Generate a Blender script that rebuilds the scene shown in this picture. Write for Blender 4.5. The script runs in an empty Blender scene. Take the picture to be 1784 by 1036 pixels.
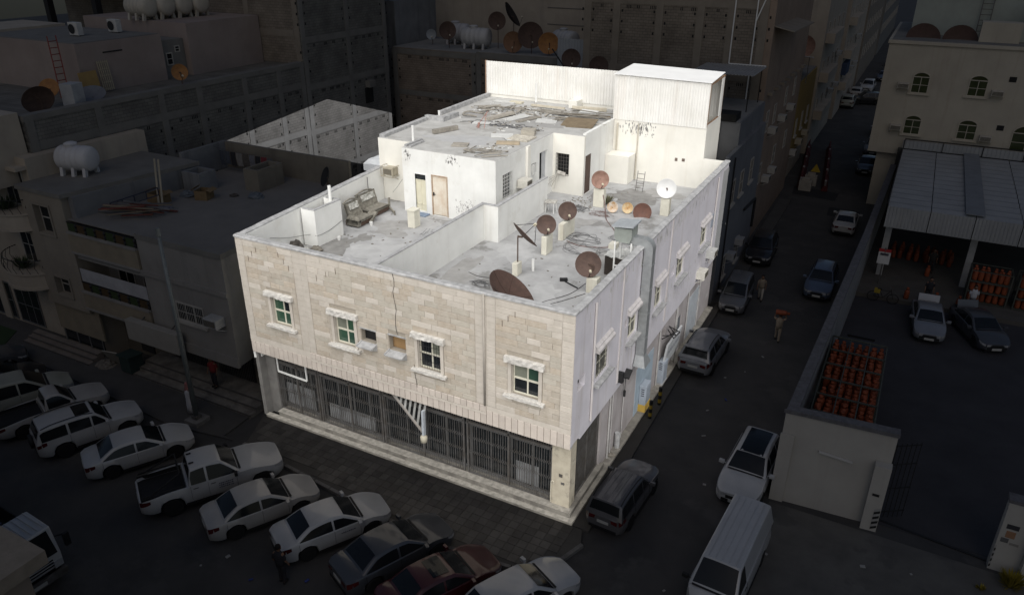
import bpy, math, random
from mathutils import Vector, Matrix
rnd = random.Random(11)
SC = bpy.context.scene
R = math.radians
# ------------------------------------------------------------------ camera
cd = bpy.data.cameras.new('camera'); cam = bpy.data.objects.new('camera', cd)
SC.collection.objects.link(cam); SC.camera = cam
cd.sensor_width = 36.0; cd.lens = 36.0 * 1325.05 / 1784.0; cd.clip_start = 0.1; cd.clip_end = 2000
_yaw, _pit, _rol = 0.4832, 0.4458, 0.0037
_f = Vector((-math.sin(_yaw) * math.cos(_pit), math.cos(_yaw) * math.cos(_pit), -math.sin(_pit)))
_r = Vector((math.cos(_yaw), math.sin(_yaw), 0)); _u = _r.cross(_f)
_r2 = _r * math.cos(_rol) + _u * math.sin(_rol); _u2 = _u * math.cos(_rol) - _r * math.sin(_rol)
cam.matrix_world = Matrix(((_r2.x, _u2.x, -_f.x, 9.252), (_r2.y, _u2.y, -_f.y, -22.564), (_r2.z, _u2.z, -_f.z, 21.908), (0, 0, 0, 1)))
# ------------------------------------------------------------------ sky, sun, exposure
SUN_EL, SUN_AZ = R(46), R(20)           # azimuth measured from -Y towards +X: broad soft light from the front
world = bpy.data.worlds.new('World'); SC.world = world; world.use_nodes = True
_nt = world.node_tree; _bg = _nt.nodes['Background']
_sk = _nt.nodes.new('ShaderNodeTexSky'); _sk.sky_type = 'NISHITA'; _sk.sun_disc = False
_sk.sun_elevation = SUN_EL; _sk.sun_rotation = math.pi - SUN_AZ; _sk.air_density = 1.0; _sk.dust_density = 2.0; _sk.ozone_density = 1.0
_nt.links.new(_sk.outputs[0], _bg.inputs[0]); _bg.inputs[1].default_value = 0.029
sl = bpy.data.lights.new('sun', 'SUN'); sun = bpy.data.objects.new('sun', sl); SC.collection.objects.link(sun)
sl.energy = 5.0; sl.angle = R(95); sl.color = (1.0, 0.982, 0.955)
_sd = Vector((math.sin(SUN_AZ) * math.cos(SUN_EL), -math.cos(SUN_AZ) * math.cos(SUN_EL), math.sin(SUN_EL)))
sun.rotation_euler = _sd.to_track_quat('Z', 'Y').to_euler(); sun.location = (-10, -20, 60)
SC.view_settings.view_transform = 'Standard'; SC.view_settings.look = 'None'
SC.view_settings.exposure = 0.1; SC.view_settings.gamma = 1.0; SC.view_settings.use_curve_mapping = False
# light linking keeps the sun on the corner building and added wall wedge: the sun's receivers are collected here
LITCOL = bpy.data.collections.new('sun_linked'); LIT = [False]
sun.light_linking.receiver_collection = LITCOL
# ------------------------------------------------------------------ helpers
def link(o):
    SC.collection.objects.link(o)
    if LIT[0] and o.type == 'MESH': LITCOL.objects.link(o)
    return o
def tag(o, label=None, cat=None, group=None, kind=None):
    if label: o['label'] = label
    if cat: o['category'] = cat
    if group: o['group'] = group
    if kind: o['kind'] = kind
    return o
def thing(name, label, cat, loc=(0, 0, 0), rz=0.0, group=None):
    o = bpy.data.objects.new(name, None); o.empty_display_size = 0.3
    o.location = loc; o.rotation_euler = (0, 0, rz); link(o)
    return tag(o, label, cat, group)
def basis(o):
    m = Matrix.Translation(o.location) @ o.rotation_euler.to_matrix().to_4x4() @ Matrix.Diagonal((*o.scale, 1.0))
    return (basis(o.parent) @ o.matrix_parent_inverse @ m) if o.parent else m
class MB:
    """collects faces; build() makes one mesh object of them"""
    def __init__(s): s.v = []; s.f = []; s.m = []; s.mi = 0; s.M = None
    def add(s, vs, fs):
        o = len(s.v)
        s.v += [tuple(s.M @ Vector(p)) for p in vs] if s.M is not None else [tuple(p) for p in vs]
        s.f += [tuple(i + o for i in f) for f in fs]; s.m += [s.mi] * len(fs); return s
    def mat(s, i): s.mi = i; return s
    def box(s, x0, x1, y0, y1, z0, z1):
        return s.add([(x0,y0,z0),(x1,y0,z0),(x1,y1,z0),(x0,y1,z0),(x0,y0,z1),(x1,y0,z1),(x1,y1,z1),(x0,y1,z1)],
                     [(3,2,1,0),(4,5,6,7),(0,1,5,4),(1,2,6,5),(2,3,7,6),(3,0,4,7)])
    def obox(s, c, size, rz=0, rx=0, ry=0):
        m = Matrix.Translation(c) @ Matrix.Rotation(rz,4,'Z') @ Matrix.Rotation(ry,4,'Y') @ Matrix.Rotation(rx,4,'X')
        a, b, d = size[0]/2, size[1]/2, size[2]/2
        vs = [m @ Vector(p) for p in [(-a,-b,-d),(a,-b,-d),(a,b,-d),(-a,b,-d),(-a,-b,d),(a,-b,d),(a,b,d),(-a,b,d)]]
        return s.add(vs, [(3,2,1,0),(4,5,6,7),(0,1,5,4),(1,2,6,5),(2,3,7,6),(3,0,4,7)])
    def bar(s, p, q, w, h=None, up=(0,0,1)):
        h = h or w; p, q = Vector(p), Vector(q); d = (q-p)
        if d.length < 1e-6: return s
        d.normalize(); up = Vector(up)
        if abs(d.dot(up)) > .98: up = Vector((1,0,0))
        a = d.cross(up).normalized()*w/2; b = a.cross(d).normalized()*h/2
        return s.add([p-a-b,p+a-b,p+a+b,p-a+b,q-a-b,q+a-b,q+a+b,q-a+b], [(0,1,2,3),(7,6,5,4),(0,4,5,1),(1,5,6,2),(2,6,7,3),(3,7,4,0)])
    def cone(s, p, q, r0, r1=None, n=10, caps=True):
        r1 = r0 if r1 is None else r1; p, q = Vector(p), Vector(q); d = (q-p).normalized()
        a = d.orthogonal().normalized(); b = d.cross(a); vs = []
        for (c, r) in ((p, r0), (q, r1)):
            for i in range(n):
                t = 2*math.pi*i/n; vs.append(c + a*r*math.cos(t) + b*r*math.sin(t))
        fs = [(i, (i+1)%n, n+(i+1)%n, n+i) for i in range(n)]
        if caps: fs += [tuple(range(n-1,-1,-1)), tuple(range(n,2*n))]
        return s.add(vs, fs)
    def tube(s, pts, r, n=6):
        pts = [Vector(p) for p in pts]; vs = []; k = len(pts); prev = None
        for i, p in enumerate(pts):
            d = (pts[min(i+1,k-1)] - pts[max(i-1,0)])
            d = d.normalized() if d.length > 1e-9 else Vector((0,0,1))
            a = d.orthogonal().normalized() if prev is None else (prev - d*prev.dot(d))
            a = a.normalized() if a.length > 1e-6 else d.orthogonal().normalized()
            prev = a; b = d.cross(a); rr = r[i] if isinstance(r, (list, tuple)) else r
            for j in range(n):
                t = 2*math.pi*j/n; vs.append(p + a*rr*math.cos(t) + b*rr*math.sin(t))
        fs = [(i*n+j, i*n+(j+1)%n, (i+1)*n+(j+1)%n, (i+1)*n+j) for i in range(k-1) for j in range(n)]
        fs += [tuple(range(n-1,-1,-1)), tuple(range((k-1)*n, k*n))]
        return s.add(vs, fs)
    def prism(s, poly, z0, z1, axis='z'):
        n = len(poly); f = {'z': lambda a,b,c:(a,b,c), 'y': lambda a,b,c:(a,c,b), 'x': lambda a,b,c:(c,a,b)}[axis]
        vs = [f(a,b,z0) for a,b in poly] + [f(a,b,z1) for a,b in poly]
        fs = [tuple(range(n-1,-1,-1)), tuple(range(n,2*n))] + [(i,(i+1)%n,n+(i+1)%n,n+i) for i in range(n)]
        return s.add(vs, fs)
    def lathe(s, prof, n=20, m=None):
        m = m or Matrix.Identity(4); k = len(prof); vs = []
        for r, z in prof:
            for j in range(n):
                t = 2*math.pi*j/n; vs.append(m @ Vector((r*math.cos(t), r*math.sin(t), z)))
        fs = [(i*n+j, i*n+(j+1)%n, (i+1)*n+(j+1)%n, (i+1)*n+j) for i in range(k-1) for j in range(n)]
        if prof[0][0] > 1e-5: fs.append(tuple(range(n-1,-1,-1)))
        if prof[-1][0] > 1e-5: fs.append(tuple(range((k-1)*n, k*n)))
        return s.add(vs, fs)
    def walls(s, axis, p, t, u0, u1, z0, z1, holes=()):
        """wall slab in the plane axis=p..p+t, from u0..u1, z0..z1, with rectangular openings (ua,ub,za,zb)"""
        us = sorted({u0,u1,*[min(max(h[i],u0),u1) for h in holes for i in (0,1)]}); zs = sorted({z0,z1,*[min(max(h[i],z0),z1) for h in holes for i in (2,3)]})
        solid = lambda i,j: 0 <= i < len(us)-1 and 0 <= j < len(zs)-1 and not any(h[0] < (us[i]+us[i+1])/2 < h[1] and h[2] < (zs[j]+zs[j+1])/2 < h[3] for h in holes)
        P = (lambda u,d,z: (u,d,z)) if axis == 'y' else (lambda u,d,z: (d,u,z))
        for i in range(len(us)-1):
            for j in range(len(zs)-1):
                if not solid(i,j): continue
                a,b,c,d = us[i],us[i+1],zs[j],zs[j+1]; q = p+t
                for vs, ok in (([P(a,p,c),P(b,p,c),P(b,p,d),P(a,p,d)],1), ([P(a,q,c),P(b,q,c),P(b,q,d),P(a,q,d)],1),
                    ([P(a,p,c),P(a,q,c),P(a,q,d),P(a,p,d)], not solid(i-1,j)), ([P(b,p,c),P(b,q,c),P(b,q,d),P(b,p,d)], not solid(i+1,j)),
                    ([P(a,p,c),P(b,p,c),P(b,q,c),P(a,q,c)], not solid(i,j-1)), ([P(a,p,d),P(b,p,d),P(b,q,d),P(a,q,d)], not solid(i,j+1))):
                    if ok: s.add(vs, [(0,1,2,3)])
        return s
    def mesh(s, name, mats, smooth=False):
        me = bpy.data.meshes.new(name); me.from_pydata(s.v, [], s.f)
        for m in (mats if isinstance(mats, (list, tuple)) else [mats]): me.materials.append(m)
        me.polygons.foreach_set('material_index', s.m)
        if smooth: me.polygons.foreach_set('use_smooth', [True]*len(s.f))
        me.validate(); me.update(); return me
    def build(s, name, mats, parent=None, smooth=False, local=False, loc=None, bevel=0.0, angle=None):
        me = s.mesh(name, mats, smooth); o = bpy.data.objects.new(name, me); link(o)
        if parent is not None:
            o.parent = parent
            if not local: o.matrix_parent_inverse = basis(parent).inverted()
        if loc is not None: o.location = loc
        if bevel:
            b = o.modifiers.new('bevel', 'BEVEL'); b.width = bevel; b.segments = 2; b.limit_method = 'ANGLE'; b.angle_limit = R(40)
        if angle is not None:
            me.polygons.foreach_set('use_smooth', [True]*len(me.polygons))
            try: me.set_sharp_from_angle(angle=R(angle))
            except Exception: pass
        return o
def piece(name, me, parent, loc=(0,0,0), rot=(0,0,0), scale=None, local=False):
    o = bpy.data.objects.new(name, me); link(o); o.parent = parent
    if not local: o.matrix_parent_inverse = basis(parent).inverted()
    o.location = loc; o.rotation_euler = rot
    if scale: o.scale = scale
    return o
def copy_tree(o, parent=None):
    c = o.copy(); SC.collection.objects.link(c)
    if LIT[0] and c.type == 'MESH': LITCOL.objects.link(c)
    c.parent = parent
    for ch in list(o.children): copy_tree(ch, c)
    return c
# ------------------------------------------------------------------ materials
_mats = {}
def mat(name, c, c2=None, s=2.0, rough=.85, bump=0.0, bs=30.0, streak=0.0, sc=(.2,.19,.17), metal=0.0, rand=0.0, spec=.3, co='W',
        blot=0.0, bc=(.1,.1,.1), bls=.6, bt=.58, coat=0.0, trans=0.0, alpha=1.0):
    if name in _mats: return _mats[name]
    m = bpy.data.materials.new(name); m.use_nodes = True; _mats[name] = m
    nt = m.node_tree; N = nt.nodes; L = nt.links; b = N['Principled BSDF']
    b.inputs['Roughness'].default_value = rough; b.inputs['Metallic'].default_value = metal
    b.inputs['Specular IOR Level'].default_value = spec
    if coat: b.inputs['Coat Weight'].default_value = coat; b.inputs['Coat Roughness'].default_value = .08
    if trans: b.inputs['Transmission Weight'].default_value = trans
    if alpha < 1: b.inputs['Alpha'].default_value = alpha
    if co == 'W': src = N.new('ShaderNodeNewGeometry').outputs['Position']
    else: src = N.new('ShaderNodeTexCoord').outputs['Object']
    def noise(scale, detail=5, vec=src, rgh=.6):
        n = N.new('ShaderNodeTexNoise'); n.inputs['Scale'].default_value = scale; n.inputs['Detail'].default_value = detail
        n.inputs['Roughness'].default_value = rgh; L.new(vec, n.inputs['Vector']); return n.outputs['Fac']
    def ramp(f, a, bb):
        r = N.new('ShaderNodeMapRange'); r.inputs['From Min'].default_value = a; r.inputs['From Max'].default_value = bb
        L.new(f, r.inputs['Value']); return r.outputs['Result']
    def mix(f, a, bb, ty='MIX'):
        x = N.new('ShaderNodeMix'); x.data_type = 'RGBA'; x.blend_type = ty
        for sock, val in ((x.inputs[0], f), (x.inputs[6], a), (x.inputs[7], bb)):
            if hasattr(val, 'links') or hasattr(val, 'is_linked'): L.new(val, sock)
            else: sock.default_value = val if isinstance(val, (int, float)) else (*val, 1.0)
        return x.outputs[2]
    def scale(f, k):
        x = N.new('ShaderNodeMath'); x.operation = 'MULTIPLY'; L.new(f, x.inputs[0]); x.inputs[1].default_value = k; return x.outputs[0]
    col = None
    c2 = c2 or tuple(v*.8 for v in c)
    col = mix(ramp(noise(s), .32, .68), c, c2)
    if rand:
        oi = N.new('ShaderNodeObjectInfo'); h = N.new('ShaderNodeHueSaturation')
        v = N.new('ShaderNodeMapRange'); v.inputs['To Min'].default_value = 1-rand; v.inputs['To Max'].default_value = 1+rand
        L.new(oi.outputs['Random'], v.inputs['Value']); L.new(v.outputs['Result'], h.inputs['Value']); L.new(col, h.inputs['Color']); col = h.outputs['Color']
    if streak:
        mp = N.new('ShaderNodeMapping'); mp.inputs['Scale'].default_value = (1.7, 1.7, .12); L.new(src, mp.inputs['Vector'])
        f = ramp(noise(1.0, 4, mp.outputs['Vector']), .54, .74); col = mix(scale(f, streak), col, sc)
    if blot:
        f = ramp(noise(bls, 7, src, .65), bt, bt+.05); col = mix(scale(f, blot), col, bc)
    L.new(col, b.inputs['Base Color'])
    if bump:
        bn = N.new('ShaderNodeBump'); bn.inputs['Strength'].default_value = bump; bn.inputs['Distance'].default_value = .02
        L.new(noise(bs, 6), bn.inputs['Height']); L.new(bn.outputs['Normal'], b.inputs['Normal'])
    return m
def blockmat(name, c, c2, mortar, bw=.4, bh=.2, axis='x'):
    """concrete blockwork seen from far: brick pattern with relief; axis = the wall's own horizontal axis"""
    if name in _mats: return _mats[name]
    m = bpy.data.materials.new(name); m.use_nodes = True; _mats[name] = m
    nt = m.node_tree; N = nt.nodes; L = nt.links; b = N['Principled BSDF']; b.inputs['Roughness'].default_value = .95; b.inputs['Specular IOR Level'].default_value = .15
    g = N.new('ShaderNodeNewGeometry'); sp = N.new('ShaderNodeSeparateXYZ'); L.new(g.outputs['Position'], sp.inputs[0])
    cb = N.new('ShaderNodeCombineXYZ'); L.new(sp.outputs['X' if axis == 'x' else 'Y'], cb.inputs[0]); L.new(sp.outputs['Z'], cb.inputs[1])
    t = N.new('ShaderNodeTexBrick'); L.new(cb.outputs[0], t.inputs['Vector'])
    t.inputs['Color1'].default_value = (*c, 1); t.inputs['Color2'].default_value = (*c2, 1); t.inputs['Mortar'].default_value = (*mortar, 1)
    t.inputs['Scale'].default_value = 1.0; t.inputs['Brick Width'].default_value = bw; t.inputs['Row Height'].default_value = bh
    t.inputs['Mortar Size'].default_value = .012; t.inputs['Bias'].default_value = -.2
    n = N.new('ShaderNodeTexNoise'); n.inputs['Scale'].default_value = .7; n.inputs['Detail'].default_value = 6; L.new(g.outputs['Position'], n.inputs['Vector'])
    x = N.new('ShaderNodeMix'); x.data_type = 'RGBA'; x.blend_type = 'MULTIPLY'; x.inputs[0].default_value = .75
    L.new(t.outputs['Color'], x.inputs[6]); r = N.new('ShaderNodeMapRange'); r.inputs['From Min'].default_value = .3; r.inputs['From Max'].default_value = .7; r.inputs['To Min'].default_value = .6; r.inputs['To Max'].default_value = 1.15
    L.new(n.outputs['Fac'], r.inputs['Value']); L.new(r.outputs[0], x.inputs[7]); L.new(x.outputs[2], b.inputs['Base Color'])
    bn = N.new('ShaderNodeBump'); bn.inputs['Strength'].default_value = .5; bn.inputs['Distance'].default_value = .02; bn.invert = True
    L.new(t.outputs['Fac'], bn.inputs['Height']); L.new(bn.outputs['Normal'], b.inputs['Normal'])
    return m
WHITE = mat('white_plaster', (.73,.73,.705), (.64,.64,.615), .9, .9, .25, 25, streak=.3, sc=(.45,.42,.37), blot=.35, bc=(.56,.545,.50), bls=.55, bt=.57)
CREAMW = mat('cream_plaster', (.735,.715,.655), (.66,.645,.59), .8, .9, .2, 25, streak=.25, sc=(.5,.43,.33))
LILAC = mat('lilac_plaster', (.60,.58,.615), (.52,.50,.535), .7, .9, .25, 30, streak=.55, sc=(.40,.36,.34), blot=.3, bc=(.45,.43,.44), bls=.45, bt=.6)
COPE = mat('weathered_coping', (.42,.42,.42), (.25,.25,.25), 4, .95, .6, 18)
ROOFC = mat('roof_screed', (.40,.40,.40), (.31,.31,.308), 1.3, .95, .5, 20, blot=.7, bc=(.175,.17,.16), bls=.36, bt=.565)
ROOFC2 = mat('penthouse_screed', (.44,.435,.42), (.35,.345,.33), 1.5, .95, .5, 20, blot=.5, bc=(.25,.24,.22), bls=.5, bt=.58)
STONE = mat('tan_limestone', (.455,.41,.35), (.385,.34,.28), 3.2, .95, 1.0, 11, rand=.06, streak=.28, sc=(.29,.235,.17))
STONEW = mat('warm_limestone', (.455,.402,.335), (.38,.325,.26), 4.5, .95, 1.0, 9, rand=.06, streak=.25, sc=(.29,.22,.15))
STONEG = mat('grey_tan_limestone', (.455,.42,.36), (.385,.35,.295), 2.5, .95, 1.0, 13, rand=.05, streak=.25, sc=(.29,.25,.2))
STONEP = mat('pale_limestone', (.525,.48,.425), (.455,.415,.36), 3, .9, .5, 20, rand=.05, streak=.2, sc=(.33,.29,.24))
TILE = mat('pale_band_tile', (.52,.465,.41), (.45,.40,.355), 3, .9, .3, 20, rand=.08)
MORTAR = mat('facade_mortar', (.33,.295,.245), (.27,.24,.2), 6, .95, .3, 30)
ROUGHST = mat('rough_white_stone', (.60,.58,.54), (.45,.43,.40), 9, .95, 1.0, 22)
FRAME = mat('cream_window_frame', (.62,.60,.50), (.54,.52,.43), 6, .5)
GREENG = mat('green_window_glass', (.045,.095,.06), (.03,.06,.045), 1.5, .08, spec=.6)
DARKG = mat('dark_glass', (.018,.022,.025), (.012,.014,.016), 2, .06, spec=.6)
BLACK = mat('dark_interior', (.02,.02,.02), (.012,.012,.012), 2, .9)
IRON = mat('grey_painted_iron', (.135,.132,.13), (.085,.075,.065), 3, .6, metal=.3)
DKIRON = mat('dark_iron', (.03,.03,.032), (.02,.02,.02), 12, .6, metal=.3)
GALV = mat('galvanised_sheet', (.40,.415,.42), (.31,.325,.33), 5, .45, metal=.55)
CORR = mat('white_corrugated_sheet', (.74,.73,.70), (.66,.65,.61), .8, .5, streak=.22, sc=(.48,.36,.26))
RUST = mat('rusted_dish_metal', (.112,.074,.060), (.078,.053,.045), 5, .8, .15, 30, co='O', metal=.1)
RUST2 = mat('pale_rusted_dish', (.31,.19,.15), (.19,.11,.08), 3.5, .6, .1, 30, co='O')
WRUST = mat('white_dish_with_rust', (.58,.56,.51), (.38,.22,.09), 5.5, .7, .1, 30, co='O')
WHITEP = mat('white_pvc', (.72,.72,.70), (.66,.66,.64), 5, .5)
STEPST = mat('step_stone', (.25,.234,.205), (.125,.117,.103), 1.6, .9, .6, 16, blot=.65, bc=(.11,.10,.09), bls=1.1, bt=.56)
# ================================================================== the ground
g = MB(); g.box(-220, 220, -90, 420, -.3, 0.0)
ASPH = mat('asphalt', (.070,.068,.066), (.047,.047,.047), .5, .93, .5, 60, blot=.5, bc=(.09,.088,.083), bls=.22, bt=.56)
tag(g.build('ground', ASPH), kind='structure')
# ================================================================== the corner building (sunlit)
LIT[0] = True
B = thing('corner_building', 'two storey corner building with tan stone front, lilac side wall and white rooftop rooms', 'building', (-8.4, 11.5, 0))
W, H, H1 = 16.72, 9.66, 3.69
win = [(-15.02,-13.9,5.62,6.98), (-11.38,-10.28,5.55,6.93), (-6.98,-5.88,5.5,6.9), (-2.6,-1.42,5.55,6.95)]
nic = [(-9.92,-9.15,6.02,6.63), (-8.45,-7.62,5.98,6.68)]
# front wall backing with real openings
MB().walls('y', .03, .25, -W, -.252, H1+.1, 9.58, win+nic).build('wall', MORTAR, B)
# underside of the overhang
m = MB().box(-W, -.26, .285, .9, H1+.08, H1+.3); m.box(-W, -.002, .03, .28, H1, H1+.098); m.build('overhang_soffit', COPE, B)
# ---- stones of the front: courses cut round the openings
zig = lambda x, z: None
def panel_top(x):
    # stepped (ziggurat) heads of the tan fields
    for a, b, st in ((-16.28,-13.4,((.25,8.55),(.5,8.81),(.78,9.08),(9,9.33))), (-12.6,-4.22,((.5,8.38),(1.05,8.68),(1.6,8.94),(9,9.2))), (-3.3,-.5,((.3,8.44),(.55,8.7),(.85,8.95),(9,9.2)))):
        if a < x < b:
            d = min(x-a, b-x)
            for k, zt in st:
                if d < k: return zt
    return None
edges = [-W, -16.28, -13.4, -12.98, -12.6, -4.22, -3.86, -3.7, -3.3, -.5, 0.0]
ch = .256; z = 4.62; row = 0; stones = []
def cut(x0, x1, z0, z1, holes):
    segs = [(x0, x1)]
    for a, b, c, d in holes:
        if d <= z0+.02 or c >= z1-.02: continue
        ns = []
        for s0, s1 in segs:
            if b <= s0 or a >= s1: ns.append((s0, s1)); continue
            if a - s0 > .07: ns.append((s0, a))
            if s1 - b > .07: ns.append((b, s1))
        segs = ns
    return segs
hol = [(a-.17,b+.17,c-.14,d+.3) for a,b,c,d in win] + [(a-.03,b+.03,c-.22,d+.03) for a,b,c,d in nic]
while z < 9.56:
    z1 = min(z+ch, 9.57)
    for i in range(len(edges)-1):
        a, b = edges[i], edges[i+1]; n = max(1, round((b-a)/rnd.choice((.62,.7,.8)))) if b-a > 1.2 else 1
        xs = [a] + [a+(b-a)*(k+(.5 if row % 2 else 0)*(n > 1)+rnd.uniform(-.2,.2)*(n > 1))/n for k in range(1, n)] + [b]
        if n > 1 and row % 2 and xs[-1]-xs[-2] < .15: xs.pop(-2)
        for k in range(len(xs)-1):
            for s0, s1 in cut(xs[k], xs[k+1], z, z1, hol):
                t = panel_top((s0+s1)/2); pale = t is None or z > t-.1 or b-a < 1.2
                if not pale and rnd.random() < .12: pale = True
                stones.append((s0, s1, z, z1, pale))
    z = z1; row += 1
cubes = {}
def stone_mesh(w, h, d, mt, gap=.004):
    k = (round(w, 2), round(h, 3), d, mt.name)
    if k not in cubes:
        w, h = k[0], k[1]; e = .012; a, c = w/2-gap, h/2-.004
        bm = MB().add([(-a,0,-c),(a,0,-c),(a,0,c),(-a,0,c),(-a,-d,-c),(a,-d,-c),(a,-d,c),(-a,-d,c),(-a+e,-d-.01,-c+e),(a-e,-d-.01,-c+e),(a-e,-d-.01,c-e),(-a+e,-d-.01,c-e)],
            [(0,1,5,4),(1,2,6,5),(2,3,7,6),(3,0,4,7),(4,5,9,8),(5,6,10,9),(6,7,11,10),(7,4,8,11),(8,9,10,11)])
        cubes[k] = bm.mesh('stone', mt)
    return cubes[k]
stones.sort(key=lambda s: -(s[1]-s[0])*(s[3]-s[2])*(1.0+.02*s[1]))
rest = MB()
for i, (s0, s1, z0, z1, pale) in enumerate(stones):
    pr = .022 + rnd.choice((0, .003, .006)) + (.004 if pale else 0)
    if i < 300:
        piece('stone', stone_mesh(s1-s0, z1-z0, round(pr,3), STONEP if pale else rnd.choice((STONE,STONE,STONEW,STONEG))), B, ((s0+s1)/2, .03, (z0+z1)/2))
    else:
        rest.mat(1 if pale else 0).box(s0+.004, s1-.004, .03-pr, .031, z0+.004, z1-.004)
tag(rest.build('stone_infill', [STONE, STONEP], B), kind='stuff')
# bands of upright tiles along the foot of the overhang, pale course above
def tiles(x0, x1, z0, z1, y, w, d):
    n = round((x1-x0)/w); w = (x1-x0)/n
    for k in range(n): piece('tile', stone_mesh(w, z1-z0, d, TILE, .011), B, (x0+(k+.5)*w, y, (z0+z1)/2 + rnd.uniform(-.004,.004)))
tiles(-W, -13.0, H1, 4.3, .03, .285, .03); tiles(-13.0, -3.75, H1, 4.16, .03, .285, .03); tiles(-3.75, 0, H1, 4.38, .03, .285, .03)
tiles(-13.0, -3.75, 4.28, 4.6, .03, .31, .052)
m = MB().box(-13.0, -3.75, -.03, .03, 4.165, 4.275); m.box(-W, -13.005, -.002, .03, 4.305, 4.615); m.box(-3.745, 0, -.002, .03, 4.385, 4.615)
m.build('pale_string_course', STONEP, B)
EDG = mat('edging_stone', (.40,.355,.30))
for a_, b_, st_ in ((-16.28,-13.4,((.25,8.55),(.5,8.81),(.78,9.08),(9,9.33))), (-12.6,-4.22,((.5,8.38),(1.05,8.68),(1.6,8.94),(9,9.2))), (-3.3,-.5,((.3,8.44),(.55,8.7),(.85,8.95),(9,9.2)))):
    for s_ in (0, 1):
        for k_ in range(3):
            xx = a_+st_[k_][0] if s_ == 0 else b_-st_[k_][0]
            if not (b_ > -5 and s_ == 1): MB().box(xx-.012, xx+.012, -.014, .0, st_[k_][1]-.02, st_[k_+1][1]-.02).build('stepped_edging', mat('dark_edging', (.13,.10,.075)), B)
for x, za, zb in ((-16.28,4.63,8.5),(-13.4,4.63,8.5),(-12.6,4.63,8.35),(-4.22,4.63,8.4),(-3.3,4.63,8.4),(-.5,4.63,8.4)): MB().box(x-.009, x+.009, -.016, .0, za, zb).build('field_edging', EDG, B)
m = MB(); m.cone((-3.79,-.045,4.62), (-3.79,-.045,9.62), .045, n=8); m.build('downpipe', mat('grey_tan_pipe', (.36,.33,.29)), B, smooth=True)
m = MB(); pts = [(-8.0+.05*math.sin(i*1.3)+.03*rnd.uniform(-1,1), -.02, 9.6-i*.28) for i in range(11)] ; m.tube(pts, .009, 4); m.tube([(-7.2,-.03,5.6),(-7.18,-.03,5.1),(-7.1,-.03,4.5)], .009, 4)
m.build('hanging_wire', DKIRON, B)
# ---- windows of the front
def jitter_box(m, x0, x1, y0, y1, z0, z1, n, amp):
    vs = []; fs = []
    for i in range(n+1):
        x = x0+(x1-x0)*i/n; j = lambda: rnd.uniform(-amp, amp)
        vs += [(x, y0+j(), z0+j()), (x, y0+j(), (z0+z1)/2), (x, y0+j(), z1+j()), (x, y1, z1+j()*.3), (x, y1, z0)]
    for i in range(n):
        for k in range(5): fs.append((i*5+k, (i+1)*5+k, (i+1)*5+(k+1)%5, i*5+(k+1)%5))
    fs += [(0,1,2,3,4), tuple(n*5+k for k in (4,3,2,1,0))]; m.add(vs, fs)
def front_window(x0, x1, z0, z1, grille=False, glass=(0,0,0,0)):
    f = MB(); y = .16; t = .06
    f.box(x0, x0+t, y, y+.06, z0, z1); f.box(x1-t, x1, y, y+.06, z0, z1); f.box(x0+t, x1-t, y, y+.06, z0, z0+t); f.box(x0+t, x1-t, y, y+.06, z1-t, z1)
    xm, zm = (x0+x1)/2+.05, z0+(z1-z0)*.49
    f.box(xm-.03, xm+.03, y-.004, y+.064, z0+t, z1-t); f.box(x0+t, xm-.03, y, y+.06, zm-.045, zm+.045); f.box(xm+.03, x1-t, y, y+.06, zm-.045, zm+.045)
    w = f.build('window', FRAME, B)
    for i, (a, b, c, d) in enumerate(((x0+t,xm-.03,z0+t,zm-.045),(xm+.03,x1-t,z0+t,zm-.045),(x0+t,xm-.03,zm+.045,z1-t),(xm+.03,x1-t,zm+.045,z1-t))):
        MB().box(a, b, y+.025, y+.035, c, d).build('pane', (GREENG, DARKG, mat('milky_pane', (.20,.21,.17), (.15,.16,.13), 3, .2, spec=.5))[glass[i]], w)
    for a_, b_, c_, d_ in ((x0-.15,x0-.005,x0-.004,x0+.02),(x1+.005,x1+.15,x1-.02,x1+.004)):
        s = MB(); s.box(a_, b_, -.035, .03, z0, z1+.05); s.box(c_, d_, .03, .159, z0, z1); s.build('window_jamb', STONEP, w)
    m = MB(); jitter_box(m, x0-.26, x1+.26, -.17, .029, z1+.05, z1+.29, 14, .022); m.build('lintel', ROUGHST, w)
    m = MB(); jitter_box(m, x0-.3, x1+.3, -.19, .029, z0-.15, z0-.04, 12, .012); m.box(x0-.13, x1+.13, -.1, .16, z0-.038, z0-.002); m.build('sill', ROUGHST, w)
    if grille:
        m = MB()
        for k in range(1, 9): x = x0+(x1-x0)*k/9; m.cone((x,.08,z0),(x,.08,z1), .008, n=5)
        for k in range(1, 4): zz = z0+(z1-z0)*k/4; m.cone((x0,.08,zz),(x1,.08,zz), .008, n=5)
        m.build('window_grille', DKIRON, w)
    MB().box(x0-.05, x1+.05, .3, .34, z0-.05, z1+.05).build('curtain', mat('dull_curtain', (.16,.15,.12), (.08,.08,.07), 3, .9), w)
front_window(*win[0], glass=(0,0,0,1)); front_window(*win[1], glass=(0,0,2,0)); front_window(*win[2], True, (1,1,1,2)); front_window(*win[3], glass=(1,1,2,0))
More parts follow.
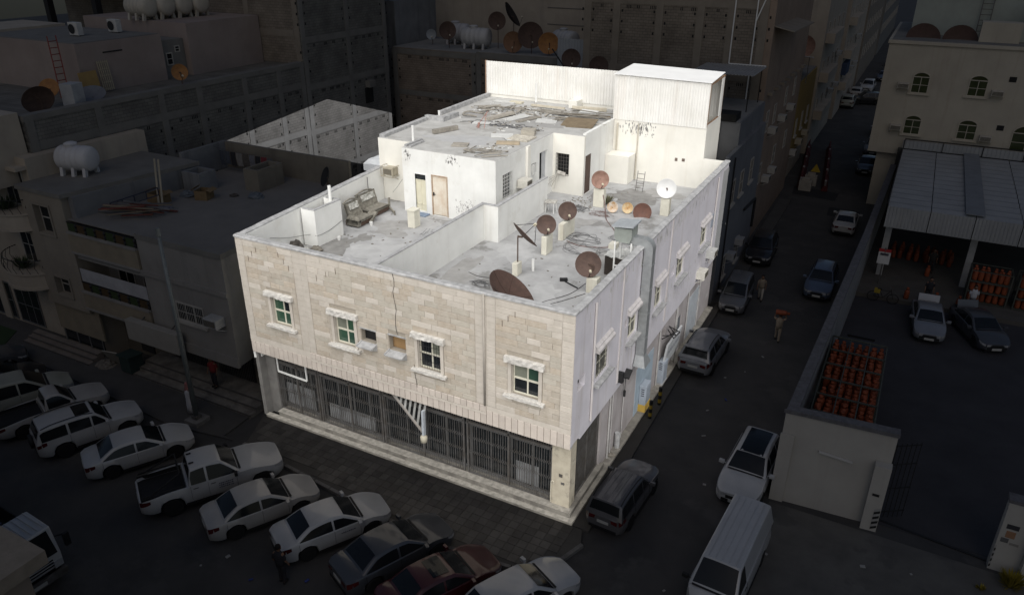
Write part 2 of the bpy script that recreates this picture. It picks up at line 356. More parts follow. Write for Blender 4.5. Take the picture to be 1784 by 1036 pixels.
for i, (x0, x1, z0, z1) in enumerate(nic):
    m = MB(); m.box(x0-.06, x1+.06, .33, .36, z0-.05, z1+.05)
    n = m.build('air_conditioner_niche', (BLACK, mat('cardboard_panel', (.30,.19,.09), (.24,.15,.07), 3, .8))[i], B)
    m = MB(); xa, xb = x0-.05, x1+.05     # concrete tray bracket below the opening
    m.prism([(.03,z0+.02),(-.36,z0-.06),(-.36,z0-.13),(.03,z0-.34)], xa, xa+.06, 'x'); m.prism([(.03,z0+.02),(-.36,z0-.06),(-.36,z0-.13),(.03,z0-.34)], xb-.06, xb, 'x')
    m.prism([(.03,z0-.02),(-.36,z0-.10),(-.36,z0-.15),(.03,z0-.08)], xa+.06, xb-.06, 'x')
    m.build('bracket_tray', COPE, n); MB().box(xa, xb, -.02, .03, z1, z1+.05).build('niche_head', COPE, n)
# ---- side wall (lilac)
swin = {'A':(2.35,3.72,5.55,6.9), 'B':(6.1,7.3,5.6,6.85), 'C':(9.85,11.0,5.45,6.75), 'D':(13.35,14.75,5.65,6.9), 'E':(17.95,19.35,5.8,7.1)}
shol = [(.46,1.2,6.07,6.63), (5.6,5.95,6.45,6.8), (12.32,13.05,6.15,6.68), (10.95,11.2,6.85,7.15)]
MB().walls('x', -.25, .25, .03, 23.1, 3.79, 9.58, list(swin.values())+shol).build('wall', LILAC, B)
m = MB()
for a, b, c, d in list(swin.values())+shol: m.box(-.42, -.30, a-.05, b+.05, c-.05, d+.05)
m.build('opening_backing', BLACK, B)
for k, (a, b, c, d) in swin.items():
    f = MB(); x = -.14
    f.box(x, x+.05, a, a+.06, c, d); f.box(x, x+.05, b-.06, b, c, d); f.box(x, x+.05, a+.06, b-.06, c, c+.06); f.box(x, x+.05, a+.06, b-.06, d-.06, d)
    f.box(x, x+.05, (a+b)/2-.03, (a+b)/2+.03, c+.06, d-.06); f.box(x+.002, x+.048, a+.06, b-.06, (c+d)/2-.03, (c+d)/2+.03)
    w = f.build('window', FRAME, B)
    MB().box(x+.01, x+.02, a+.06, b-.06, c+.06, d-.06).build('pane', mat('dusty_pane', (.10,.10,.075), (.05,.05,.04), 8, .35), w)
    m = MB(); m.prism([(.0,d+.36),(.2,d+.18),(.2,d+.06),(.0,d+.1)], a-.22, b+.22, 'y'); m.prism([(.0,d+.41),(.11,d+.32),(.11,d+.28),(.0,d+.365)], a-.22, b+.22, 'y')
    m.build('window_hood', mat('lilac_white_hood', (.52,.49,.49), (.42,.40,.39), 4, .9, streak=.4), w)
    MB().box(0, .26, a-.22, b+.22, c-.17, c-.08).build('sill', COPE, w)
    if k == 'A':
        m = MB()
        for q in range(8): y = a+.05+q*(b-a-.1)/7; m.cone((-.06,y,c),(-.06,y,d), .009, n=5)
        for q in range(6): zz = c+.1+q*(d-c-.2)/5; m.cone((-.06,a,zz),(-.06,b,zz), .009, n=5)
        m.build('window_grille', IRON, w)
RIBM = mat('beige_rib', (.54,.51,.50), (.45,.42,.41), 1.5, .9, streak=.5)
for y in (5.05, 11.8): MB().box(.0, .05, y-.045, y+.045, 4.0, 9.55).build('wall_rib', RIBM, B)
for y in (1.9, 20.6): MB().cone((.06,y,3.95),(.06,y,9.3), .05, n=8).build('downpipe', RIBM, B)
m = MB().box(0, .03, 20.1, 21.1, 6.35, 7.15); m.build('patch_panel', mat('blue_grey_patch', (.30,.33,.38)), B)
# grey end bay behind the lilac wall
m = MB().box(-.26, .02, 21.85, 23.15, 3.9, 9.3); m.build('end_wall', mat('grey_render', (.36,.36,.36), (.29,.29,.29), 1, .95, .3), B)
# ---- left wall (skewed plot line) and the other unseen sides
LW = [(-W,0.03),(-W+.25,.285),(-17.62,12.3),(-17.9,12.3)]
MB().prism(LW, 3.3, 9.58).build('wall', WHITE, B)
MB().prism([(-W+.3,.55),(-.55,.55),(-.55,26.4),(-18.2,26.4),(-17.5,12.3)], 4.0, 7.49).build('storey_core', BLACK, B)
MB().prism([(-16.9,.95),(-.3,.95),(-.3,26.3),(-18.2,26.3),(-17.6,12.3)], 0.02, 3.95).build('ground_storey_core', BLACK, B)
# ---- roof deck, copings, inner faces of the parapet
MB().prism([(-W+.2,.28),(-.25,.28),(-.25,23.05),(-17.6,23.05),(-17.62,12.3)], 7.5, 7.7).build('roof_deck', ROOFC, B)
def rough_cope(pts, w, z0, z1, name='coping', n=26):
    m = MB(); (xa,ya),(xb,yb) = pts; d = Vector((xb-xa,yb-ya,0)); nn = Vector((-d.y,d.x,0)).normalized(); vs = []; fs = []
    for i in range(n+1):
        p = Vector((xa,ya,0))+d*(i/n); j = lambda: rnd.uniform(-.014,.014)
        for off, zz in ((-w/2-.0,z0),(-w/2+j(),z1-.03),(-w/2+.05,z1+j()),(w/2-.05,z1+j()),(w/2+j(),z1-.03),(w/2,z0)): vs.append((p.x+nn.x*off, p.y+nn.y*off, zz))
    for i in range(n):
        for k in range(5): fs.append((i*6+k,(i+1)*6+k,(i+1)*6+k+1,i*6+k+1))
    fs += [(0,1,2,3,4,5), tuple(n*6+k for k in (5,4,3,2,1,0))]; m.add(vs, fs); return m.build(name, COPE, B)
rough_cope(((-W-.03,.145),(.03,.145)), .36, 9.58, 9.67); rough_cope(((-.125,.33),(-.125,23.15)), .34, 9.58, 9.672, n=40); rough_cope(((-W+.09,.33),(-17.77,12.25)), .34, 9.58, 9.668)
m = MB().box(-W+.35, -.255, .281, .31, 7.7, 9.58); m.box(-.28, -.251, .31, 22.95, 7.7, 9.58); m.prism([(-W+.25,.3),(-W+.29,.3),(-17.58,12.25),(-17.62,12.25)], 7.7, 9.58)
m.build('parapet_face', WHITE, B)
m = MB().box(-9.2, -9.02, .311, 9.34, 7.7, 9.6); m.build('divider_wall', WHITE, B)
m = MB().box(-9.015, -8.2, 9.16, 9.34, 7.7, 9.6); m.box(-8.39, -8.201, 9.341, 14.95, 7.7, 9.601); m.build('divider_wall', WHITE, B)
m = MB().box(-9.21, -9.01, .32, 9.35, 9.601, 9.645); m.box(-9.009, -8.19, 9.15, 9.345, 9.601, 9.645); m.box(-8.4, -8.19, 9.346, 14.96, 9.602, 9.646); m.build('wall_cap', COPE, B)
# terrace box against the left parapet, open topped
m = MB()
xl = lambda y: -W+.29-(y-.3)*.0716
y0, y1, x1 = 4.35, 6.35, -15.86
m.box(xl(y0), x1, y0, y0+.14, 7.7, 9.6); m.box(xl(y1), x1, y1-.14, y1, 7.7, 9.6); m.box(x1-.14, x1+.001, y0+.14, y1-.14, 7.7, 9.6); m.box(xl(y0)+.05, x1-.14, y0+.14, y1-.14, 9.2, 9.3)
o = m.build('terrace_box', WHITE, B)
m = MB(); m.cone((-16.3,6.1,9.3),(-16.3,6.1,10.35), .085, n=12); m.build('vent_pipe', WHITEP, o, smooth=False)
m = MB().box(-16.62, x1+.01, y0-.01, y0+.15, 9.601, 9.64); m.box(x1-.15, x1+.01, y0+.151, y1-.151, 9.601, 9.64); m.box(-16.7, x1+.01, y1-.15, y1+.01, 9.601, 9.64); m.build('cap', COPE, o)
# ---- penthouse
PZ = 11.3
dr = [(-14.5,-13.8,7.85,9.95), (-13.42,-12.38,7.74,10.04)]
MB().walls('y', 11.1, .2, -15.3, -9.4, 7.7, PZ, dr).build('penthouse_wall', WHITE, B)
rw = [(11.85,12.92,9.0,10.35), (16.35,17.4,7.75,10.5), (15.3,15.95,9.45,10.1)]
MB().walls('x', -9.6, .2, 11.3, 18.2, 7.7, PZ, rw).build('penthouse_wall', WHITE, B)
bw = [(-9.16,-8.36,8.85,10.12)]
MB().walls('y', 18.2, .2, -9.598, -7.4, 7.7, PZ, bw).build('penthouse_wall', CREAMW, B)
MB().walls('x', -7.6, .2, 18.4, 23.0, 7.7, PZ+.12, [(18.45,19.4,7.72,10.08)]).build('penthouse_wall', WHITE, B)
m = MB().box(-17.8, -15.3, 12.3, 12.5, 7.7, PZ); m.box(-15.3, -15.1, 11.3, 12.5, 7.7, PZ); m.prism([(-17.8,12.5),(-17.6,12.5),(-18.1,26.4),(-18.3,26.4)], 7.7, PZ); m.build('penthouse_wall', CREAMW, B)
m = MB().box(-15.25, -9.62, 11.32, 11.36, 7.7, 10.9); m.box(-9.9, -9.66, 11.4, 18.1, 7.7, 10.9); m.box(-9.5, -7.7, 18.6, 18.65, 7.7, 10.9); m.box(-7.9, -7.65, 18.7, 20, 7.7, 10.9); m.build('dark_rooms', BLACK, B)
m = MB().prism([(-15.29,11.11),(-9.41,11.11),(-9.41,18.21),(-7.41,18.21),(-7.41,26.4),(-18.29,26.4),(-17.79,12.31),(-15.29,12.31)], PZ, PZ+.02); m.build('penthouse_roof', ROOFC2, B)
m = MB(); m.box(-9.39, -9.25, 14.55, 14.9, 9.0, PZ); m.build('wall_pilaster', CREAMW, B)
# kerb and upstands on the penthouse roof
m = MB(); m.prism([(-17.75,12.4),(-17.4,12.4),(-17.75,17.4),(-18.05,17.4)], PZ+.02, PZ+.2); m.prism([(-18.0,19.0),(-17.75,19.0),(-18.05,26.0),(-18.3,26.0)], PZ+.02, PZ+.28)
m.box(-18.0,-16.6,17.45,17.75,PZ+.02,PZ+.3); m.box(-16.9,-16.6,17.8,19.3,PZ+.02,PZ+.3); m.box(-15.25,-15.1,11.3,12.9,PZ+.02,PZ+.14); m.box(-14.95,-14.8,11.3,12.6,PZ+.02,PZ+.12)
m.build('roof_kerb', COPE, B)
m = MB().box(-18.2, -8.1, 26.05, 26.3, PZ+.02, PZ+.3); m.box(-11.5,-10.9, 25.1, 26.04, PZ+.02, PZ+.5); m.build('fence_upstand', CREAMW, B)
# doors and windows of the penthouse
m = MB().box(-14.5, -13.8, 11.16, 11.2, 7.85, 9.58)
for x in (-14.5,-14.17,-13.84): m.box(x, x+.04, 11.14, 11.16, 7.85, 9.58)
m.box(-14.5,-13.8,11.14,11.16,8.2,8.26); m.box(-14.5,-13.8,11.13,11.2,9.582,9.63); d = m.build('door', mat('cream_door', (.62,.59,.46), (.55,.52,.40), 2, .6), B)
MB().box(-14.5,-13.8,11.17,11.19,9.632,9.95).build('fanlight', DARKG, d)
m = MB().box(-14.56,-14.5,11.08,11.2,7.85,10.0); m.box(-13.8,-13.74,11.08,11.2,7.85,10.0); m.box(-14.5,-13.8,11.08,11.2,9.952,10.0); m.build('door_frame', WHITE, d)
d = MB().box(-13.36, -12.44, 11.12, 11.16, 7.78, 9.98).build('door', mat('rust_stained_white_door', (.66,.62,.54), (.55,.46,.36), 2.2, .6, .2, 20, streak=.45, sc=(.42,.24,.12)), B)
m = MB().box(-13.42,-13.361,11.07,11.19,7.74,10.04); m.box(-12.439,-12.38,11.07,11.19,7.74,10.04); m.box(-13.36,-12.44,11.07,11.19,9.981,10.04); m.build('door_frame', mat('rusty_frame', (.42,.34,.26), (.30,.20,.13), 6, .7), d)
m = MB().box(-13.34,-13.27,11.09,11.12,8.85,9.05); m.obox((-13.25,11.07,8.95),(.16,.02,.03)); m.build('door_handle', DKIRON, d)
m = MB().box(-14.4,-13.6,10.6,11.09,7.702,7.76); m.build('blue_mat_step', mat('blue_step', (.20,.25,.33)), B)
d = MB().box(-7.48, -7.44, 18.47, 19.38, 7.74, 10.06).build('door', mat('brown_door', (.10,.065,.05), (.07,.045,.035), 3, .7), B)
MB().box(-7.44,-7.41,18.55,18.6,8.8,8.95).build('door_handle', IRON, d)
d = MB().box(-9.56,-9.53,16.9,17.38,7.76,10.48).build('door', mat('grey_door_leaf', (.42,.43,.44)), B)
def bars(m, axis, p, a, b, c, d, nu, nz, r=.011):
    for k in range(nu+1):
        u = a+(b-a)*k/nu; q = (lambda z: (p,u,z)) if axis == 'x' else (lambda z: (u,p,z)); m.cone(q(c), q(d), r, n=5)
    for k in range(nz+1):
        z = c+(d-c)*k/nz; q = (lambda u: (p,u,z)) if axis == 'x' else (lambda u: (u,p,z)); m.cone(q(a), q(b), r, n=5)
WG = mat('white_grille', (.62,.62,.60))
m = MB(); bars(m, 'x', -9.37, 11.83, 12.94, 8.98, 10.37, 6, 7); o = m.build('window_grille', WG, B)
MB().box(-9.55,-9.52,11.86,12.91,9.01,10.34).build('pane', DARKG, o)
m = MB(); bars(m, 'y', 18.17, -9.18, -8.34, 8.83, 10.14, 5, 6); o = m.build('window_grille', IRON, B)
m = MB()
for k in range(5): m.bar((-9.0+.1*k,18.0,8.9+.05*k),(-9.3-.2*k+.3,17.6,8.1+.1*k), .03)
m.obox((-8.75,18.02,9.0),(.5,.25,.04),.3,.5,.3); m.build('hanging_scrap', mat('pale_scrap', (.45,.43,.39)), o)
m = MB().box(-9.42,-9.3,15.33,15.6,9.46,10.05)
for k in range(3): m.box(-9.3,-9.28,15.36,15.57,9.52+k*.18,9.6+k*.18)
m.build('vent_unit', mat('white_vent', (.6,.6,.58)), B)
# window air conditioner boxes
def aircon(x, y, z, rz, label, name='air_conditioner', col=(.60,.58,.52), w=.66, d=.6, h=.42, cage=False):
    t = thing(name, label, 'air conditioner', (x,y,z), rz, 'window air conditioners')
    c = mat('ac_casing_%d' % int(col[0]*100), col, tuple(v*.8 for v in col), 5, .5)
    MB().box(-w/2,w/2,-d/2,d/2,0,h).build('casing', c, t, local=True, bevel=.015)
    m = MB()
    for k in range(9): m.box(-w/2+.05,w/2-.05,-d/2-.015,-d/2-.001,.05+k*(h-.1)/9,.05+(k+.55)*(h-.1)/9)
    m.build('louvre', mat('ac_louvre', (.11,.10,.08)), t, local=True)
    m = MB(); m.bar((-w/2,-d/2,-.02),(-w/2,d/2+.05,-.02),.04); m.bar((w/2,-d/2,-.02),(w/2,d/2+.05,-.02),.04); m.bar((-w/2,-d/2,-.02),(-w/2,d/2,-.35),.03); m.bar((w/2,-d/2,-.02),(w/2,d/2,-.35),.03)
    m.build('bracket', c, t, local=True)
    if cage:
        m = MB()
        for sx in (-1,1):
            for sy in (-1,1): m.bar((sx*(w/2+.08),sy*(d/2+.06),-.08),(sx*(w/2+.08),sy*(d/2+.06),h+.08),.03)
            m.bar((sx*(w/2+.08),-d/2-.06,h+.08),(sx*(w/2+.08),d/2+.06,h+.08),.03); m.bar((sx*(w/2+.08),-d/2-.06,-.08),(sx*(w/2+.08),d/2+.06,-.08),.03)
        m.bar((-w/2-.08,-d/2-.06,h+.08),(w/2+.08,-d/2-.06,h+.08),.03); m.bar((-w/2-.08,-d/2-.06,-.08),(w/2+.08,-d/2-.06,-.08),.03)
        m.build('cage', c, t, local=True)
    return t
aircon(-9.02, 13.75, 9.3, R(90), 'cream air conditioner jutting from the white rooftop wall beside the barred window')
aircon(-16.85, 12.02, 9.35, 0, 'dusty caged air conditioner on the cream wall behind the sofa', col=(.40,.36,.28), cage=True)
# ---- corrugated shack and fence
def corr(m, a, b, z0, z1, pitch=.2, dp=.035, t=.012):
    """trapezoid corrugated sheet from plan point a to b; faces to the right-hand side of a->b are ribs"""
    a, b = Vector((*a,0)), Vector((*b,0)); d = b-a; L = d.length; d.normalize(); n = Vector((d.y,-d.x,0)); k = max(1, round(L/pitch)); q = L/k; P = []
    for i in range(k):
        for f, o in ((0,0),(.62,0),(.72,1),(.9,1)): P.append((i*q+f*q, o*dp))
    P.append((L, 0)); vs = []
    for off in (0, -t):
        for z in (z0, z1):
            for u, o in P: p = a+d*u+n*(o+off); vs.append((p.x,p.y,z))
    c = len(P); fs = []
    for i in range(c-1): fs += [(i,i+1,c+i+1,c+i), (2*c+i+1,2*c+i,3*c+i,3*c+i+1), (c+i,c+i+1,3*c+i+1,3*c+i), (i+1,i,2*c+i,2*c+i+1)]
    fs += [(0,c,3*c,2*c), (c-1,3*c-1,4*c-1,2*c-1)]; m.add(vs, fs)
S = thing('rooftop_shack', 'white corrugated metal shack standing on the rear corner of the roof', 'shack', (-4.5,24.8,7.7))
m = MB().walls('y', 23.0, .2, -7.399, -1.55, 7.7, 11.5); m.box(-1.75,-1.55,23.2,26.45,7.7,11.5); m.box(-7.4,-1.75,26.25,26.45,7.7,11.5); m.build('masonry_wall', CREAMW, S)
for k in range(6): m = MB(); xa = -7.5+k*.99; corr(m, (xa,22.97), (xa+.985,22.97), 11.42, 14.12-.012*k, .166, .03); m.build('sheet', CORR, S)
m = MB(); vs = [(-7.55,22.85,14.16),(-1.5,22.85,14.1),(-1.62,26.5,14.2),(-7.65,26.7,14.26)]; m.add(vs+[(x,y,z+.03) for x,y,z in vs], [(3,2,1,0),(4,5,6,7),(0,1,5,4),(1,2,6,5),(2,3,7,6),(3,0,4,7)]); m.build('roof_sheet', mat('white_roof_sheet', (.78,.78,.77), (.72,.72,.71), 1, .5), S)
m = MB()
for x, y in ((-1.6,23.05),(-1.6,26.3),(-7.4,26.5)): m.box(x-.05,x+.05,y-.05,y+.05,11.5,14.1)
m.bar((-1.6,23.1,14.0),(-1.6,26.3,14.05),.1); m.bar((-1.6,23.1,11.6),(-1.6,26.3,11.6),.1); m.build('frame', mat('rusty_frame_brown', (.26,.16,.09), (.18,.11,.07), 5, .8), S)
m = MB(); corr(m, (-1.75,26.35), (-7.3,26.35), 11.5, 14.1, .2, .03); m.build('rear_sheet', CORR, S)
m = MB().box(-1.6,-1.55,25.7,26.3,11.5,14.0); m.box(-1.66,-1.54,23.06,26.3,11.5,11.62); m.build('side_strip', CORR, S)
m = MB(); m.cone((-7.15,22.93,8.9),(-7.15,22.93,11.2),.05,n=8); m.cone((-5.78,22.93,7.75),(-5.78,22.93,11.3),.035,n=8); m.build('drain_pipe', mat('cream_pipe', (.5,.46,.38)), S)
m = MB().box(-3.3,-3.14,22.98,23.0,9.25,9.45); m.box(-2.86,-2.68,22.98,23.0,9.28,9.46); m.build('wall_plate', mat('brown_plate', (.16,.12,.1)), S)
F_ = thing('corrugated_fence', 'tall white corrugated sheet fence behind the debris on the penthouse roof', 'fence', (-13,26.2,11.32))
for k in range(10): m = MB(); xa = -18.35+k*1.0; corr(m, (xa,26.0), (xa+.995,26.0), 11.55, 13.8+.004*k, .2, .035); m.build('sheet', CORR, F_)
m = MB().box(-18.42,-18.36,25.95,26.12,11.34,13.82); m.box(-18.35,-8.4,26.04,26.1,13.6,13.7); m.box(-18.35,-8.4,26.04,26.1,12.2,12.3); m.build('frame', mat('rust_edge', (.30,.20,.14)), F_)
# white back corner of the parapet beside the shack
MB().box(-1.54,-.29,22.95,23.15,7.7,9.6).build('parapet_return', CREAMW, B)
# low box in front of the shack and rusty ladder
m = MB().box(-7.39,-5.85,21.7,22.95,7.7,9.45); m.build('low_box', CREAMW, B)
m = MB(); m.bar((-4.95,20.75,7.7),(-4.95,21.0,8.9),.03); m.bar((-4.5,20.75,7.7),(-4.5,21.0,8.9),.03)
for k in range(4): m.bar((-4.95,20.8+k*.06,7.9+k*.28),(-4.5,20.8+k*.06,7.9+k*.28),.025)
tag(m.build('iron_rack', IRON), 'short rusty iron rack on the roof in front of the shack wall', 'rack')
# ================================================================== ground storey
m = MB(); m.box(-16.35,.06,-.12,.15,0.0,.2); m.box(.061,.26,-.12,22.5,0.0,.2); m.box(-.118,.0605,3.901,22.49,.0,.199); m.build('step', STEPST, B)
m = MB(); m.box(-15.75,-.05,.151,.9,0.0,.4); m.build('step', STEPST, B)
m = MB(); m.box(-16.36,.08,-.14,.1,.2,.225); m.box(-15.8,-.04,.13,.5,.4,.425); m.build('step_nosing', mat('worn_nosing', (.32,.30,.265), (.17,.16,.14), 5, .9, .4), B)
m = MB().box(-.25,.06,.16,3.9,.2,.42); m.build('step', STEPST, B)
m = MB().box(-.94,-.12,.42,.9,.42,H1+.05); m.box(-.3,-.12,.9,.98,.42,3.9); m.build('pier', mat('cream_stone_pier', (.47,.43,.34), (.37,.33,.26), 3, .9, .3, blot=.5, bc=(.22,.2,.17), bls=2), B)
m = MB().box(-16.7,-15.9,.5,.95,0,H1+.05); m.box(-16.72,-16.5,.1,.5,.0,3.7); m.build('pier', mat('grey_pier', (.17,.165,.155), (.12,.115,.11), 2, .9, .3), B)
FR = mat('aluminium_shopfront', (.22,.22,.22), (.16,.16,.16), 5, .4, metal=.4)
bays = [(-15.85,-13.35),(-13.2,-9.6),(-9.45,-5.2),(-5.0,-1.0)]
for i, (a, b) in enumerate(bays):
    s = MB(); s.box(a,b,.86,.9,.43,3.7); sf = s.build('shopfront', DARKG, B)
    f = MB(); n = 4
    for k in range(n+1): x = a+(b-a)*k/n; f.box(x-.03,x+.03,.8,.858,.43,3.6)
    f.box(a,b,.79,.85,2.75,2.83); f.box(a,b,.79,.85,.43,.55); f.build('shopfront_frame', FR, sf)
    if i in (0, 1, 3):
        MB().box(a+.2+(b-a)*.5*(i==3),b-.3-(b-a)*.1,.83,.855,.6,(1.5,1.1,0,1.35)[i]+.3).build('white_panel', mat('white_poster', (.25,.255,.26), (.14,.145,.15), 1.5), sf)
    g1 = MB(); n = round((b-a)/.115)
    for k in range(n+1):
        x = a+(b-a)*k/n; g1.bar((x,.546,.43),(x+rnd.uniform(-.02,.02),.546,3.05 if i != 0 else 3.3),rnd.choice((.014,.018,.024)))
    gr = g1.build('folding_grille', IRON, B)
    g2 = MB()
    for zc in (.75,1.5,2.25):
        for k in range(0, n, 1):
            x = a+(b-a)*k/n; x2 = a+(b-a)*(k+1)/n
            g2.bar((x,.52,zc),(x2,.52,zc+.2),.02,.008); g2.bar((x,.515,zc+.2),(x2,.515,zc),.02,.008)
    tag(g2.build('scissor_lattice', IRON, gr), kind='stuff')
    g3 = MB(); g3.box(a,b,.5,.6,3.06,3.14); g3.box(a,b,.52,.58,.425,.46)
    for x in (a,b,(a+b)/2): g3.box(x-.035,x+.035,.5,.58,.43,3.3)
    n2 = round((b-a)/.11)
    for k in range(n2): x = a+(b-a)*(k+.5)/n2; g3.box(x-.009,x+.009,.53,.55,3.14,3.7)
    g3.build('grille_frame', IRON, gr)
m = MB(); m.bar((-15.7,.46,2.6),(-13.9,.46,2.55),.07); m.bar((-15.7,.46,2.6),(-15.7,.46,3.5),.05); m.bar((-13.9,.46,2.55),(-13.9,.46,3.5),.06); m.build('white_tube_frame', WHITEP, B)
# grille on the side
g1 = MB(); a, b = 1.0, 3.65
for k in range(27): y = a+(b-a)*k/26; g1.box(-.22,-.2,y-.011,y+.011,.43,3.55)
g1.box(-.24,-.18,a,b,3.5,3.58); g1.box(-.24,-.18,a,b,.43,.5); g1.box(-.24,-.18,2.3,2.36,.43,3.55); gr = g1.build('folding_grille', IRON, B)
MB().box(-.36,-.32,.98,3.7,.43,3.9).build('shutter', mat('dark_shutter', (.07,.07,.075), (.05,.05,.05), 3, .6), gr)
m = MB().walls('x', -.32, .2, 3.7, 22.6, .2, 4.0, [(15.2,16.1,.25,2.6),(18.1,19.0,.25,2.5),(12.2,12.9,2.6,3.2)]); m.build('wall', mat('pinkish_render', (.40,.37,.37), (.31,.285,.28), .7, .95, .35, 20, streak=.5, sc=(.22,.2,.19), blot=.4, bc=(.5,.49,.49), bls=.5, bt=.6), B)
m = MB(); m.box(-.24,-.2,15.2,16.1,.25,2.6); m.box(-.24,-.2,18.1,19.0,.25,2.5); m.build('door', mat('grey_steel_door', (.16,.17,.18), (.11,.12,.13), 3, .6), B)
m = MB().box(-.25,-.003,.98,22.6,3.6,3.9); m.build('lintel_band', LILAC, B)
for y, c in ((8.3,(.33,.40,.46)),(17.2,(.44,.47,.5))):
    m = MB().box(-.12,-.09,y,y+2.6,.22,2.9); m.build('painted_patch', mat('patch_%d' % int(y), c, tuple(v*.8 for v in c), 1.5, .9, blot=.5, bc=(.45,.44,.44), bls=1), B)
OPM = mat('old_pipe', (.42,.41,.4), (.3,.29,.28), 3)
for y, r in ((4.6,.05),(4.9,.035),(6.4,.03),(11.7,.05),(14.7,.05),(14.9,.03),(17.0,.04),(19.5,.05)): MB().cone((-.06,y,.2),(-.06,y,4.0), r, n=8).build('pipe', OPM, B)
m = MB().box(.0,.25,5.1,5.3,4.0,4.5); m.obox((.12,6.1,3.95),(.35,.5,.08),0,.5); m.cone((.05,6.15,3.0),(.05,6.15,3.8),.02,n=6); m.cone((.05,6.15,2.7),(.05,6.15,3.0),.06,n=8); m.build('hanging_lamp_bracket', DKIRON, B)
LIT[0] = True
# weather stains with ragged outlines on the roof deck
def stain(cx, cy, rx, ry, z, m1, n=40, seed=1):
    q = random.Random(seed); ph = [q.uniform(0,6.28) for _ in range(5)]; P = []
    for k in range(n):
        a = 2*math.pi*k/n; f = 1+.22*math.sin(2*a+ph[0])+.18*math.sin(3*a+ph[1])+.14*math.sin(5*a+ph[2])+.1*math.sin(9*a+ph[3])+.07*q.uniform(-1,1); P.append((cx+rx*f*math.cos(a), cy+ry*f*math.sin(a)))
    MB().prism(P, z, z+.004).build('damp_stain', m1, B)
ST1 = mat('dark_damp', (.26,.255,.245), (.175,.17,.162), 2.5, .9, .4); ST2 = mat('brown_damp', (.34,.335,.325), (.26,.255,.245), 1.8, .9, .4); ST3 = mat('pale_screed', (.43,.43,.428), (.36,.36,.357), 2, .9, .4)
for a in ((-15.2,4.6,.75,1.7,ST1,3),(-14.7,6.4,.35,.7,ST1,4),(-14.2,8.4,1.3,1.0,ST2,5),(-4.4,19.6,1.8,1.5,ST1,6),(-3.2,20.9,1.1,.8,ST2,7),(-6.3,18.6,.6,1.2,ST1,8),(-7.9,4.6,.7,2.2,ST2,9),(-2.6,9.0,.9,1.4,ST2,10),(-6.8,8.5,.9,1.4,ST3,11),(-3.6,4.6,.9,1.1,ST3,12),(-12.2,5.2,1.4,1.8,ST3,13),(-1.2,13.5,.6,2.2,ST2,14),(-5.9,13.6,.8,1.0,ST2,15)): stain(a[0],a[1],a[2],a[3],7.701+.0005*a[5],a[4],seed=a[5])
for a in ((-13.2,14.2,1.6,1.2,ST3,21),(-11.8,19.2,1.8,1.0,ST2,22),(-15.6,20.8,1.2,1.4,ST2,23),(-10.4,22.2,1.4,1.6,ST2,24)): stain(a[0],a[1],a[2],a[3],PZ+.021+.0003*a[5]-.005,a[4],seed=a[5])
# black mould specks and drips on the white walls
def mould(axis, p, u0, u1, z0, z1, n, drip=1.0, seed=1):
    q = random.Random(seed); m = MB()
    for k in range(n):
        u, z = q.gauss((u0+u1)/2,(u1-u0)/4), q.gauss((z0+z1)/2,(z1-z0)/4); w, h = q.uniform(.01,.05), q.uniform(.015,.07)*drip
        P = [(u+w*math.cos(a)*q.uniform(.6,1.2), min(max(z+h*math.sin(a)*q.uniform(.6,1.2), z0), z1)) for a in [i*math.pi/4 for i in range(8)]]
        m.prism(P, p-.003, p-.0005, 'y') if axis == 'y' else m.prism(P, p+.0005, p+.003, 'x')
    tag(m.build('mould_specks', mat('grey_mould', (.34,.335,.32), (.24,.235,.225), 6) if seed == 1 else mat('faint_mould', (.50,.49,.475), (.40,.39,.38), 6), B), kind='stuff')
mould('y',23.0,-7.0,-4.8,10.5,11.45,90,2.2,1); mould('y',11.1,-12.2,-10.0,7.75,9.0,150,1.0,2); mould('y',11.1,-12.6,-11.6,10.7,11.28,40,1.6,3); mould('y',11.1,-15.2,-14.7,10.6,11.25,30,1.4,4)
mould('x',0.0,.5,22,8.7,9.55,240,4.5,7); mould('x',0.0,2,22,4.4,6,140,3.0,8)
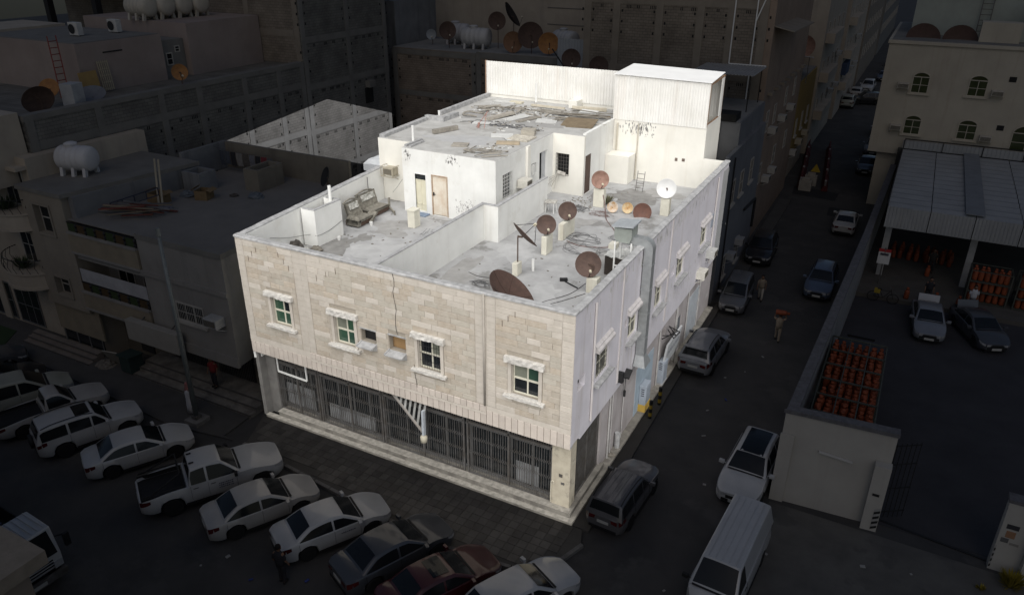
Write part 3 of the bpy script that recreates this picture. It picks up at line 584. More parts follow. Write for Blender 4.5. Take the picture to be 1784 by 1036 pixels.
# ================================================================== things on the roof (sunlit)
LIT[0] = True
RZ = 7.7
PL = mat('plinth_white', (.66,.64,.55), (.55,.53,.45), 2, .9, .3, 20, streak=.5, sc=(.4,.36,.28))
def plinth(x0, x1, y0, y1, h, skew=0): MB().prism([(x0,y0),(x1,y0+skew),(x1,y1+skew),(x0,y1)], RZ, RZ+h).build('dish_plinth', PL, B, bevel=.02)
def dish(c, r, aim, label, m1=RUST, depth=.16, pole=None, ribs=0, arms=1, feed=True, name='satellite_dish'):
    """c = centre of the rim, aim = the way the bowl faces, pole = foot of the mast"""
    c, aim = Vector(c), Vector(aim).normalized(); foot = Vector(pole) if pole else c - Vector((0,0,r+.1))
    t = thing(name, label, 'satellite dish', foot, 0, 'satellite dishes on the flat roof')
    q = aim.to_track_quat('Z', 'Y').to_matrix().to_4x4(); X = Matrix.Translation(c) @ q; n = 8; dz = depth*2*r
    prof = [(r*i/n, dz*(i/n)**2-dz) for i in range(n+1)]
    m = MB(); m.lathe(prof + [(r+.012,.006),(r+.012,-.012)] + [(a, z-.02) for a, z in prof[::-1]], 28, X)
    bowl = m.build('bowl', m1, t, smooth=True)
    m = MB(); P = lambda a, b, z: X @ Vector((a, b, z))
    for k in range(ribs):
        th = 2*math.pi*k/ribs+.3; m.tube([P(r*i/6*math.cos(th), r*i/6*math.sin(th), dz*(i/6)**2-dz+.008) for i in range(7)], .009, 4)
    if ribs: m.build('rib', mat('dark_rib', (.05,.03,.025)), bowl)
    m = MB(); back = P(0,0,-dz-.03)
    top = Vector((foot.x, foot.y, min(back.z, c.z))); m.cone(foot, top, .032, n=8); m.bar(top, back, .07)
    m.build('mast', mat('rusty_mast', (.10,.065,.05), (.07,.05,.04), 8, .8), t)
    if feed:
        m = MB(); fz = .55*r*2*.62
        if arms == 1:
            e = P(.12, -.55*r, fz*.8); m.bar(P(.05,-r*.98,0), e, .028); m.build('feed_arm', DKIRON, t); m = MB(); m.cone(e, e+(P(0,0,-.4)-e).normalized()*.13, .045, .06, 10)
        else:
            e = P(0,0,r*.95)
            for k in range(3): th = 2*math.pi*k/3+.5; m.cone(P(r*.97*math.cos(th), r*.97*math.sin(th), 0), e, .014, n=5)
            m.build('feed_tripod', DKIRON, t); m = MB(); m.cone(e, e-(aim*.16), .06, .07, 10)
        m.build('feed_horn', mat('cream_horn', (.58,.53,.40)), t, smooth=False)
    return t
CAMV = Vector((9.25,-22.56,21.9))
def facing(c, dz=0.0, dx=0.0): v = CAMV - Vector(c); v.normalize(); return (v.x+dx, v.y, v.z*.75+dz)
# plinths
plinth(-5.66,-5.38,5.83,6.3,.62); plinth(-5.58,-5.3,8.75,9.5,.95); plinth(-5.66,-5.4,10.9,12.4,.88,.05); plinth(-1.95,-1.45,5.75,6.2,.7); plinth(-6.13,-5.5,16.75,17.15,1.08); plinth(-2.25,-1.75,17.1,17.5,1.0); plinth(-13.55,-13.1,8.85,9.4,.95)
m = MB(); m.obox((-13.3,9.1,8.67),(.5,.6,.05)); m.build('plinth_cap', PL, B)
IMR, IMU, IMF = Vector((.886,.465,0)), Vector((-.2,.38,.9)), Vector((-.42,.80,-.43))
dish((-4.0,2.75,8.5), 1.2, IMR*.62+IMU*.62-IMF*.48, 'largest rusty dish, ribbed and tilted, cut off by the front parapet', ribs=6, depth=.11, pole=(-4.4,2.9,RZ), feed=False, m1=mat('dark_brown_dish', (.085,.05,.04), (.06,.038,.03), 4, .75, .1, co='O'))
dish((-5.2,6.25,9.66), .74, IMR*.70+IMU*.70-IMF*.03, 'rusty dish seen edge on with three feed struts', depth=.09, pole=(-5.5,6.1,8.3), arms=3)
dish((-5.42,8.95,9.22), .47, facing((-5.4,9,9.2)), 'brown dish on a pale plinth, middle one of the roof', pole=(-5.44,9.15,8.6))
dish((-5.45,11.55,9.12), .47, facing((-5.4,11.5,9.1)), 'brown dish on the long pale plinth behind the middle dish', pole=(-5.5,11.7,8.5))
dish((-5.75,16.75,9.35), .5, facing((-5.7,16.7,9.3),0,.25), 'pale rusted dish with shiny face near the brown door', m1=RUST2, pole=(-5.8,16.95,8.75))
dish((-2.0,17.15,9.28), .53, facing((-2,17.1,9.2)), 'clean white dish on a plinth beside the side parapet', m1=mat('white_dish', (.66,.66,.65), (.6,.6,.59), 3, .85, co='O', spec=.1), pole=(-2.0,17.3,8.7), feed=False)
dish((-4.72,16.2,8.05), .30, facing((-4.7,16,8)), 'small white rust spotted dish on the roof floor, left one of the pair', m1=WRUST, pole=(-4.75,16.3,RZ), feed=False)
dish((-3.95,16.55,8.02), .30, facing((-3.9,16,8)), 'small rust eaten dish on the roof floor, right one of the pair', m1=mat('rusty_cream_dish', (.58,.50,.33), (.40,.20,.06), 4.5, .7, co='O'), pole=(-3.98,16.65,RZ), feed=False)
dish((-3.0,16.3,8.0), .5, facing((-3,16.4,8),.1), 'brown dish half hidden behind the metal exhaust hood', m1=mat('red_brown_dish', (.15,.075,.055), (.11,.058,.045), 5, .7, co='O'), pole=(-3.0,16.5,RZ), feed=False)
dish((-1.95,5.9,8.98), .56, facing((-1.9,5.9,9)), 'brown dish nearest the side parapet in front of a dark tank', pole=(-1.75,6.0,8.4))
# dark tank behind it
t = thing('roof_tank', 'dark boxy rusted tank with pale cloth on top behind a brown dish', 'tank', (-1.45,8.5,RZ))
MB().box(-1.95,-.95,7.9,9.1,RZ+.05,RZ+.95).build('body', mat('dark_tank', (.045,.035,.03), (.03,.025,.02), 3, .8), t, bevel=.02)
m = MB(); vs = []; k = 8
for i in range(k+1):
    for j in range(k+1): vs.append((-2.0+i*.13, 7.85+j*.16, RZ+.98+.05*math.sin(i*1.7+j*2.3)*rnd.uniform(.3,1)))
m.add(vs, [(i*(k+1)+j,(i+1)*(k+1)+j,(i+1)*(k+1)+j+1,i*(k+1)+j+1) for i in range(k) for j in range(k)]); m.build('cover', mat('pale_tarp', (.55,.55,.53), (.42,.42,.4), 3, .8), t)
MB().box(-2.1,-1.75,8.7,9.2,RZ+1.0,RZ+1.22).build('block', PL, t)
# pipes
for (x,y,h,lb) in ((-5.05,6.8,.55,'short white pipe stub beside the edge-on dish'),(-1.2,9.5,1.35,'tall white pipe beside the dark tank')):
    m = MB(); m.cone((x,y,RZ),(x,y,RZ+h),.065,n=12); m.cone((x,y,RZ+h-.02),(x,y,RZ+h+.03),.072,n=12); tag(m.build('vent_pipe', WHITEP), lb, 'pipe', 'white vent pipes')
for (x,y,h,lb) in ((-15.55,12.6,.85,'white vent pipe at the front left of the penthouse roof'),(-17.2,17.9,.55,'white vent pipe by the kerb of the penthouse roof'),(-14.1,25.4,1.35,'slim white pipe in front of the corrugated fence')):
    m = MB(); m.cone((x,y,PZ+.02),(x,y,PZ+h),.07,n=12); m.cone((x,y,PZ+h-.02),(x,y,PZ+h+.03),.08,n=12); tag(m.build('vent_pipe', WHITEP), lb, 'pipe', 'white vent pipes')
# exhaust duct with hood
t = thing('exhaust_duct', 'galvanised exhaust duct with hood running down the side wall', 'duct', (.3,7.6,3.6))
MB().box(.05,.44,7.34,7.76,4.3,9.55).build('riser', GALV, t)
m = MB(); n = 8
prof = [(.325+.55*math.cos(a)-.55, 9.55+.55*math.sin(a)) for a in [math.pi/2*i/n for i in range(n+1)]]
vs = []
for i in range(n+1):
    a = math.pi/2*i/n
    for (rr) in (.46, .07): vs += [(-.02+rr*math.cos(a), 7.34, 9.55+rr*math.sin(a)), (-.02+rr*math.cos(a), 7.76, 9.55+rr*math.sin(a))]
fs = []
for i in range(n):
    o = i*4; fs += [(o,o+1,o+5,o+4),(o+2,o+6,o+7,o+3),(o,o+4,o+6,o+2),(o+1,o+3,o+7,o+5)]
fs += [(0,2,3,1),(n*4,n*4+1,n*4+3,n*4+2)]; m.add(vs, fs); m.box(-.75,-.02,7.34,7.76,9.62,10.01); m.build('elbow', GALV, t)
m = MB(); m.prism([(-1.2,9.75),(-.6,9.75),(-.5,10.0),(-.5,10.4),(-1.3,10.4),(-1.3,10.0)], 7.15, 7.95, 'y'); m.build('fan_box', mat('grey_green_metal', (.33,.36,.33), (.26,.28,.26), 3, .5, metal=.3), t)
m = MB(); m.add([(-1.4,7.0,10.45),(-.4,7.0,10.53),(-.4,8.1,10.53),(-1.4,8.1,10.45),(-1.4,7.0,10.5),(-.4,7.0,10.6),(-.4,8.1,10.6),(-1.4,8.1,10.5)], [(3,2,1,0),(4,5,6,7),(0,1,5,4),(1,2,6,5),(2,3,7,6),(3,0,4,7)]); m.build('hood', mat('bright_galvanised', (.52,.55,.57), (.42,.45,.47), 4, .4, metal=.4), t)
m = MB()
for x in (-1.25,-.5):
    for y in (7.2,8.0): m.bar((x,y,RZ),(x,y,9.75),.06)
m.bar((-1.25,7.2,8.6),(-.5,7.2,8.6),.05); m.build('stand', WHITEP, t)
m = MB(); m.add([(.05,7.34,4.3),(.44,7.34,4.3),(.44,7.76,4.3),(.05,7.76,4.3),(.05,7.1,3.8),(.62,7.1,3.8),(.62,8.0,3.8),(.05,8.0,3.8)], [(0,1,5,4),(1,2,6,5),(2,3,7,6),(3,0,4,7),(7,6,5,4)]); m.build('outlet_cowl', GALV, t)
for zz in (5.2,6.4,7.6,8.8): MB().box(.0,.455,7.325,7.775,zz,zz+.04).build('strap', GALV, t)
# old sofa against the left parapet
SOFA = mat('mouldy_upholstery', (.25,.235,.20), (.13,.12,.10), 6, .95, .6, 18)
CUSH = mat('torn_white_stuffing', (.55,.55,.52), (.2,.19,.16), 8, .95, .5, 14)
t = thing('sofa', 'collapsed mouldy sofa with torn cushions beside the white terrace box', 'sofa', (-16.0,8.9,RZ), R(1))
def cushion(m, x0, x1, y0, y1, z0, z1, sag=.04, n=8):
    vs = []; idx = {}
    for i in range(n+1):
        for j in range(n+1):
            u, v = i/n, j/n; e = (1-(2*u-1)**6)*(1-(2*v-1)**6)
            vs.append((x0+(x1-x0)*u, y0+(y1-y0)*v, z0+(z1-z0)*(.55+.45*e)-sag*rnd.random()-sag*2*math.sin(u*3.1)*math.sin(v*3.1)))
    k = (n+1)**2; vs += [(x, y, z0) for x, y, z in vs]
    fs = [(i*(n+1)+j,(i+1)*(n+1)+j,(i+1)*(n+1)+j+1,i*(n+1)+j+1) for i in range(n) for j in range(n)]
    ring = [i*(n+1) for i in range(n)] + [n*(n+1)+j for j in range(n)] + [i*(n+1)+n for i in range(n,0,-1)] + [j for j in range(n,0,-1)]
    fs += [(ring[i], ring[(i+1)%len(ring)], ring[(i+1)%len(ring)]+k, ring[i]+k) for i in range(len(ring))]; m.add(vs, fs)
for (y0,y1,dx,dz) in ((7.45,8.75,0,0),(8.85,10.55,-.28,.05)):
    m = MB(); m.box(-16.6+dx,-15.75+dx,y0,y1,RZ+.06,RZ+.3); m.build('base', mat('sofa_base', (.10,.065,.05), (.06,.04,.03), 5, .8), t)
    m = MB(); cushion(m, -16.35+dx,-15.7+dx,y0+.08,y1-.05,RZ+.3,RZ+.52+dz); m.build('seat_cushion', SOFA, t, smooth=True)
    m = MB(); m.M = Matrix.Translation((-16.72+dx,0,RZ+1.18)) @ Matrix.Rotation(R(72),4,'Y'); cushion(m, 0,.85,y0+.05,y1-.1,0,.24,.05); m.M = None; m.build('backrest', SOFA, t, smooth=True)
    m = MB(); m.M = Matrix.Translation((-16.72+dx,0,RZ+1.18)) @ Matrix.Rotation(R(72),4,'Y'); cushion(m, .08,.42,y0+.2,y1-.35,.2,.262,.03); m.M = None; m.build('torn_patch', CUSH, t)
    m = MB(); m.tube([(-16.78+dx,y0+.1+(y1-y0-.25)*i/8,RZ+1.16+.12*math.sin(i*math.pi/8)) for i in range(9)], .045, 6); m.build('top_rail', SOFA, t)
m = MB(); cushion(m, -16.5,-15.7,7.4,7.62,RZ+.1,RZ+.7,.03); m.build('armrest', SOFA, t, smooth=True)
m = MB(); m.M = Matrix.Translation((-15.8,8.75,RZ+.25)) @ Matrix.Rotation(R(35),4,'X'); cushion(m, -.35,.2,-.45,.35,0,.2,.07); m.M = None; m.build('loose_cushion', SOFA, t, smooth=True)
m = MB(); m.bar((-16.05,10.62,RZ+.05),(-16.05,10.66,RZ+.75),.1); m.bar((-16.0,10.6,RZ+.2),(-15.3,10.1,RZ+.12),.09); m.bar((-15.3,10.1,RZ),(-15.3,10.1,RZ+.25),.06); m.build('broken_leg', SOFA, t)
def lump(name, label, cat, c, r, m1, n=9, sq=.6, group=None):
    m = MB(); rows = 6; vs = []
    for i in range(rows+1):
        a = math.pi/2*i/rows
        for j in range(n):
            th = 2*math.pi*j/n; q = r*math.cos(a)*rnd.uniform(.75,1.2)+.001; vs.append((c[0]+q*math.cos(th), c[1]+q*math.sin(th)*.8, c[2]+r*sq*math.sin(a)*rnd.uniform(.8,1.15)))
    m.add(vs, [(i*n+j,i*n+(j+1)%n,(i+1)*n+(j+1)%n,(i+1)*n+j) for i in range(rows) for j in range(n)]); return tag(m.build(name, m1), label, cat, group)
RUB = mat('grey_rubble', (.22,.20,.17), (.11,.10,.085), 7, .95, .8, 20)
lump('rag_heap', 'dark heap of rags in the front left corner of the terrace', 'rags', (-16.45,3.45,RZ), .5, mat('dark_rag', (.09,.08,.07), (.05,.045,.04), 6, .95, .6), sq=1.1)
lump('stuffing_heap', 'white torn stuffing beside the rag heap in the front corner', 'rags', (-16.0,3.55,RZ), .3, CUSH, sq=.8)
lump('rubble_heap', 'small rubble heap at the foot of the terrace box', 'rubble', (-15.6,3.95,RZ), .35, RUB, sq=.7)
lump('rubble_heap', 'grey rubble heap where the divider meets the front parapet', 'rubble', (-8.6,3.5,RZ), .55, RUB, sq=.25)
for i, (x, y) in enumerate(((-15.55,5.6),(-15.45,8.15))):
    m = MB(); m.lathe([(.07,0),(.1,.2),(.085,.2),(.06,.02)], 12, Matrix.Translation((x,y,RZ))); tag(m.build('plastic_pot', WHITEP), ('small white pot on the dark stain by the terrace box','small white pot on the floor in front of the sofa')[i], 'pot')
m = MB()
for k in range(4): m.bar((-12.35+k*.18,8.2,RZ+.02),(-12.25+k*.18,8.75,RZ+.2),.05,.03)
tag(m.build('broken_crate', COPE), 'broken grey crate lying along the divider wall of the terrace', 'crate')
# stool
t = thing('stool', 'white metal stool with worn top at the end of the divider wall', 'stool', (-7.85,14.75,RZ))
MB().obox((-7.85,14.75,RZ+.62),(.62,.55,.06),.2).build('seat', mat('worn_white', (.55,.54,.5), (.3,.28,.25), 8), t)
for sx in (-1,1):
    for sy in (-1,1):
        m = MB(); m.bar((-7.85+sx*.26,14.75+sy*.22,RZ),(-7.85+sx*.22,14.75+sy*.18,RZ+.6),.035); m.build('leg', WHITEP, t)
# fallen feed arm
m = MB(); m.bar((-3.2,6.3,RZ+.05),(-2.4,5.9,RZ+.05),.04); m.obox((-3.3,6.4,RZ+.08),(.35,.18,.1),.5); tag(m.build('fallen_feed_arm', DKIRON), 'fallen feed arm lying on the roof before the nearest brown dish', 'metal bar')
# wall mould and plant
def tuft(name, label, c, r, n, m1):
    m = MB()
    for k in range(n):
        th = rnd.uniform(0,6.28); q = r*rnd.random()**.6; a = Vector((c[0]+.3*q*math.cos(th), c[1]+.3*q*math.sin(th), c[2])); b = Vector((c[0]+q*math.cos(th), c[1]+q*math.sin(th), c[2]+rnd.uniform(.15,1)*r*1.2)); s_ = (b-a).cross(Vector((0,0,1))).normalized()*.03
        m.add([a, (a+b)/2+s_, b, (a+b)/2-s_], [(0,1,2,3)])
    return tag(m.build(name, m1), label, 'plant')
tuft('weed', 'dry green weed growing behind the pale rusted dish', (-5.55,17.6,RZ), .5, 120, mat('dry_weed', (.10,.11,.06), (.16,.14,.09), 3))
# cables on the roof
CAB = mat('black_cable', (.085,.085,.09), (.06,.06,.062), 3, .6); CABR = mat('red_brown_cable', (.16,.10,.09), (.12,.08,.07), 3, .6)
def spline(pts, n=8):
    P = [Vector(p) for p in pts]; out = []
    for i in range(len(P)-1):
        p0, p1, p2, p3 = P[max(i-1,0)], P[i], P[i+1], P[min(i+2,len(P)-1)]
        for k in range(n):
            t = k/n; out.append(.5*((2*p1)+(-p0+p2)*t+(2*p0-5*p1+4*p2-p3)*t*t+(-p0+3*p1-3*p2+p3)*t**3))
    return out+[P[-1]]
def cable(label, pts, r=.014, m1=None, cat='cable', group='cables lying on the roof', name='cable'):
    m = MB(); m.tube(spline(pts), r, 4); return tag(m.build(name, m1 or CAB), label, cat, group)
def coil(label, c, r, turns, m1=None):
    pts = []
    for i in range(turns*7):
        th = i*2*math.pi/7*rnd.uniform(.9,1.1); q = r*rnd.uniform(.35,1.1); pts.append((c[0]+q*math.cos(th)*1.5, c[1]+q*math.sin(th), c[2]+.015+.02*rnd.random()))
    return cable(label, pts, .008, m1)
cz = RZ+.02
coil('tangle of black cable behind the long plinth', (-4.6,11.7,cz), .75, 5); coil('tangle of black cable beside the exhaust hood stand', (-2.6,12.6,cz), .65, 5)
coil('loose loops of cable in the middle of the roof', (-3.9,10.2,cz), .9, 4); coil('tangle of cable on the floor near the brown door', (-6.9,15.9,cz), .6, 6); coil('small cable tangle just inside the front parapet', (-6.4,4.3,cz), .4, 5)
coil('cable loops at the foot of the pale rusted dish', (-5.2,15.6,cz), .5, 4, CABR)
cable('thick red brown cable curving across the roof to the small dishes', [(-5.4,16.4,8.6),(-5.1,16.0,8.1),(-4.6,15.0,cz),(-3.6,13.6,cz),(-2.9,12.3,cz),(-3.0,11.2,cz),(-4.2,10.7,cz),(-5.2,11.0,cz)], .03, CABR)
cable('red brown cable running on to the side parapet', [(-3.1,11.4,cz),(-2.2,10.4,cz),(-1.4,10.0,cz),(-.5,9.9,cz)], .02, CABR)
cable('cable leading from the edge-on dish plinth', [(-5.5,5.9,cz),(-5.9,5.4,cz),(-6.8,5.0,cz),(-7.6,5.2,cz)]); cable('cable from the nearest brown dish to the front', [(-2.3,6.6,cz),(-2.5,5.2,cz),(-3.2,3.9,cz),(-3.4,3.0,cz)]); cable('second cable from the nearest brown dish to the front', [(-1.9,5.6,cz),(-2.4,4.6,cz),(-3.0,3.6,cz)])
cable('long thin cable across the terrace box and left parapet', [(xl(1.9)+.02,1.9,8.9),(xl(3.2)+.02,3.2,8.45),(-16.3,4.33,8.3),(-15.84,4.4,8.3),(-15.84,5.3,8.3),(-15.84,6.3,8.5)], .012)
cable('thin cable sloping down the cream wall beside the sofa', [(-15.35,11.08,9.5),(-16.0,11.5,8.9),(-16.9,12.2,8.2)], .01)
cable('black hanging cable on the left parapet behind the sofa', [(xl(10.2)+.02,10.2,9.6),(xl(10.2)+.03,10.2,9.0),(xl(10.3)+.03,10.3,8.7)], .02)
# ---------------------------------------------------------------- debris on the penthouse roof
DZ = PZ+.03
PLK = mat('weathered_board', (.32,.295,.255), (.20,.185,.16), 4, .9, .4, 25, rand=.3, co='O'); PLKW = mat('white_board', (.58,.58,.56), (.48,.48,.46), 3, .8, rand=.1, co='O'); PLKB = mat('brown_board', (.21,.165,.11), (.15,.115,.075), 3, .85, rand=.2, co='O')
pm = {}
def boards(n, cx, cy, sx, sy, label, m1, ln=(.8,2.2), w=.14, ang=(0,3.14), group='scrap boards on the penthouse roof', zt=.2, name='scrap_board'):
    for k in range(n):
        L = rnd.uniform(*ln); o = thing_board(L, w*rnd.uniform(.7,1.3), .03, m1)
        q = bpy.data.objects.new(name, o); link(q); q.location = (cx+rnd.uniform(-sx,sx), cy+rnd.uniform(-sy,sy), DZ+.02+.03*k*zt+rnd.uniform(0,.03)); q.rotation_euler = (rnd.uniform(-.1,.1), rnd.uniform(-.05,.06), rnd.uniform(*ang)); tag(q, label, 'board', group)
def thing_board(L, w, h, m1):
    k = (round(L,1), round(w,2), h, m1.name)
    if k not in pm: pm[k] = MB().box(-L/2,L/2,-w/2,w/2,0,h).mesh('scrap_board', m1)
    return pm[k]
def slab(x, y, L, w, h, rz, label, m1, tilt=0, cat='sheet', name='discarded_sheet'):
    q = bpy.data.objects.new(name, MB().box(-L/2,L/2,-w/2,w/2,0,h).mesh(name, m1)); link(q); q.location = (x,y,DZ+.005+abs(tilt)*w*.4); q.rotation_euler = (tilt, 0, rz); return tag(q, label, cat, 'scrap panels on the penthouse roof')
slab(-11.65,15.95,1.3,.8,.03,.5,'white sheet lying near the front right of the penthouse roof',PLKW,.03); slab(-10.7,15.75,1.2,.6,.03,.9,'white sheet beside the crumbled mattress',PLKW,.06)
slab(-11.0,20.6,1.3,.9,.03,.3,'white sheet in the middle right of the penthouse roof',PLKW,.05); slab(-9.5,23.6,1.2,.9,.04,-.1,'white sheet on the plank heap by the shack',PLKW,.25); slab(-14.3,18.2,1.1,.6,.03,.2,'white sheet under the broken tripod',PLKW,.04)
slab(-13.1,20.6,.8,1.9,.03,-.35,'long pale sheet between grey strips on the penthouse roof',PLKW,.02); slab(-12.2,20.5,.45,1.9,.05,-.35,'grey strip right of the long pale sheet',PLK,.02); slab(-14.1,20.2,.5,2.2,.12,-.35,'crumpled grey strip left of the long pale sheet',PLK,.05)
slab(-8.9,20.9,2.0,1.5,.05,.15,'brown board lying on the heap by the shack',PLKB,.12); slab(-8.6,20.1,1.6,.3,.05,.2,'narrow brown board at the roof edge by the shack',PLKB,.05)
slab(-12.65,12.95,.9,.7,.06,.35,'small square frame panel at the front of the penthouse roof',PLK,.03); slab(-10.45,14.45,1.3,.35,.14,.4,'tan rolled mat at the right edge of the penthouse roof',mat('tan_mat', (.40,.33,.24), (.3,.25,.18), 4))
slab(-16.2,22.6,1.5,.6,.08,.7,'grey board near the left kerb of the penthouse roof',PLK,.05); slab(-16.1,24.6,1.7,.5,.07,-.05,'pale board below the left end of the fence',PLKW,.02); slab(-15.3,24.8,.9,.5,.1,.05,'cream box panel below the left end of the fence',mat('cream_panel', (.55,.51,.40)))
m = MB(); m.bar((-15.4,14.45,DZ+.14),(-14.75,16.05,DZ+.14),.26,.24); tag(m.build('wooden_beam', PLK), 'thick wooden beam lying alone on the penthouse roof', 'beam')
m = MB(); m.bar((-13.9,24.3,DZ+.1),(-11.3,24.0,DZ+.16),.16,.12); tag(m.build('wooden_beam', mat('cream_beam', (.55,.50,.40), (.43,.39,.31), 4)), 'long cream beam in front of the corrugated fence', 'beam')
m = MB(); m.bar((-10.9,24.3,DZ+.2),(-8.8,25.2,DZ+.1),.3,.2); tag(m.build('wooden_beam', mat('cream_beam', (.55,.50,.40))), 'short cream beam beside the shack on the penthouse roof', 'beam')
boards(9, -10.3,12.2,.5,.5,'thin weathered slat in the pile at the front corner of the penthouse roof',PLK,(.8,1.5),.07,(.1,1.3),'slats at the front corner',.5,'slat')
boards(5, -11.8,12.2,.5,.4,'broken slat near the small square frame',PLK,(.4,.9),.09,(0,3),'slats beside the frame',.3,'slat')
boards(14, -9.2,22.3,1.0,1.2,'weathered plank in the heap beside the shack',PLK,(1.0,2.6),.14,(-.4,.7),'planks heaped beside the shack',.6,'plank')
boards(7, -11.0,23.0,.9,.5,'grey plank lying in front of the fence',PLK,(1.4,3.0),.16,(-.15,.35),'planks before the fence',.4,'plank')
boards(6, -9.3,22.2,.8,.9,'brown plank in the heap beside the shack',PLKB,(.8,1.7),.16,(-.3,.8),'brown planks beside the shack',.9,'plank')
boards(12, -14.3,22.3,.9,.8,'broken grey board in the heap in the middle of the penthouse roof',PLK,(.5,1.4),.12,(0,3.1),'boards in the middle heap',.5,'plank')
boards(8, -16.1,21.9,.8,.8,'crooked grey board in the left heap of the penthouse roof',PLK,(.6,1.5),.1,(.2,1.6),'boards in the left heap',.4,'plank')
boards(5, -12.2,21.6,.8,.5,'dark grey offcut between the sheets on the penthouse roof',PLK,(.4,.9),.1,(0,3.1),'offcuts between the sheets',.3,'plank')
m = MB()
for k in range(260):
    cx, cy, sp = rnd.choice(((-14.2,21.8,1.6),(-9.6,22.4,1.3),(-11.5,22.4,1.6),(-16,22,1.2),(-10.6,13,1.0),(-12.5,18.6,2.0),(-13,23,2.2))); x, y = rnd.gauss(cx,sp*.6), rnd.gauss(cy,sp*.6)
    if -17.4 < x < -9.6 and 11.6 < y < 25.8: m.mat(k % 3).obox((x,y,DZ+.02),(rnd.uniform(.05,.3),rnd.uniform(.03,.12),rnd.uniform(.02,.07)),rnd.random()*3.1,rnd.uniform(-.1,.1))
tag(m.build('rubble_chips', [PLK, RUB, PLKW]), 'scattered wood chips and rubble crumbs on the penthouse roof', 'rubble', kind='stuff')
m = MB()
for k in range(160):
    x, y = rnd.choice(((rnd.uniform(-9,-.6),rnd.uniform(1,22)),(rnd.uniform(-16,-9.6),rnd.uniform(1.5,10.8)),(rnd.gauss(-7,.8),rnd.gauss(17,.8))))
    m.mat(k % 2).obox((x,y,RZ+.012),(rnd.uniform(.03,.16),rnd.uniform(.03,.08),rnd.uniform(.015,.04)),rnd.random()*3.1)
tag(m.build('roof_grit', [RUB, PLK]), 'small crumbs of grit strewn over the flat roof', 'rubble', kind='stuff')
m = MB(); m.bar((-14.1,17.2,DZ),(-13.6,17.8,DZ+.9),.03); m.bar((-13.5,17.1,DZ),(-13.65,17.7,DZ+.85),.03); m.cone((-13.9,17.1,DZ),(-13.85,17.1,DZ+.3),.07,n=8); tag(m.build('broken_tripod', mat('reddish_metal', (.35,.2,.17))), 'broken reddish tripod standing on a white sheet', 'tripod')
m = MB(); m.obox((-10.45,17.0,DZ+.16),(.8,.75,.32),.3); tag(m.build('foam_block', mat('grey_foam', (.40,.37,.31), (.30,.28,.24), 5, .95, .6)), 'grey foam block at the right edge of the penthouse roof', 'block')
m = MB(); cushion(m, -11.0,-9.7,15.3,16.5,DZ,DZ+.2,.06); tag(m.build('crumbled_mattress', mat('crumbled_foam', (.52,.49,.42), (.35,.32,.27), 9, .95, .8, 12), smooth=False), 'crumbled pale mattress near the right edge of the penthouse roof', 'mattress')
for k in range(6):
    pts = [(-15.2+rnd.uniform(-.6,.6)+i*.7, 18.4+rnd.uniform(-.6,.7), DZ+.02) for i in range(8)]; cable('thin cable strewn across the middle of the penthouse roof', pts, .012, group='cables strewn on the penthouse roof')
m = MB(); pts = [(-15.9+.75*math.cos(a),20.0+.6*math.sin(a),DZ+.08+.05*math.sin(3*a)) for a in [i*.6 for i in range(10)]]; m.tube(spline(pts), .05, 5); tag(m.build('rubber_hose', PLK), 'looped grey hose near the left kerb of the penthouse roof', 'hose')
# ---------------------------------------------------------------- the side of the ground storey
def cabinet(y, label, w=.35, l=.75, h=1.5, base=False):
    t = thing('meter_cabinet', label, 'cabinet', (.12,y,.2)); c = mat('grey_blue_cabinet', (.33,.37,.42), (.27,.30,.34), 3, .5)
    MB().box(-.08,-.08+w,y-l/2,y+l/2,.2+(.4 if base else .08),.2+h).build('body', c, t, bevel=.02)
    MB().box(-.1,-.06+w,y-l/2-.02,y+l/2+.02,.2,.2+(.4 if base else .08)).build('base', mat('yellow_base', (.50,.33,.07)) if base else COPE, t)
    MB().box(-.08+w,-.07+w,y-l/2+.06,y+l/2-.06,.75,.2+h-.1).build('door', c, t)
    m = MB()
    for k in range(4): m.obox((.1,y-l/2-.004,1.5-k*.12),(.16,.006,.05))
    m.build('lettering', mat('dark_print', (.05,.05,.06)), t)
cabinet(9.3, 'grey blue meter cabinet on a yellow base by the side pavement', base=True); cabinet(12.2, 'grey meter cabinet under the side signboard', h=1.3)
m = MB(); m.cone((.05,5.6,.2),(.05,5.6,1.0),.13,n=10); tag(m.build('concrete_post', COPE), 'stub concrete post on the side pavement', 'post')
t = thing('signboard', 'faded white signboard leaning along the side wall', 'signboard', (.2,13.2,1.2))
MB().obox((.18,13.4,1.75),(.1,2.6,1.5),0,0,.12).build('panel', mat('faded_sign', (.46,.47,.48), (.36,.37,.38), 2, .7), t)
m = MB()
for k in range(7): m.obox((.25,12.5+k*.3,1.85),(.012,.14,.3),0,0,.12)
m.build('lettering', mat('grey_letter', (.20,.21,.23)), t)
m = MB(); m.bar((.1,12.3,.2),(.15,12.3,1.2),.05); m.bar((.1,14.4,.2),(.15,14.4,1.2),.05); m.build('leg', IRON, t)
m = MB(); m.bar((.0,11.9,3.1),(.6,12.3,3.1),.04); m.bar((.6,12.3,3.1),(.0,13.1,3.1),.04); m.bar((.0,11.9,2.9),(.55,12.9,3.05),.04); m.bar((.6,11.9,3.1),(.0,12.9,3.0),.04); m.bar((0,13.1,3.1),(.6,13.1,2.9),.04); m.bar((.6,11.9,3.1),(.6,13.1,2.9),.04)
tag(m.build('bracket_frame', DKIRON), 'dark iron bracket frame jutting from the side wall', 'frame')
aircon(.2, 18.3, 4.0, R(90), 'white air conditioner low on the side wall near its far end', w=.8); aircon(.2, 20.2, 4.6, R(90), 'upper air conditioner at the far end of the side wall', col=(.5,.5,.48), w=.8)
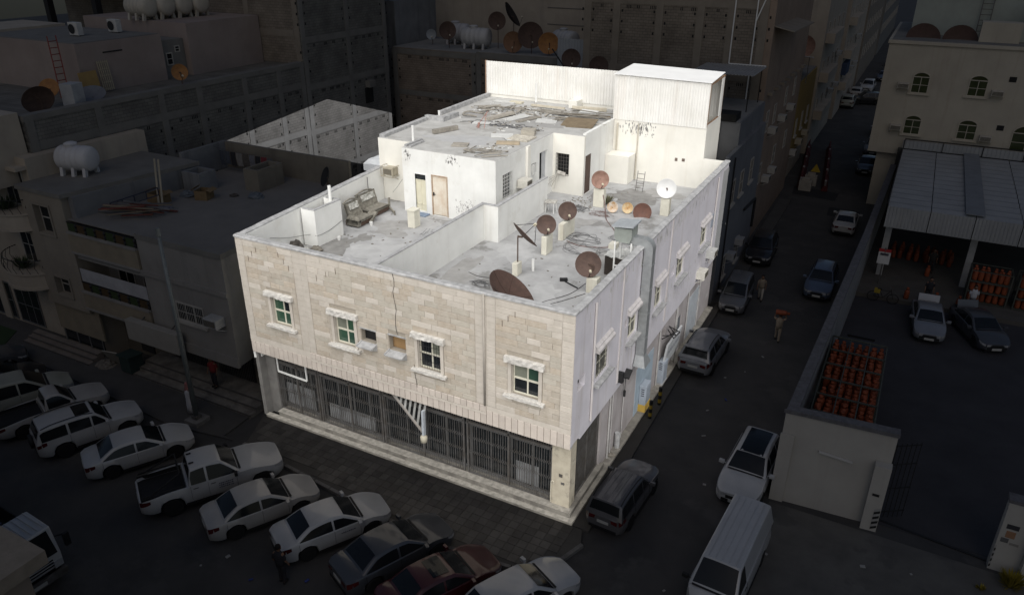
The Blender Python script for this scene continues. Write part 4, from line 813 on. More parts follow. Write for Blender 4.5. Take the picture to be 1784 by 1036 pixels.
lump('rubble_heap', 'grey rubble on the side pavement by the pipe', 'rubble', (.05,4.9,.2), .22, RUB, sq=.5)
# hanging awning frame over the shop gate
t = thing('broken_awning', 'broken slatted awning frame hanging under the overhang with a white post', 'awning', (-7.2,.1,3.5))
A0, A1, A2, A3 = Vector((-8.75,.2,3.72)), Vector((-6.75,.2,3.72)), Vector((-6.6,-.45,2.55)), Vector((-7.1,-.3,2.75))
m = MB(); m.bar(A0,A2,.1,.06); m.bar(A0,A1,.06); m.build('frame', mat('awning_frame', (.26,.24,.22)), t)
for k in range(8):
    m = MB(); f = (k+.5)/8; p = A0+(A1-A0)*f; q = A0+(A2-A0)*f; m.bar(p, q, .1, .02); m.build('slat', mat('awning_slat', (.27,.27,.26), (.16,.16,.15), 4), t)
m = MB(); m.bar((-6.6,-.42,3.7),(-6.58,-.47,2.5),.16,.1); m.build('post', mat('pale_blue_post', (.38,.41,.44)), t)
m = MB(); m.lathe([(.02,0),(.15,.05),(.16,.3),(.08,.38),(.05,.4)], 12, Matrix.Translation((-6.6,-.47,2.1))); m.build('lamp_jar', mat('cream_jar', (.42,.39,.31)), t, smooth=True)
m = MB(); m.box(-.6,-.45,.395,.41,1.9,2.05); m.box(-.5,-.35,.39,.41,1.55,1.65); tag(m.build('wall_bracket', IRON), 'small iron bracket on the cream pier at the building corner', 'bracket')
m = MB(); m.tube(spline([(-.93,.38,.5),(-.93,.38,1.4),(-.9,.36,1.6),(-.82,.36,1.62),(-.8,.37,1.5)]),.03,6); tag(m.build('curved_pipe', mat('cream_pipe2', (.5,.46,.37))), 'thin cream pipe with a hooked top on the corner pier', 'pipe')
LIT[0] = False
# ================================================================== streets and pavements
def sheet(name, poly, z0, z1, m1, kind='structure'): return tag(MB().prism(poly, z0, z1).build(name, m1), kind=kind)
PAVE = mat('pavement_base', (.10,.095,.085), (.08,.075,.068), 1.2, .95, .4)
PTILE = mat('pavement_tile', (.15,.14,.125), (.11,.103,.09), 1.6, .93, .4, 30, rand=.18, blot=.5, bc=(.07,.066,.06), bls=.5, bt=.58)
KERB = mat('kerb_stone', (.20,.195,.185), (.13,.126,.12), 3, .95, .5)
pv = sheet('pavement', [(-16.5,-.16),(-15.6,-2.25),(-4.2,-3.5),(.2,-3.1),(1.0,-.9),(.75,-.16)], .004, .12, PAVE)
def inpoly(x, y, P):
    c = False
    for i in range(len(P)):
        (xa,ya),(xb,yb) = P[i], P[i-1]
        if (ya > y) != (yb > y) and x < (xb-xa)*(y-ya)/(yb-ya)+xa: c = not c
    return c
PP = [(-16.4,-.2),(-15.5,-2.2),(-4.2,-3.4),(.1,-3.0),(.8,-.9),(.65,-.2)]
tm = MB().box(-.195,.195,-.195,.195,0,.022).mesh('tile', PTILE); cnt = 0
for j in range(9):
    for i in range(45):
        x, y = .6-.405*i, -.42-.405*j
        if all(inpoly(x+a, y+b, PP) for a in (-.19,.19) for b in (-.19,.19)) and cnt < 300:
            piece('tile', tm, pv, (x, y, .119+rnd.uniform(0,.006)), (rnd.uniform(-.008,.008), rnd.uniform(-.008,.008), 0)); cnt += 1
def kerb(name, pts, w=.16, z=.15):
    m = MB()
    for a, b in zip(pts, pts[1:]):
        L = (Vector(b)-Vector(a)).length; n = max(1, int(L/.9))
        for k in range(n):
            p = Vector(a)+(Vector(b)-Vector(a))*(k+.02)/n; q = Vector(a)+(Vector(b)-Vector(a))*(k+.98)/n; m.bar((p.x,p.y,z/2),(q.x,q.y,z/2),w,z)
    return tag(m.build(name, KERB), kind='structure')
kerb('kerb', [(-15.7,-2.33),(-4.2,-3.6),(.25,-3.2),(1.08,-.9)])
sheet('side_pavement', [(.27,-.1),(1.0,-.1),(.85,8),(.62,24),(.27,24)], .003, .1, PAVE)
sheet('left_pavement', [(-60,-1.2),(-60,.6),(-17.2,.6),(-17.0,-2.3),(-16.4,-2.35),(-20,-2.9),(-32,-2.2)], .004, .1, mat('dusty_pavement', (.085,.083,.08), (.065,.063,.06), 1, .95, .4))
sheet('forecourt', [(7.1,5.3),(7.6,-6),(24,-6),(24,5.0)], .002, .03, mat('worn_concrete', (.12,.117,.108), (.085,.083,.078), .7, .95, .4, blot=.5, bc=(.06,.06,.058), bls=.3, bt=.55))
sheet('yard', [(7.6,6.0),(30,6.0),(30,29.2),(8.2,29.2)], .003, .02, mat('yard_asphalt', (.05,.05,.055), (.036,.036,.04), .5, .9, .4))
sheet('raised_yard', [(8.2,29.21),(30,29.21),(30,49.9),(8.6,49.9)], .003, .3, mat('yard_concrete', (.10,.095,.085), (.075,.07,.064), .8, .95, .4))
sheet('street_patch', [(.6,50.5),(4.4,50.0),(4.5,52.5),(.4,53.2)], .004, .012, mat('fresh_asphalt', (.028,.028,.03)))
sheet('street_patch', [(4.3,45.5),(6.8,45.3),(6.8,47.8),(4.2,48.0)], .004, .012, mat('fresh_asphalt', (.028,.028,.03)))
sheet('grass_mat', [(-46,-2.6),(-46,-.7),(-36.2,-.5),(-34.6,-2.6)], .101, .13, mat('green_carpet', (.035,.06,.025), (.025,.045,.02), 2, .95, .5))
# ================================================================== block walls behind
def fillrect(m, ax, p, t, a, b, c, d):
    if ax == 'x': m.box(p, p+t, a, b, c, d)
    else: m.box(a, b, p-t, p, c, d)
def frame_wall(parent, ax, p, u0, u1, z0, z1, cols, beams, bm, cm, slots=True, cw=.45, bh=.45):
    """blockwork face with concrete columns and beams standing proud and vent slots under each beam"""
    for u in cols:
        m = MB(); fillrect(m, ax, p, .05, u-cw/2, u+cw/2, z0, z1); m.build('column', cm, parent)
    for z in beams:
        m = MB(); fillrect(m, ax, p, .035, u0, u1, z-bh/2, z+bh/2); m.build('beam', cm, parent)
    if slots:
        m = MB()
        for z in beams:
            u = u0+.5
            while u < u1-.5:
                if min([abs(u-c) for c in cols]+[9]) > .5:
                    for k in range(rnd.choice((2,3,4))): fillrect(m, ax, p, .012, u+k*.13, u+k*.13+.06, z-bh/2-.32, z-bh/2-.1)
                u += rnd.choice((.8,1.0,1.25))
        for c in cols:
            for z in beams:
                for k in range(3):
                    for s in (-1,1): fillrect(m, ax, p, .012, c+s*.42-.06, c+s*.42+.06, z-.9-k*.75, z-.72-k*.75)
        tag(m.build('vent_slots', BLACK, parent), kind='stuff')
BLK = blockmat('blockwork_grey', (.17,.165,.15), (.14,.135,.125), (.10,.097,.09), axis='y'); BLKX = blockmat('blockwork_grey_x', (.22,.19,.155), (.18,.155,.125), (.125,.107,.09), axis='x')
CONC = mat('raw_concrete', (.19,.185,.17), (.145,.14,.13), .8, .95, .4)
t = thing('block_wall_house', 'long grey blockwork house wall behind the neighbour terrace', 'house', (-36,12,0))
MB().box(-45,-33,1.4,23.35,0,12.7).build('wall', BLK, t)
MB().box(-33.6,-32.95,1.4,23.35,12.7,13.0).build('parapet', CONC, t)
colsL = [1.7,5.8,10.2,13.2,17.2,20.6,23.1]; frame_wall(t, 'x', -33, 1.4, 23.35, 0, 12.7, colsL, [4.2,7.7,11.3], BLK, CONC)
TT = thing('blockwork_tower', 'tall dark blockwork building rising beside the long block wall', 'building', (-38,28,0))
MB().box(-46,-33.001,23.4,34.2,0,27).build('wall', [BLK], TT)
colsR = [23.65,28.9,33.9]; frame_wall(TT, 'x', -33, 23.4, 34.2, 0, 27, colsR, [4.0,7.5,11.0,14.5,18.0,22], BLK, CONC)
m = MB().box(-45.9,-33.2,23.38,23.4,12.8,27); m.build('wall', BLKX, TT)
for u in (-33.3,-38.2,-43): MB().box(u-.25,u+.25,23.34,23.38,12.8,27).build('column', mat('tan_concrete', (.24,.21,.17), (.19,.165,.135), 1, .95), TT)
for z in (15.0,18.4): MB().box(-45.9,-33.6,23.345,23.379,z-.25,z+.25).build('beam', mat('tan_concrete', (.24,.21,.17)), TT)
o = MB().box(-33,-32.9,30.6,31.6,8.6,9.9).build('window', BLACK, TT); MB().box(-32.99,-32.5,30.7,31.5,9.95,10.5).build('air_conditioner_box', CONC, TT)
# added thin slab: lit wedge cut to shape, paler copies of the wall's materials
def clip(poly, pl):
    out = []
    for i in range(len(poly)):
        a, b = poly[i], poly[(i+1)%len(poly)]
        da, db = pl(a), pl(b)
        if da >= 0: out.append(a)
        if (da >= 0) != (db >= 0): s = da/(da-db); out.append((a[0]+(b[0]-a[0])*s, a[1]+(b[1]-a[1])*s))
    return out
LIT_WEDGE = [(14.87,8.77),(30.11,3.29),(34.15,3.4),(34.15,7.12),(25.68,9.79)]
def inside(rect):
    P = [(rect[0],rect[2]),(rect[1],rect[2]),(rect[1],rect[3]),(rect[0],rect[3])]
    for i in range(len(LIT_WEDGE)):
        (ya,za),(yb,zb) = LIT_WEDGE[i], LIT_WEDGE[(i+1)%len(LIT_WEDGE)]
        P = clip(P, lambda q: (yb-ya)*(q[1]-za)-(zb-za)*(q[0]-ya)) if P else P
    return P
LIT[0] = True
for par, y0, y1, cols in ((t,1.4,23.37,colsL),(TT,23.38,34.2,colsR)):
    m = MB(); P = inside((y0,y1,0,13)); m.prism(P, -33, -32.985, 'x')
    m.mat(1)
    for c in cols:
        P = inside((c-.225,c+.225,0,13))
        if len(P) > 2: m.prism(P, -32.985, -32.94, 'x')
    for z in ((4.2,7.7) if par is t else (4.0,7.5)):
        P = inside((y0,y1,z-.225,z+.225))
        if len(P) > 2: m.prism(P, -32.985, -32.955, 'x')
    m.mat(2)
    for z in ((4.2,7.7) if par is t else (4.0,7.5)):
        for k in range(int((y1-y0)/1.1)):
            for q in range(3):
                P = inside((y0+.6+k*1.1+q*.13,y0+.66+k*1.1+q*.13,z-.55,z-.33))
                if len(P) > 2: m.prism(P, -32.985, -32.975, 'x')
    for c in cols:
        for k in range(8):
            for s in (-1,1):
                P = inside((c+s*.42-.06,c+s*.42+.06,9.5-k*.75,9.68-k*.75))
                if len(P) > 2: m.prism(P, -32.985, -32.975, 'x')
    m.build('lit_wedge_overlay', [blockmat('blockwork_lit_copy', (.22,.215,.21), (.185,.18,.175), (.14,.135,.13), axis='y'), mat('raw_concrete_lit_copy', (.25,.25,.25), (.19,.19,.19), .8, .95, .4), BLACK], par)  # lighter copies of blockwork and concrete, brightness put into the colour
m = MB(); cushion(m, -30.6,-27.6,26.6,28.6,4.0,5.2,.1); tag(m.build('white_tarpaulin', mat('white_tarp', (.62,.64,.66), (.5,.52,.54), 2)), 'white tarpaulin heap in the gap before the lit wedge of block wall', 'tarpaulin')
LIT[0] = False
sheet('back_court', [(-32.9,11.2),(-18.6,11.2),(-18.6,40),(-32.9,40)], .003, .03, CONC)
MB_ = MB
# ---------------------------------------------------------------- pink house on the left
PINK = mat('dusty_pink_render', (.30,.25,.225), (.25,.205,.185), .6, .95, .3, streak=.3)
CRM = mat('dusty_cream_render', (.40,.355,.29), (.33,.29,.24), .7, .95, .3, streak=.3)
def windows(parent, ax, p, rects, frame=None, pane=None, sill=True, arch=False, mull=1, bars_=False, proud=.05, s=1):
    """windows on a wall face: ax 'y' = wall facing -Y at y=p, ax 'x' = wall facing +X at x=p; rects (u0,u1,z0,z1)"""
    frame = frame or mat('pale_frame', (.42,.40,.36)); pane = pane or DARKG
    for a, b, c, d in rects:
        m = MB(); T = (lambda u0,u1,d0,d1,z0,z1: m.box(u0,u1,p-d1,p-d0,z0,z1)) if ax == 'y' else (lambda u0,u1,d0,d1,z0,z1: m.box(p+d0,p+d1,u0,u1,z0,z1))
        w = .07; T(a-w,a,0,proud,c,d); T(b,b+w,0,proud,c,d); T(a-w,b+w,0,proud,d,d+w); T(a-w,b+w,0,proud,c-w,c)
        for k in range(mull): u = a+(b-a)*(k+1)/(mull+1); T(u-.025,u+.025,0,proud*.7,c,d)
        T(a,b,.0,proud*.69,c+(d-c)*.5-.02,c+(d-c)*.5+.02)
        if bars_:
            n = int((b-a)/.12)
            for k in range(1,n): u = a+(b-a)*k/n; T(u-.01,u+.01,proud*.7,proud,c,d)
        o = m.build('window', frame, parent)
        m = MB(); T = (lambda u0,u1,d0,d1,z0,z1: m.box(u0,u1,p-d1,p-d0,z0,z1)) if ax == 'y' else (lambda u0,u1,d0,d1,z0,z1: m.box(p+d0,p+d1,u0,u1,z0,z1)); T(a,b,.0,.015,c,d); m.build('pane', pane, o)
        if arch:
            m = MB(); r = (b-a)/2; q = [((a+b)/2+r*math.cos(th), d+.0+r*.62*math.sin(th)) for th in [math.pi*i/10 for i in range(11)]]
            m.prism(q, p-.02, p, 'y') if ax == 'y' else m.prism(q, p, p+.02, 'x'); m.build('arch_light', mat('arch_glass', (.045,.05,.02), (.03,.035,.015), 2, .2), o)
            m = MB(); pts = [((a+b)/2+(r+.06)*math.cos(th), p-.04, d+(r*.62+.06)*math.sin(th)) if ax == 'y' else (p+.04, (a+b)/2+(r+.06)*math.cos(th), d+(r*.62+.06)*math.sin(th)) for th in [math.pi*i/10 for i in range(11)]]
            m.tube(pts, .06, 4); m.build('arch_moulding', frame, o)
        if sill:
            m = MB(); T = (lambda u0,u1,d0,d1,z0,z1: m.box(u0,u1,p-d1,p-d0,z0,z1)) if ax == 'y' else (lambda u0,u1,d0,d1,z0,z1: m.box(p+d0,p+d1,u0,u1,z0,z1)); T(a-.25,b+.25,0,.16,c-.2,c-w); m.build('sill', frame, o)
t = thing('pink_house', 'dusty pink rooftop house with flat roof behind the block wall', 'house', (-41,11,12.7))
MB().box(-47,-37,7.9,14.2,12.7,15.7).build('wall', PINK, t); MB().box(-46.9,-37.1,8.0,14.1,15.7,15.75).build('roof', CONC, t)
MB().box(-52,-47.01,6.9,14.2,12.7,15.9).build('wall', CRM, t); MB().box(-48,-36.99,16.4,23.3,12.7,16.2).build('wall', PINK, t)
m = MB(); m.box(-43.5,-37.5,14.21,16.39,12.7,15.2); m.build('link_wall', CONC, t); windows(t, 'x', -37.49, [(14.8,15.2,13.6,14.3),(15.6,15.9,14.4,14.7)], sill=False, mull=0)
MB().box(-37,-36.96,9.7,11.1,15.0,15.08).build('wall_lamp', DKIRON, t)
for i, (x, y, lb) in enumerate(((-40.5,10.6,'white outdoor air conditioner unit on the pink house roof, left of two'),(-40.0,13.1,'white outdoor air conditioner unit on the pink house roof, right of two'))):
    c = thing('outdoor_unit', lb, 'air conditioner', (x,y,15.75)); MB().box(x-.45,x+.45,y-.2,y+.2,15.8,16.6).build('casing', mat('unit_white', (.5,.5,.48)), c, bevel=.02)
    m = MB(); m.lathe([(.0,0),(.26,0),(.3,.03),(.3,.05)], 16, Matrix.Translation((x-.1,y-.2,16.2)) @ Matrix.Rotation(R(90),4,'X')); m.build('fan_grille', DKIRON, c); m = MB(); m.bar((x-.35,y,15.75),(x-.35,y+.01,15.85),.08); m.bar((x+.35,y,15.75),(x+.35,y+.01,15.85),.08); m.build('foot', DKIRON, c)
def tank_h(x, y, z, L, r, rz, label, col=(.48,.46,.42), group='water tanks on the roofs'):
    t = thing('water_tank', label, 'water tank', (x,y,z), rz, group); c = mat('tank_%d' % int(col[0]*100), col, tuple(v*.85 for v in col), 1.5, .6, co='O')
    X = Matrix.Translation((0,0,r+.22)) @ Matrix.Rotation(R(90),4,'Y') @ Matrix.Translation((0,0,-L/2)); pr = [(.001,-.08),(r*.6,-.05),(r*.92,.03),(r,.14)]
    for k in range(1,5): u = .14+(L-.28)*k/5; pr += [(r,u-.05),(r*1.03,u-.02),(r*1.03,u+.02),(r,u+.05)]
    pr += [(r,L-.14),(r*.92,L-.03),(r*.6,L+.05),(.001,L+.08)]; m = MB(); m.lathe(pr, 24, X); m.build('barrel', c, t, local=True, smooth=True)
    m = MB(); m.lathe([(r*.45,0),(r*.45,.14),(r*.5,.14),(r*.5,.2),(r*.3,.26),(.001,.28)], 18, Matrix.Translation((-L*.1,0,r*2+.16))); m.build('lid', c, t, local=True, smooth=False)
    for sx in (-.36,0,.36):
        for sy in (-1,1):
            m = MB(); m.prism([(sy*r*.75-.1,0),(sy*r*.75+.1,0),(sy*r*.6+.12,r*.7),(sy*r*.6-.12,r*.7)], sx*L-.09, sx*L+.09, 'x'); m.build('foot', c, t, local=True)
    return t
for k, (x, y) in enumerate(((-41.5,16.6),(-41.2,17.9),(-41.0,19.3),(-40.8,20.7),(-42.6,18.4))):
    tank_h(x, y, 16.2, 2.0, .72, R(2), ('cream water tank at the left end of the tank row on the pink house','second cream water tank of the row on the pink house','third cream water tank of the row on the pink house','cream water tank at the right end of the row on the pink house','cream water tank standing behind the row on the pink house')[k], (.44,.41,.35))
m = MB(); m.bar((-36.8,6.2,12.8),(-37.4,6.6,16.3),.06); m.bar((-36.8,6.75,12.8),(-37.4,7.15,16.3),.06)
for k in range(9): f = (k+.7)/9.5; m.bar((-36.8-.6*f,6.2+.4*f,12.8+3.5*f),(-36.8-.6*f,6.75+.4*f,12.8+3.5*f),.045)
tag(m.build('ladder', mat('red_ladder', (.20,.05,.04))), 'tall red ladder leaning on the cream wall of the pink house', 'ladder')
m = MB(); m.obox((-36.4,8.0,13.4),(.06,1.3,1.5),.1,0,-.15); tag(m.build('plywood_board', mat('ochre_plywood', (.36,.24,.09), (.3,.2,.08), 2)), 'ochre plywood board leaning by the red ladder', 'board')
m = MB()
for k in range(6): m.bar((-36.6,9.0+k*.14,12.8),(-36.8,9.0+k*.14,14.6),.04)
for k in range(5): m.bar((-36.6-.05*k,9.0,12.9+k*.4),(-36.6-.05*k,9.7,12.9+k*.4),.04)
tag(m.build('iron_gate_leaf', mat('cream_gate', (.42,.38,.28))), 'cream ornamental gate leaf leaning on the pink house', 'gate')
def ddish(c, r, aim, label, m1=RUST, pole=None, feed=True):
    t = dish(c, r, aim, label, m1, pole=pole, feed=feed); t['group'] = 'satellite dishes on neighbouring roofs'; return t
OCH = mat('ochre_dish', (.36,.18,.06), (.25,.12,.05), 4, .7, co='O')
ddish((-33.4,12.3,13.75), .5, (.9,-.55,.2), 'ochre dish on the parapet of the long block wall', OCH, pole=(-33.4,12.35,13.0)); ddish((-35.2,4.6,13.8), .55, (.5,-.7,.5), 'ochre dish beside the red ladder', OCH, pole=(-35.2,4.2,12.7))
ddish((-34.5,3.4,13.4), .85, (.75,-.2,-.35), 'large brown dish tipped over on the left parapet', pole=(-34.6,3.6,12.7), feed=False); ddish((-34.6,6.7,13.2), .8, (.3,-.3,.9), 'grey dish lying flat behind the left parapet', mat('grey_dish', (.16,.17,.19), co='O'), pole=(-34.6,6.8,12.7), feed=False)
m = MB(); m.obox((-34.2,5.3,13.4),(.8,.9,1.3),.3); tag(m.build('metal_cabinet', mat('grey_white_metal', (.36,.37,.38))), 'pale metal cabinet among the dishes behind the left parapet', 'cabinet')
# far left cream house edge and shed behind
t = thing('cream_house', 'cream house corner at the left edge in front of the block wall', 'house', (-36,-.5,0)); MB().box(-42,-33.15,-2.0,1.3,9.5,13.2).build('wall', CRM, t)
t = thing('rear_shed', 'dark open shed with metal roof at the top left', 'shed', (-55,22,12.7)); MB().box(-62,-49,24.5,24.9,10,19).build('wall', BLKX, t); MB().box(-62,-48.5,18,24.4,18.2,18.35).build('roof', mat('pale_metal_roof', (.34,.34,.33)), t)
for x in (-49,-55): m = MB().box(x-.25,x+.25,18.2,18.7,12.7,18.2); m.build('post', DKIRON, t)
MB().box(-62,-47.2,15,30,0,12.7).build('lower_storey', CONC, t)
t = thing('upper_block_house', 'tan blockwork house behind the tank row', 'house', (-52,34,0)); MB().box(-62,-46.2,32,48,0,20).build('wall', BLKX, t)
for z in (13.5,17): MB().box(-62,-46.2,31.96,32,z-.25,z+.25).build('beam', CONC, t)
for x in (-47,-51.5,-56): MB().box(x-.25,x+.25,31.95,32,8,20).build('column', CONC, t)
# ================================================================== neighbour with balconies
GREYR = mat('grey_white_render', (.27,.26,.24), (.215,.205,.19), .6, .95, .3, streak=.5, sc=(.15,.145,.135))
TAN = mat('tan_balcony_stone', (.26,.225,.165), (.21,.18,.135), 1.5, .95, .5, 12)
N = thing('balcony_house', 'grey two storey neighbour with recessed balconies and flat roof terrace', 'house', (-23,6,0))
yA = -.3
MB().prism([(-23.25,yA),(-17.5,yA),(-18.75,11.2),(-23.25,11.2)], 2.7, 8.4).build('wall', GREYR, N)
MB().prism([(-28.6,1.3),(-23.26,1.3),(-23.26,11.2),(-28.6,11.2)], 2.7, 8.4).build('wall', GREYR, N)
MB().prism([(-28.6,yA+.1),(-17.55,yA+.1),(-18.8,11.15),(-28.6,11.15)], 8.4, 8.46).build('roof', mat('terrace_screed', (.20,.19,.175), (.165,.157,.145), .7, .95, .4), N)
m = MB(); m.prism([(-23.25,yA-.06),(-17.44,yA-.06),(-17.5,yA+.18),(-23.25,yA+.18)], 8.4, 8.68); m.prism([(-17.44,yA-.06),(-17.7,yA+.19),(-18.95,11.1),(-18.7,11.1)], 8.4, 8.67); m.build('parapet_lip', CONC, N)
m = MB(); m.box(-23.3,-17.42,yA-.12,yA,6.5,6.72); m.build('string_course', GREYR, N)
m = MB(); m.box(-23.3,-17.45,yA-.1,yA+.05,2.68,3.2); m.build('fascia', GREYR, N)
for (z0, z1, nm) in ((6.75,7.75,0),(3.45,4.35,1)):
    m = MB(); m.box(-28.6,-23.3,yA-.1,yA+.1,z0,z1); bp = m.build('balcony_panel', TAN, N)
    m = MB(); m.box(-28.6,-23.3,yA-.16,yA+.14,z1,z1+.1); m.box(-28.6,-23.3,yA-.14,yA+.12,z0-.12,z0-.001); m.build('moulding', GREYR, bp)
    m = MB(); m.box(-28.6,-23.3,yA+.12,1.3,z0-.35,z0-.13); m.build('balcony_floor', CONC, N)
    for k in range(7):
        xa = -28.55+k*.75; m = MB(); m.box(xa,xa+.62,yA-.02,yA+.0,z1+.12,z1+.58); m.build('painted_panel', mat('green_panel', (.035,.055,.02)) if k % 2 == nm else mat('brown_panel', (.07,.045,.02)), bp)
        m = MB(); m.lathe([(.02,0),(.09,.12),(.05,.25),(.1,.38),(.02,.5)], 8, Matrix.Translation((xa+.68,yA-.01,z1+.1))); m.build('baluster', DKIRON, bp)
    m = MB(); m.bar((-28.6,yA-.01,z1+.6),(-23.3,yA-.01,z1+.6),.04); m.build('handrail', DKIRON, bp)
MB().box(-28.6,-23.3,yA+.12,1.3,6.25,6.4).build('balcony_soffit', GREYR, N)
m = MB(); m.box(-28.5,-23.3,yA+.0,yA+.02,5.0,5.75); m.build('white_screen', mat('white_balcony_screen', (.40,.40,.41)), N)
windows(N, 'y', 1.29, [(-27.6,-26.4,4.6,6.2),(-25.6,-24.2,4.6,6.2)], sill=False)
windows(N, 'y', yA, [(-21.15,-19.4,4.55,5.42)], bars_=True, mull=2)
aircon(-18.35, yA-.3, 4.95, 0, 'grey air conditioner beside the barred window of the neighbour', col=(.36,.37,.37), w=.85)
# ground storey of the neighbour
MB().box(-28.6,-17.2,1.4,2.0,0,2.72).build('shop_wall', mat('brown_shop_wall', (.14,.125,.10), (.11,.10,.08), 1, .9), N)
MB().box(-28.6,-17.2,2.0,11.2,.0,2.7).build('ground_core', BLACK, N)
for a, b in ((-24.4,-21.3),(-21.0,-18.4)):
    m = MB(); m.box(a,b,1.36,1.39,.62,2.6); q = m.build('shop_opening', BLACK, N); m = MB()
    for k in range(int((b-a)/.13)): m.box(a+k*.13,a+k*.13+.03,1.3,1.33,.62,2.6)
    m.build('shop_grille', IRON, q)
m = MB(); m.box(-27.2,-26.2,1.3,1.39,.3,2.5); m.build('door', mat('dark_door', (.03,.03,.03)), N)
for k in range(3): m = MB(); m.box(-25.6+.0*k,-17.0,-.6+.42*k,1.38 if k == 2 else -.6+.42*(k+1),.0,.2*(k+1)); m.build('step', STEPST, N); MB().box(-25.62,-16.98,-.62+.42*k,-.57+.42*k,.2*(k+1)-.05,.2*(k+1)+.012).build('step_nosing', mat('dark_nosing', (.09,.085,.08)), N)
t = thing('shop_signboard', 'blank pale box signboard over the neighbour shop', 'signboard', (-22.7,-.7,3.0))
MB().box(-24.7,-20.9,-.95,-.55,2.75,3.9).build('box', mat('blank_sign', (.30,.285,.255), (.25,.24,.215), 1, .8), t, bevel=.02); m = MB(); m.bar((-23.8,-.6,3.9),(-23.8,-.3,4.05),.05); m.bar((-21.6,-.6,3.9),(-21.6,-.3,4.05),.05); m.build('bracket', IRON, t)
# tower block of the neighbour
TW = thing('stair_tower', 'plain tan stair tower with two deep windows beside the balconies', 'tower', (-30.4,3,0))
TWM = mat('tan_tower_render', (.27,.24,.195), (.22,.195,.16), .7, .95, .3, streak=.3, sc=(.16,.14,.115))
MB().walls('y', yA, .35, -32.2, -28.61, 3.0, 9.6, [(-31.15,-29.85,7.35,8.92),(-31.0,-29.75,3.75,4.78)]).build('wall', TWM, TW)
MB().prism([(-32.2,.06),(-28.61,.06),(-28.0,7.5),(-32.2,7.5)], 0, 9.6).build('core', TWM, TW)
MB().prism([(-28.6,.07),(-28.2,.07),(-27.4,7.4),(-27.9,7.5)], 8.46, 9.6).build('side_wall', mat('stained_cement', (.21,.215,.22), (.14,.145,.15), .6, .95, .4, streak=.7, sc=(.08,.08,.08)), TW)
m = MB(); m.prism([(-32.3,yA-.08),(-28.5,yA-.08),(-27.3,7.55),(-32.3,7.55)], 9.6, 9.82); m.build('roof_slab', CONC, TW)
for a, b, c, d in ((-31.15,-29.85,7.35,8.92),(-31.0,-29.75,3.75,4.78)):
    m = MB(); m.box(a-.12,a,yA-.06,yA,c,d); m.box(b,b+.12,yA-.06,yA,c,d); m.box(a-.12,b+.12,yA-.06,yA,d,d+.12); m.box(a-.12,b+.12,yA-.08,yA,c-.12,c); m.build('window_surround', TWM, TW)
    m = MB(); x = (a+b)/2; y = .02
    m.box(x+.1-.03,x+.13,y-.04,y,c,d); m.box(a,b,y-.041,y,(c+d)/2-.03,(c+d)/2+.03); m.box(a,a+.05,y-.04,y,c,d); m.box(b-.05,b,y-.04,y,c,d); q = m.build('window', mat('pale_frame', (.42,.40,.36)), TW); MB().box(a,b,y-.01,y+.02,c,d).build('pane', DARKG, q)
tank_h(-31.0, 2.6, 9.82, 1.9, .68, R(18), 'white water tank on the stair tower roof', (.50,.50,.51))
m = MB(); m.box(-32.2,-28.3,-.05,.05,1.2,3.0); m.build('shop_fascia', TAN, TW)
m = MB(); m.box(-32.0,-28.6,.02,.05,.45,1.8); m.build('shop_glass', DARKG, TW); m = MB()
for k in range(4): m.box(-32.0+k*1.1,-31.93+k*1.1,-.02,.02,.4,1.8)
m.build('shop_mullion', FR, TW)
for k in range(3): m = MB(); m.box(-34.6,-28.7,-1.1+.3*k,-.1 if k == 2 else -1.1+.3*(k+1),0,.16*(k+1)); m.build('step', mat('pinkish_step', (.22,.19,.165), (.16,.14,.12), 2, .9, .3), TW); MB().box(-34.62,-28.68,-1.12+.3*k,-1.07+.3*k,.16*(k+1)-.04,.16*(k+1)+.012).build('step_nosing', mat('dark_nosing', (.09,.085,.08)), TW)
# house with round balconies
RB = thing('round_balcony_house', 'cream house with curved balconies at the left edge', 'house', (-37,4,0))
MB().box(-44,-32.25,.5,8,0,11).build('wall', CRM, RB)
for z in (3.9,7.4):
    m = MB(); n = 14; cx, cy, r = -33.6, .5, 1.9; ring = [(cx+r*math.cos(math.pi+math.pi*i/n), cy+r*.85*math.sin(math.pi+math.pi*i/n)) for i in range(n+1)]
    m.prism(ring, z, z+.75); b = m.build('balcony', CRM, RB); m = MB(); ring2 = [(cx+(r+.08)*math.cos(math.pi+math.pi*i/n), cy+(r+.08)*.85*math.sin(math.pi+math.pi*i/n)) for i in range(n+1)]; m.prism(ring2, z-.15, z-.001); m.prism(ring2, z+.751, z+.83); m.build('moulding', CRM, b)
    m = MB()
    for i in range(1,n): m.tube([(ring[i][0],ring[i][1],z+.83),(ring[i][0]*1.0-.0,ring[i][1]-.12,z+1.2),(ring[i][0],ring[i][1],z+1.6)], .014, 4)
    m.tube([(x,y,z+1.6) for x,y in ring], .025, 5); m.build('railing', DKIRON, b)
    tag(None or tuft('balcony_plants', 'green plants on the %s curved balcony' % ('lower' if z < 5 else 'upper'), (cx,-.4,z+.85), .7, 160, mat('balcony_leaf', (.04,.06,.03), (.06,.08,.04), 3)), kind=None)
    windows(RB, 'y', .5, [(-34.6,-32.9,z+.9,z+2.9)], sill=False, mull=2); m = MB(); m.box(-36,-32.3,-.1,.5,z+3.0,z+3.2); m.build('canopy', CRM, RB)
windows(RB, 'y', .49, [(-41.5,-37.5,.3,2.6),(-37.0,-34.8,.3,2.6)], sill=False, mull=2, frame=FR)
m = MB().box(-38.7,-38.0,.4,.48,.1,2.7); m.build('pier', CRM, RB)
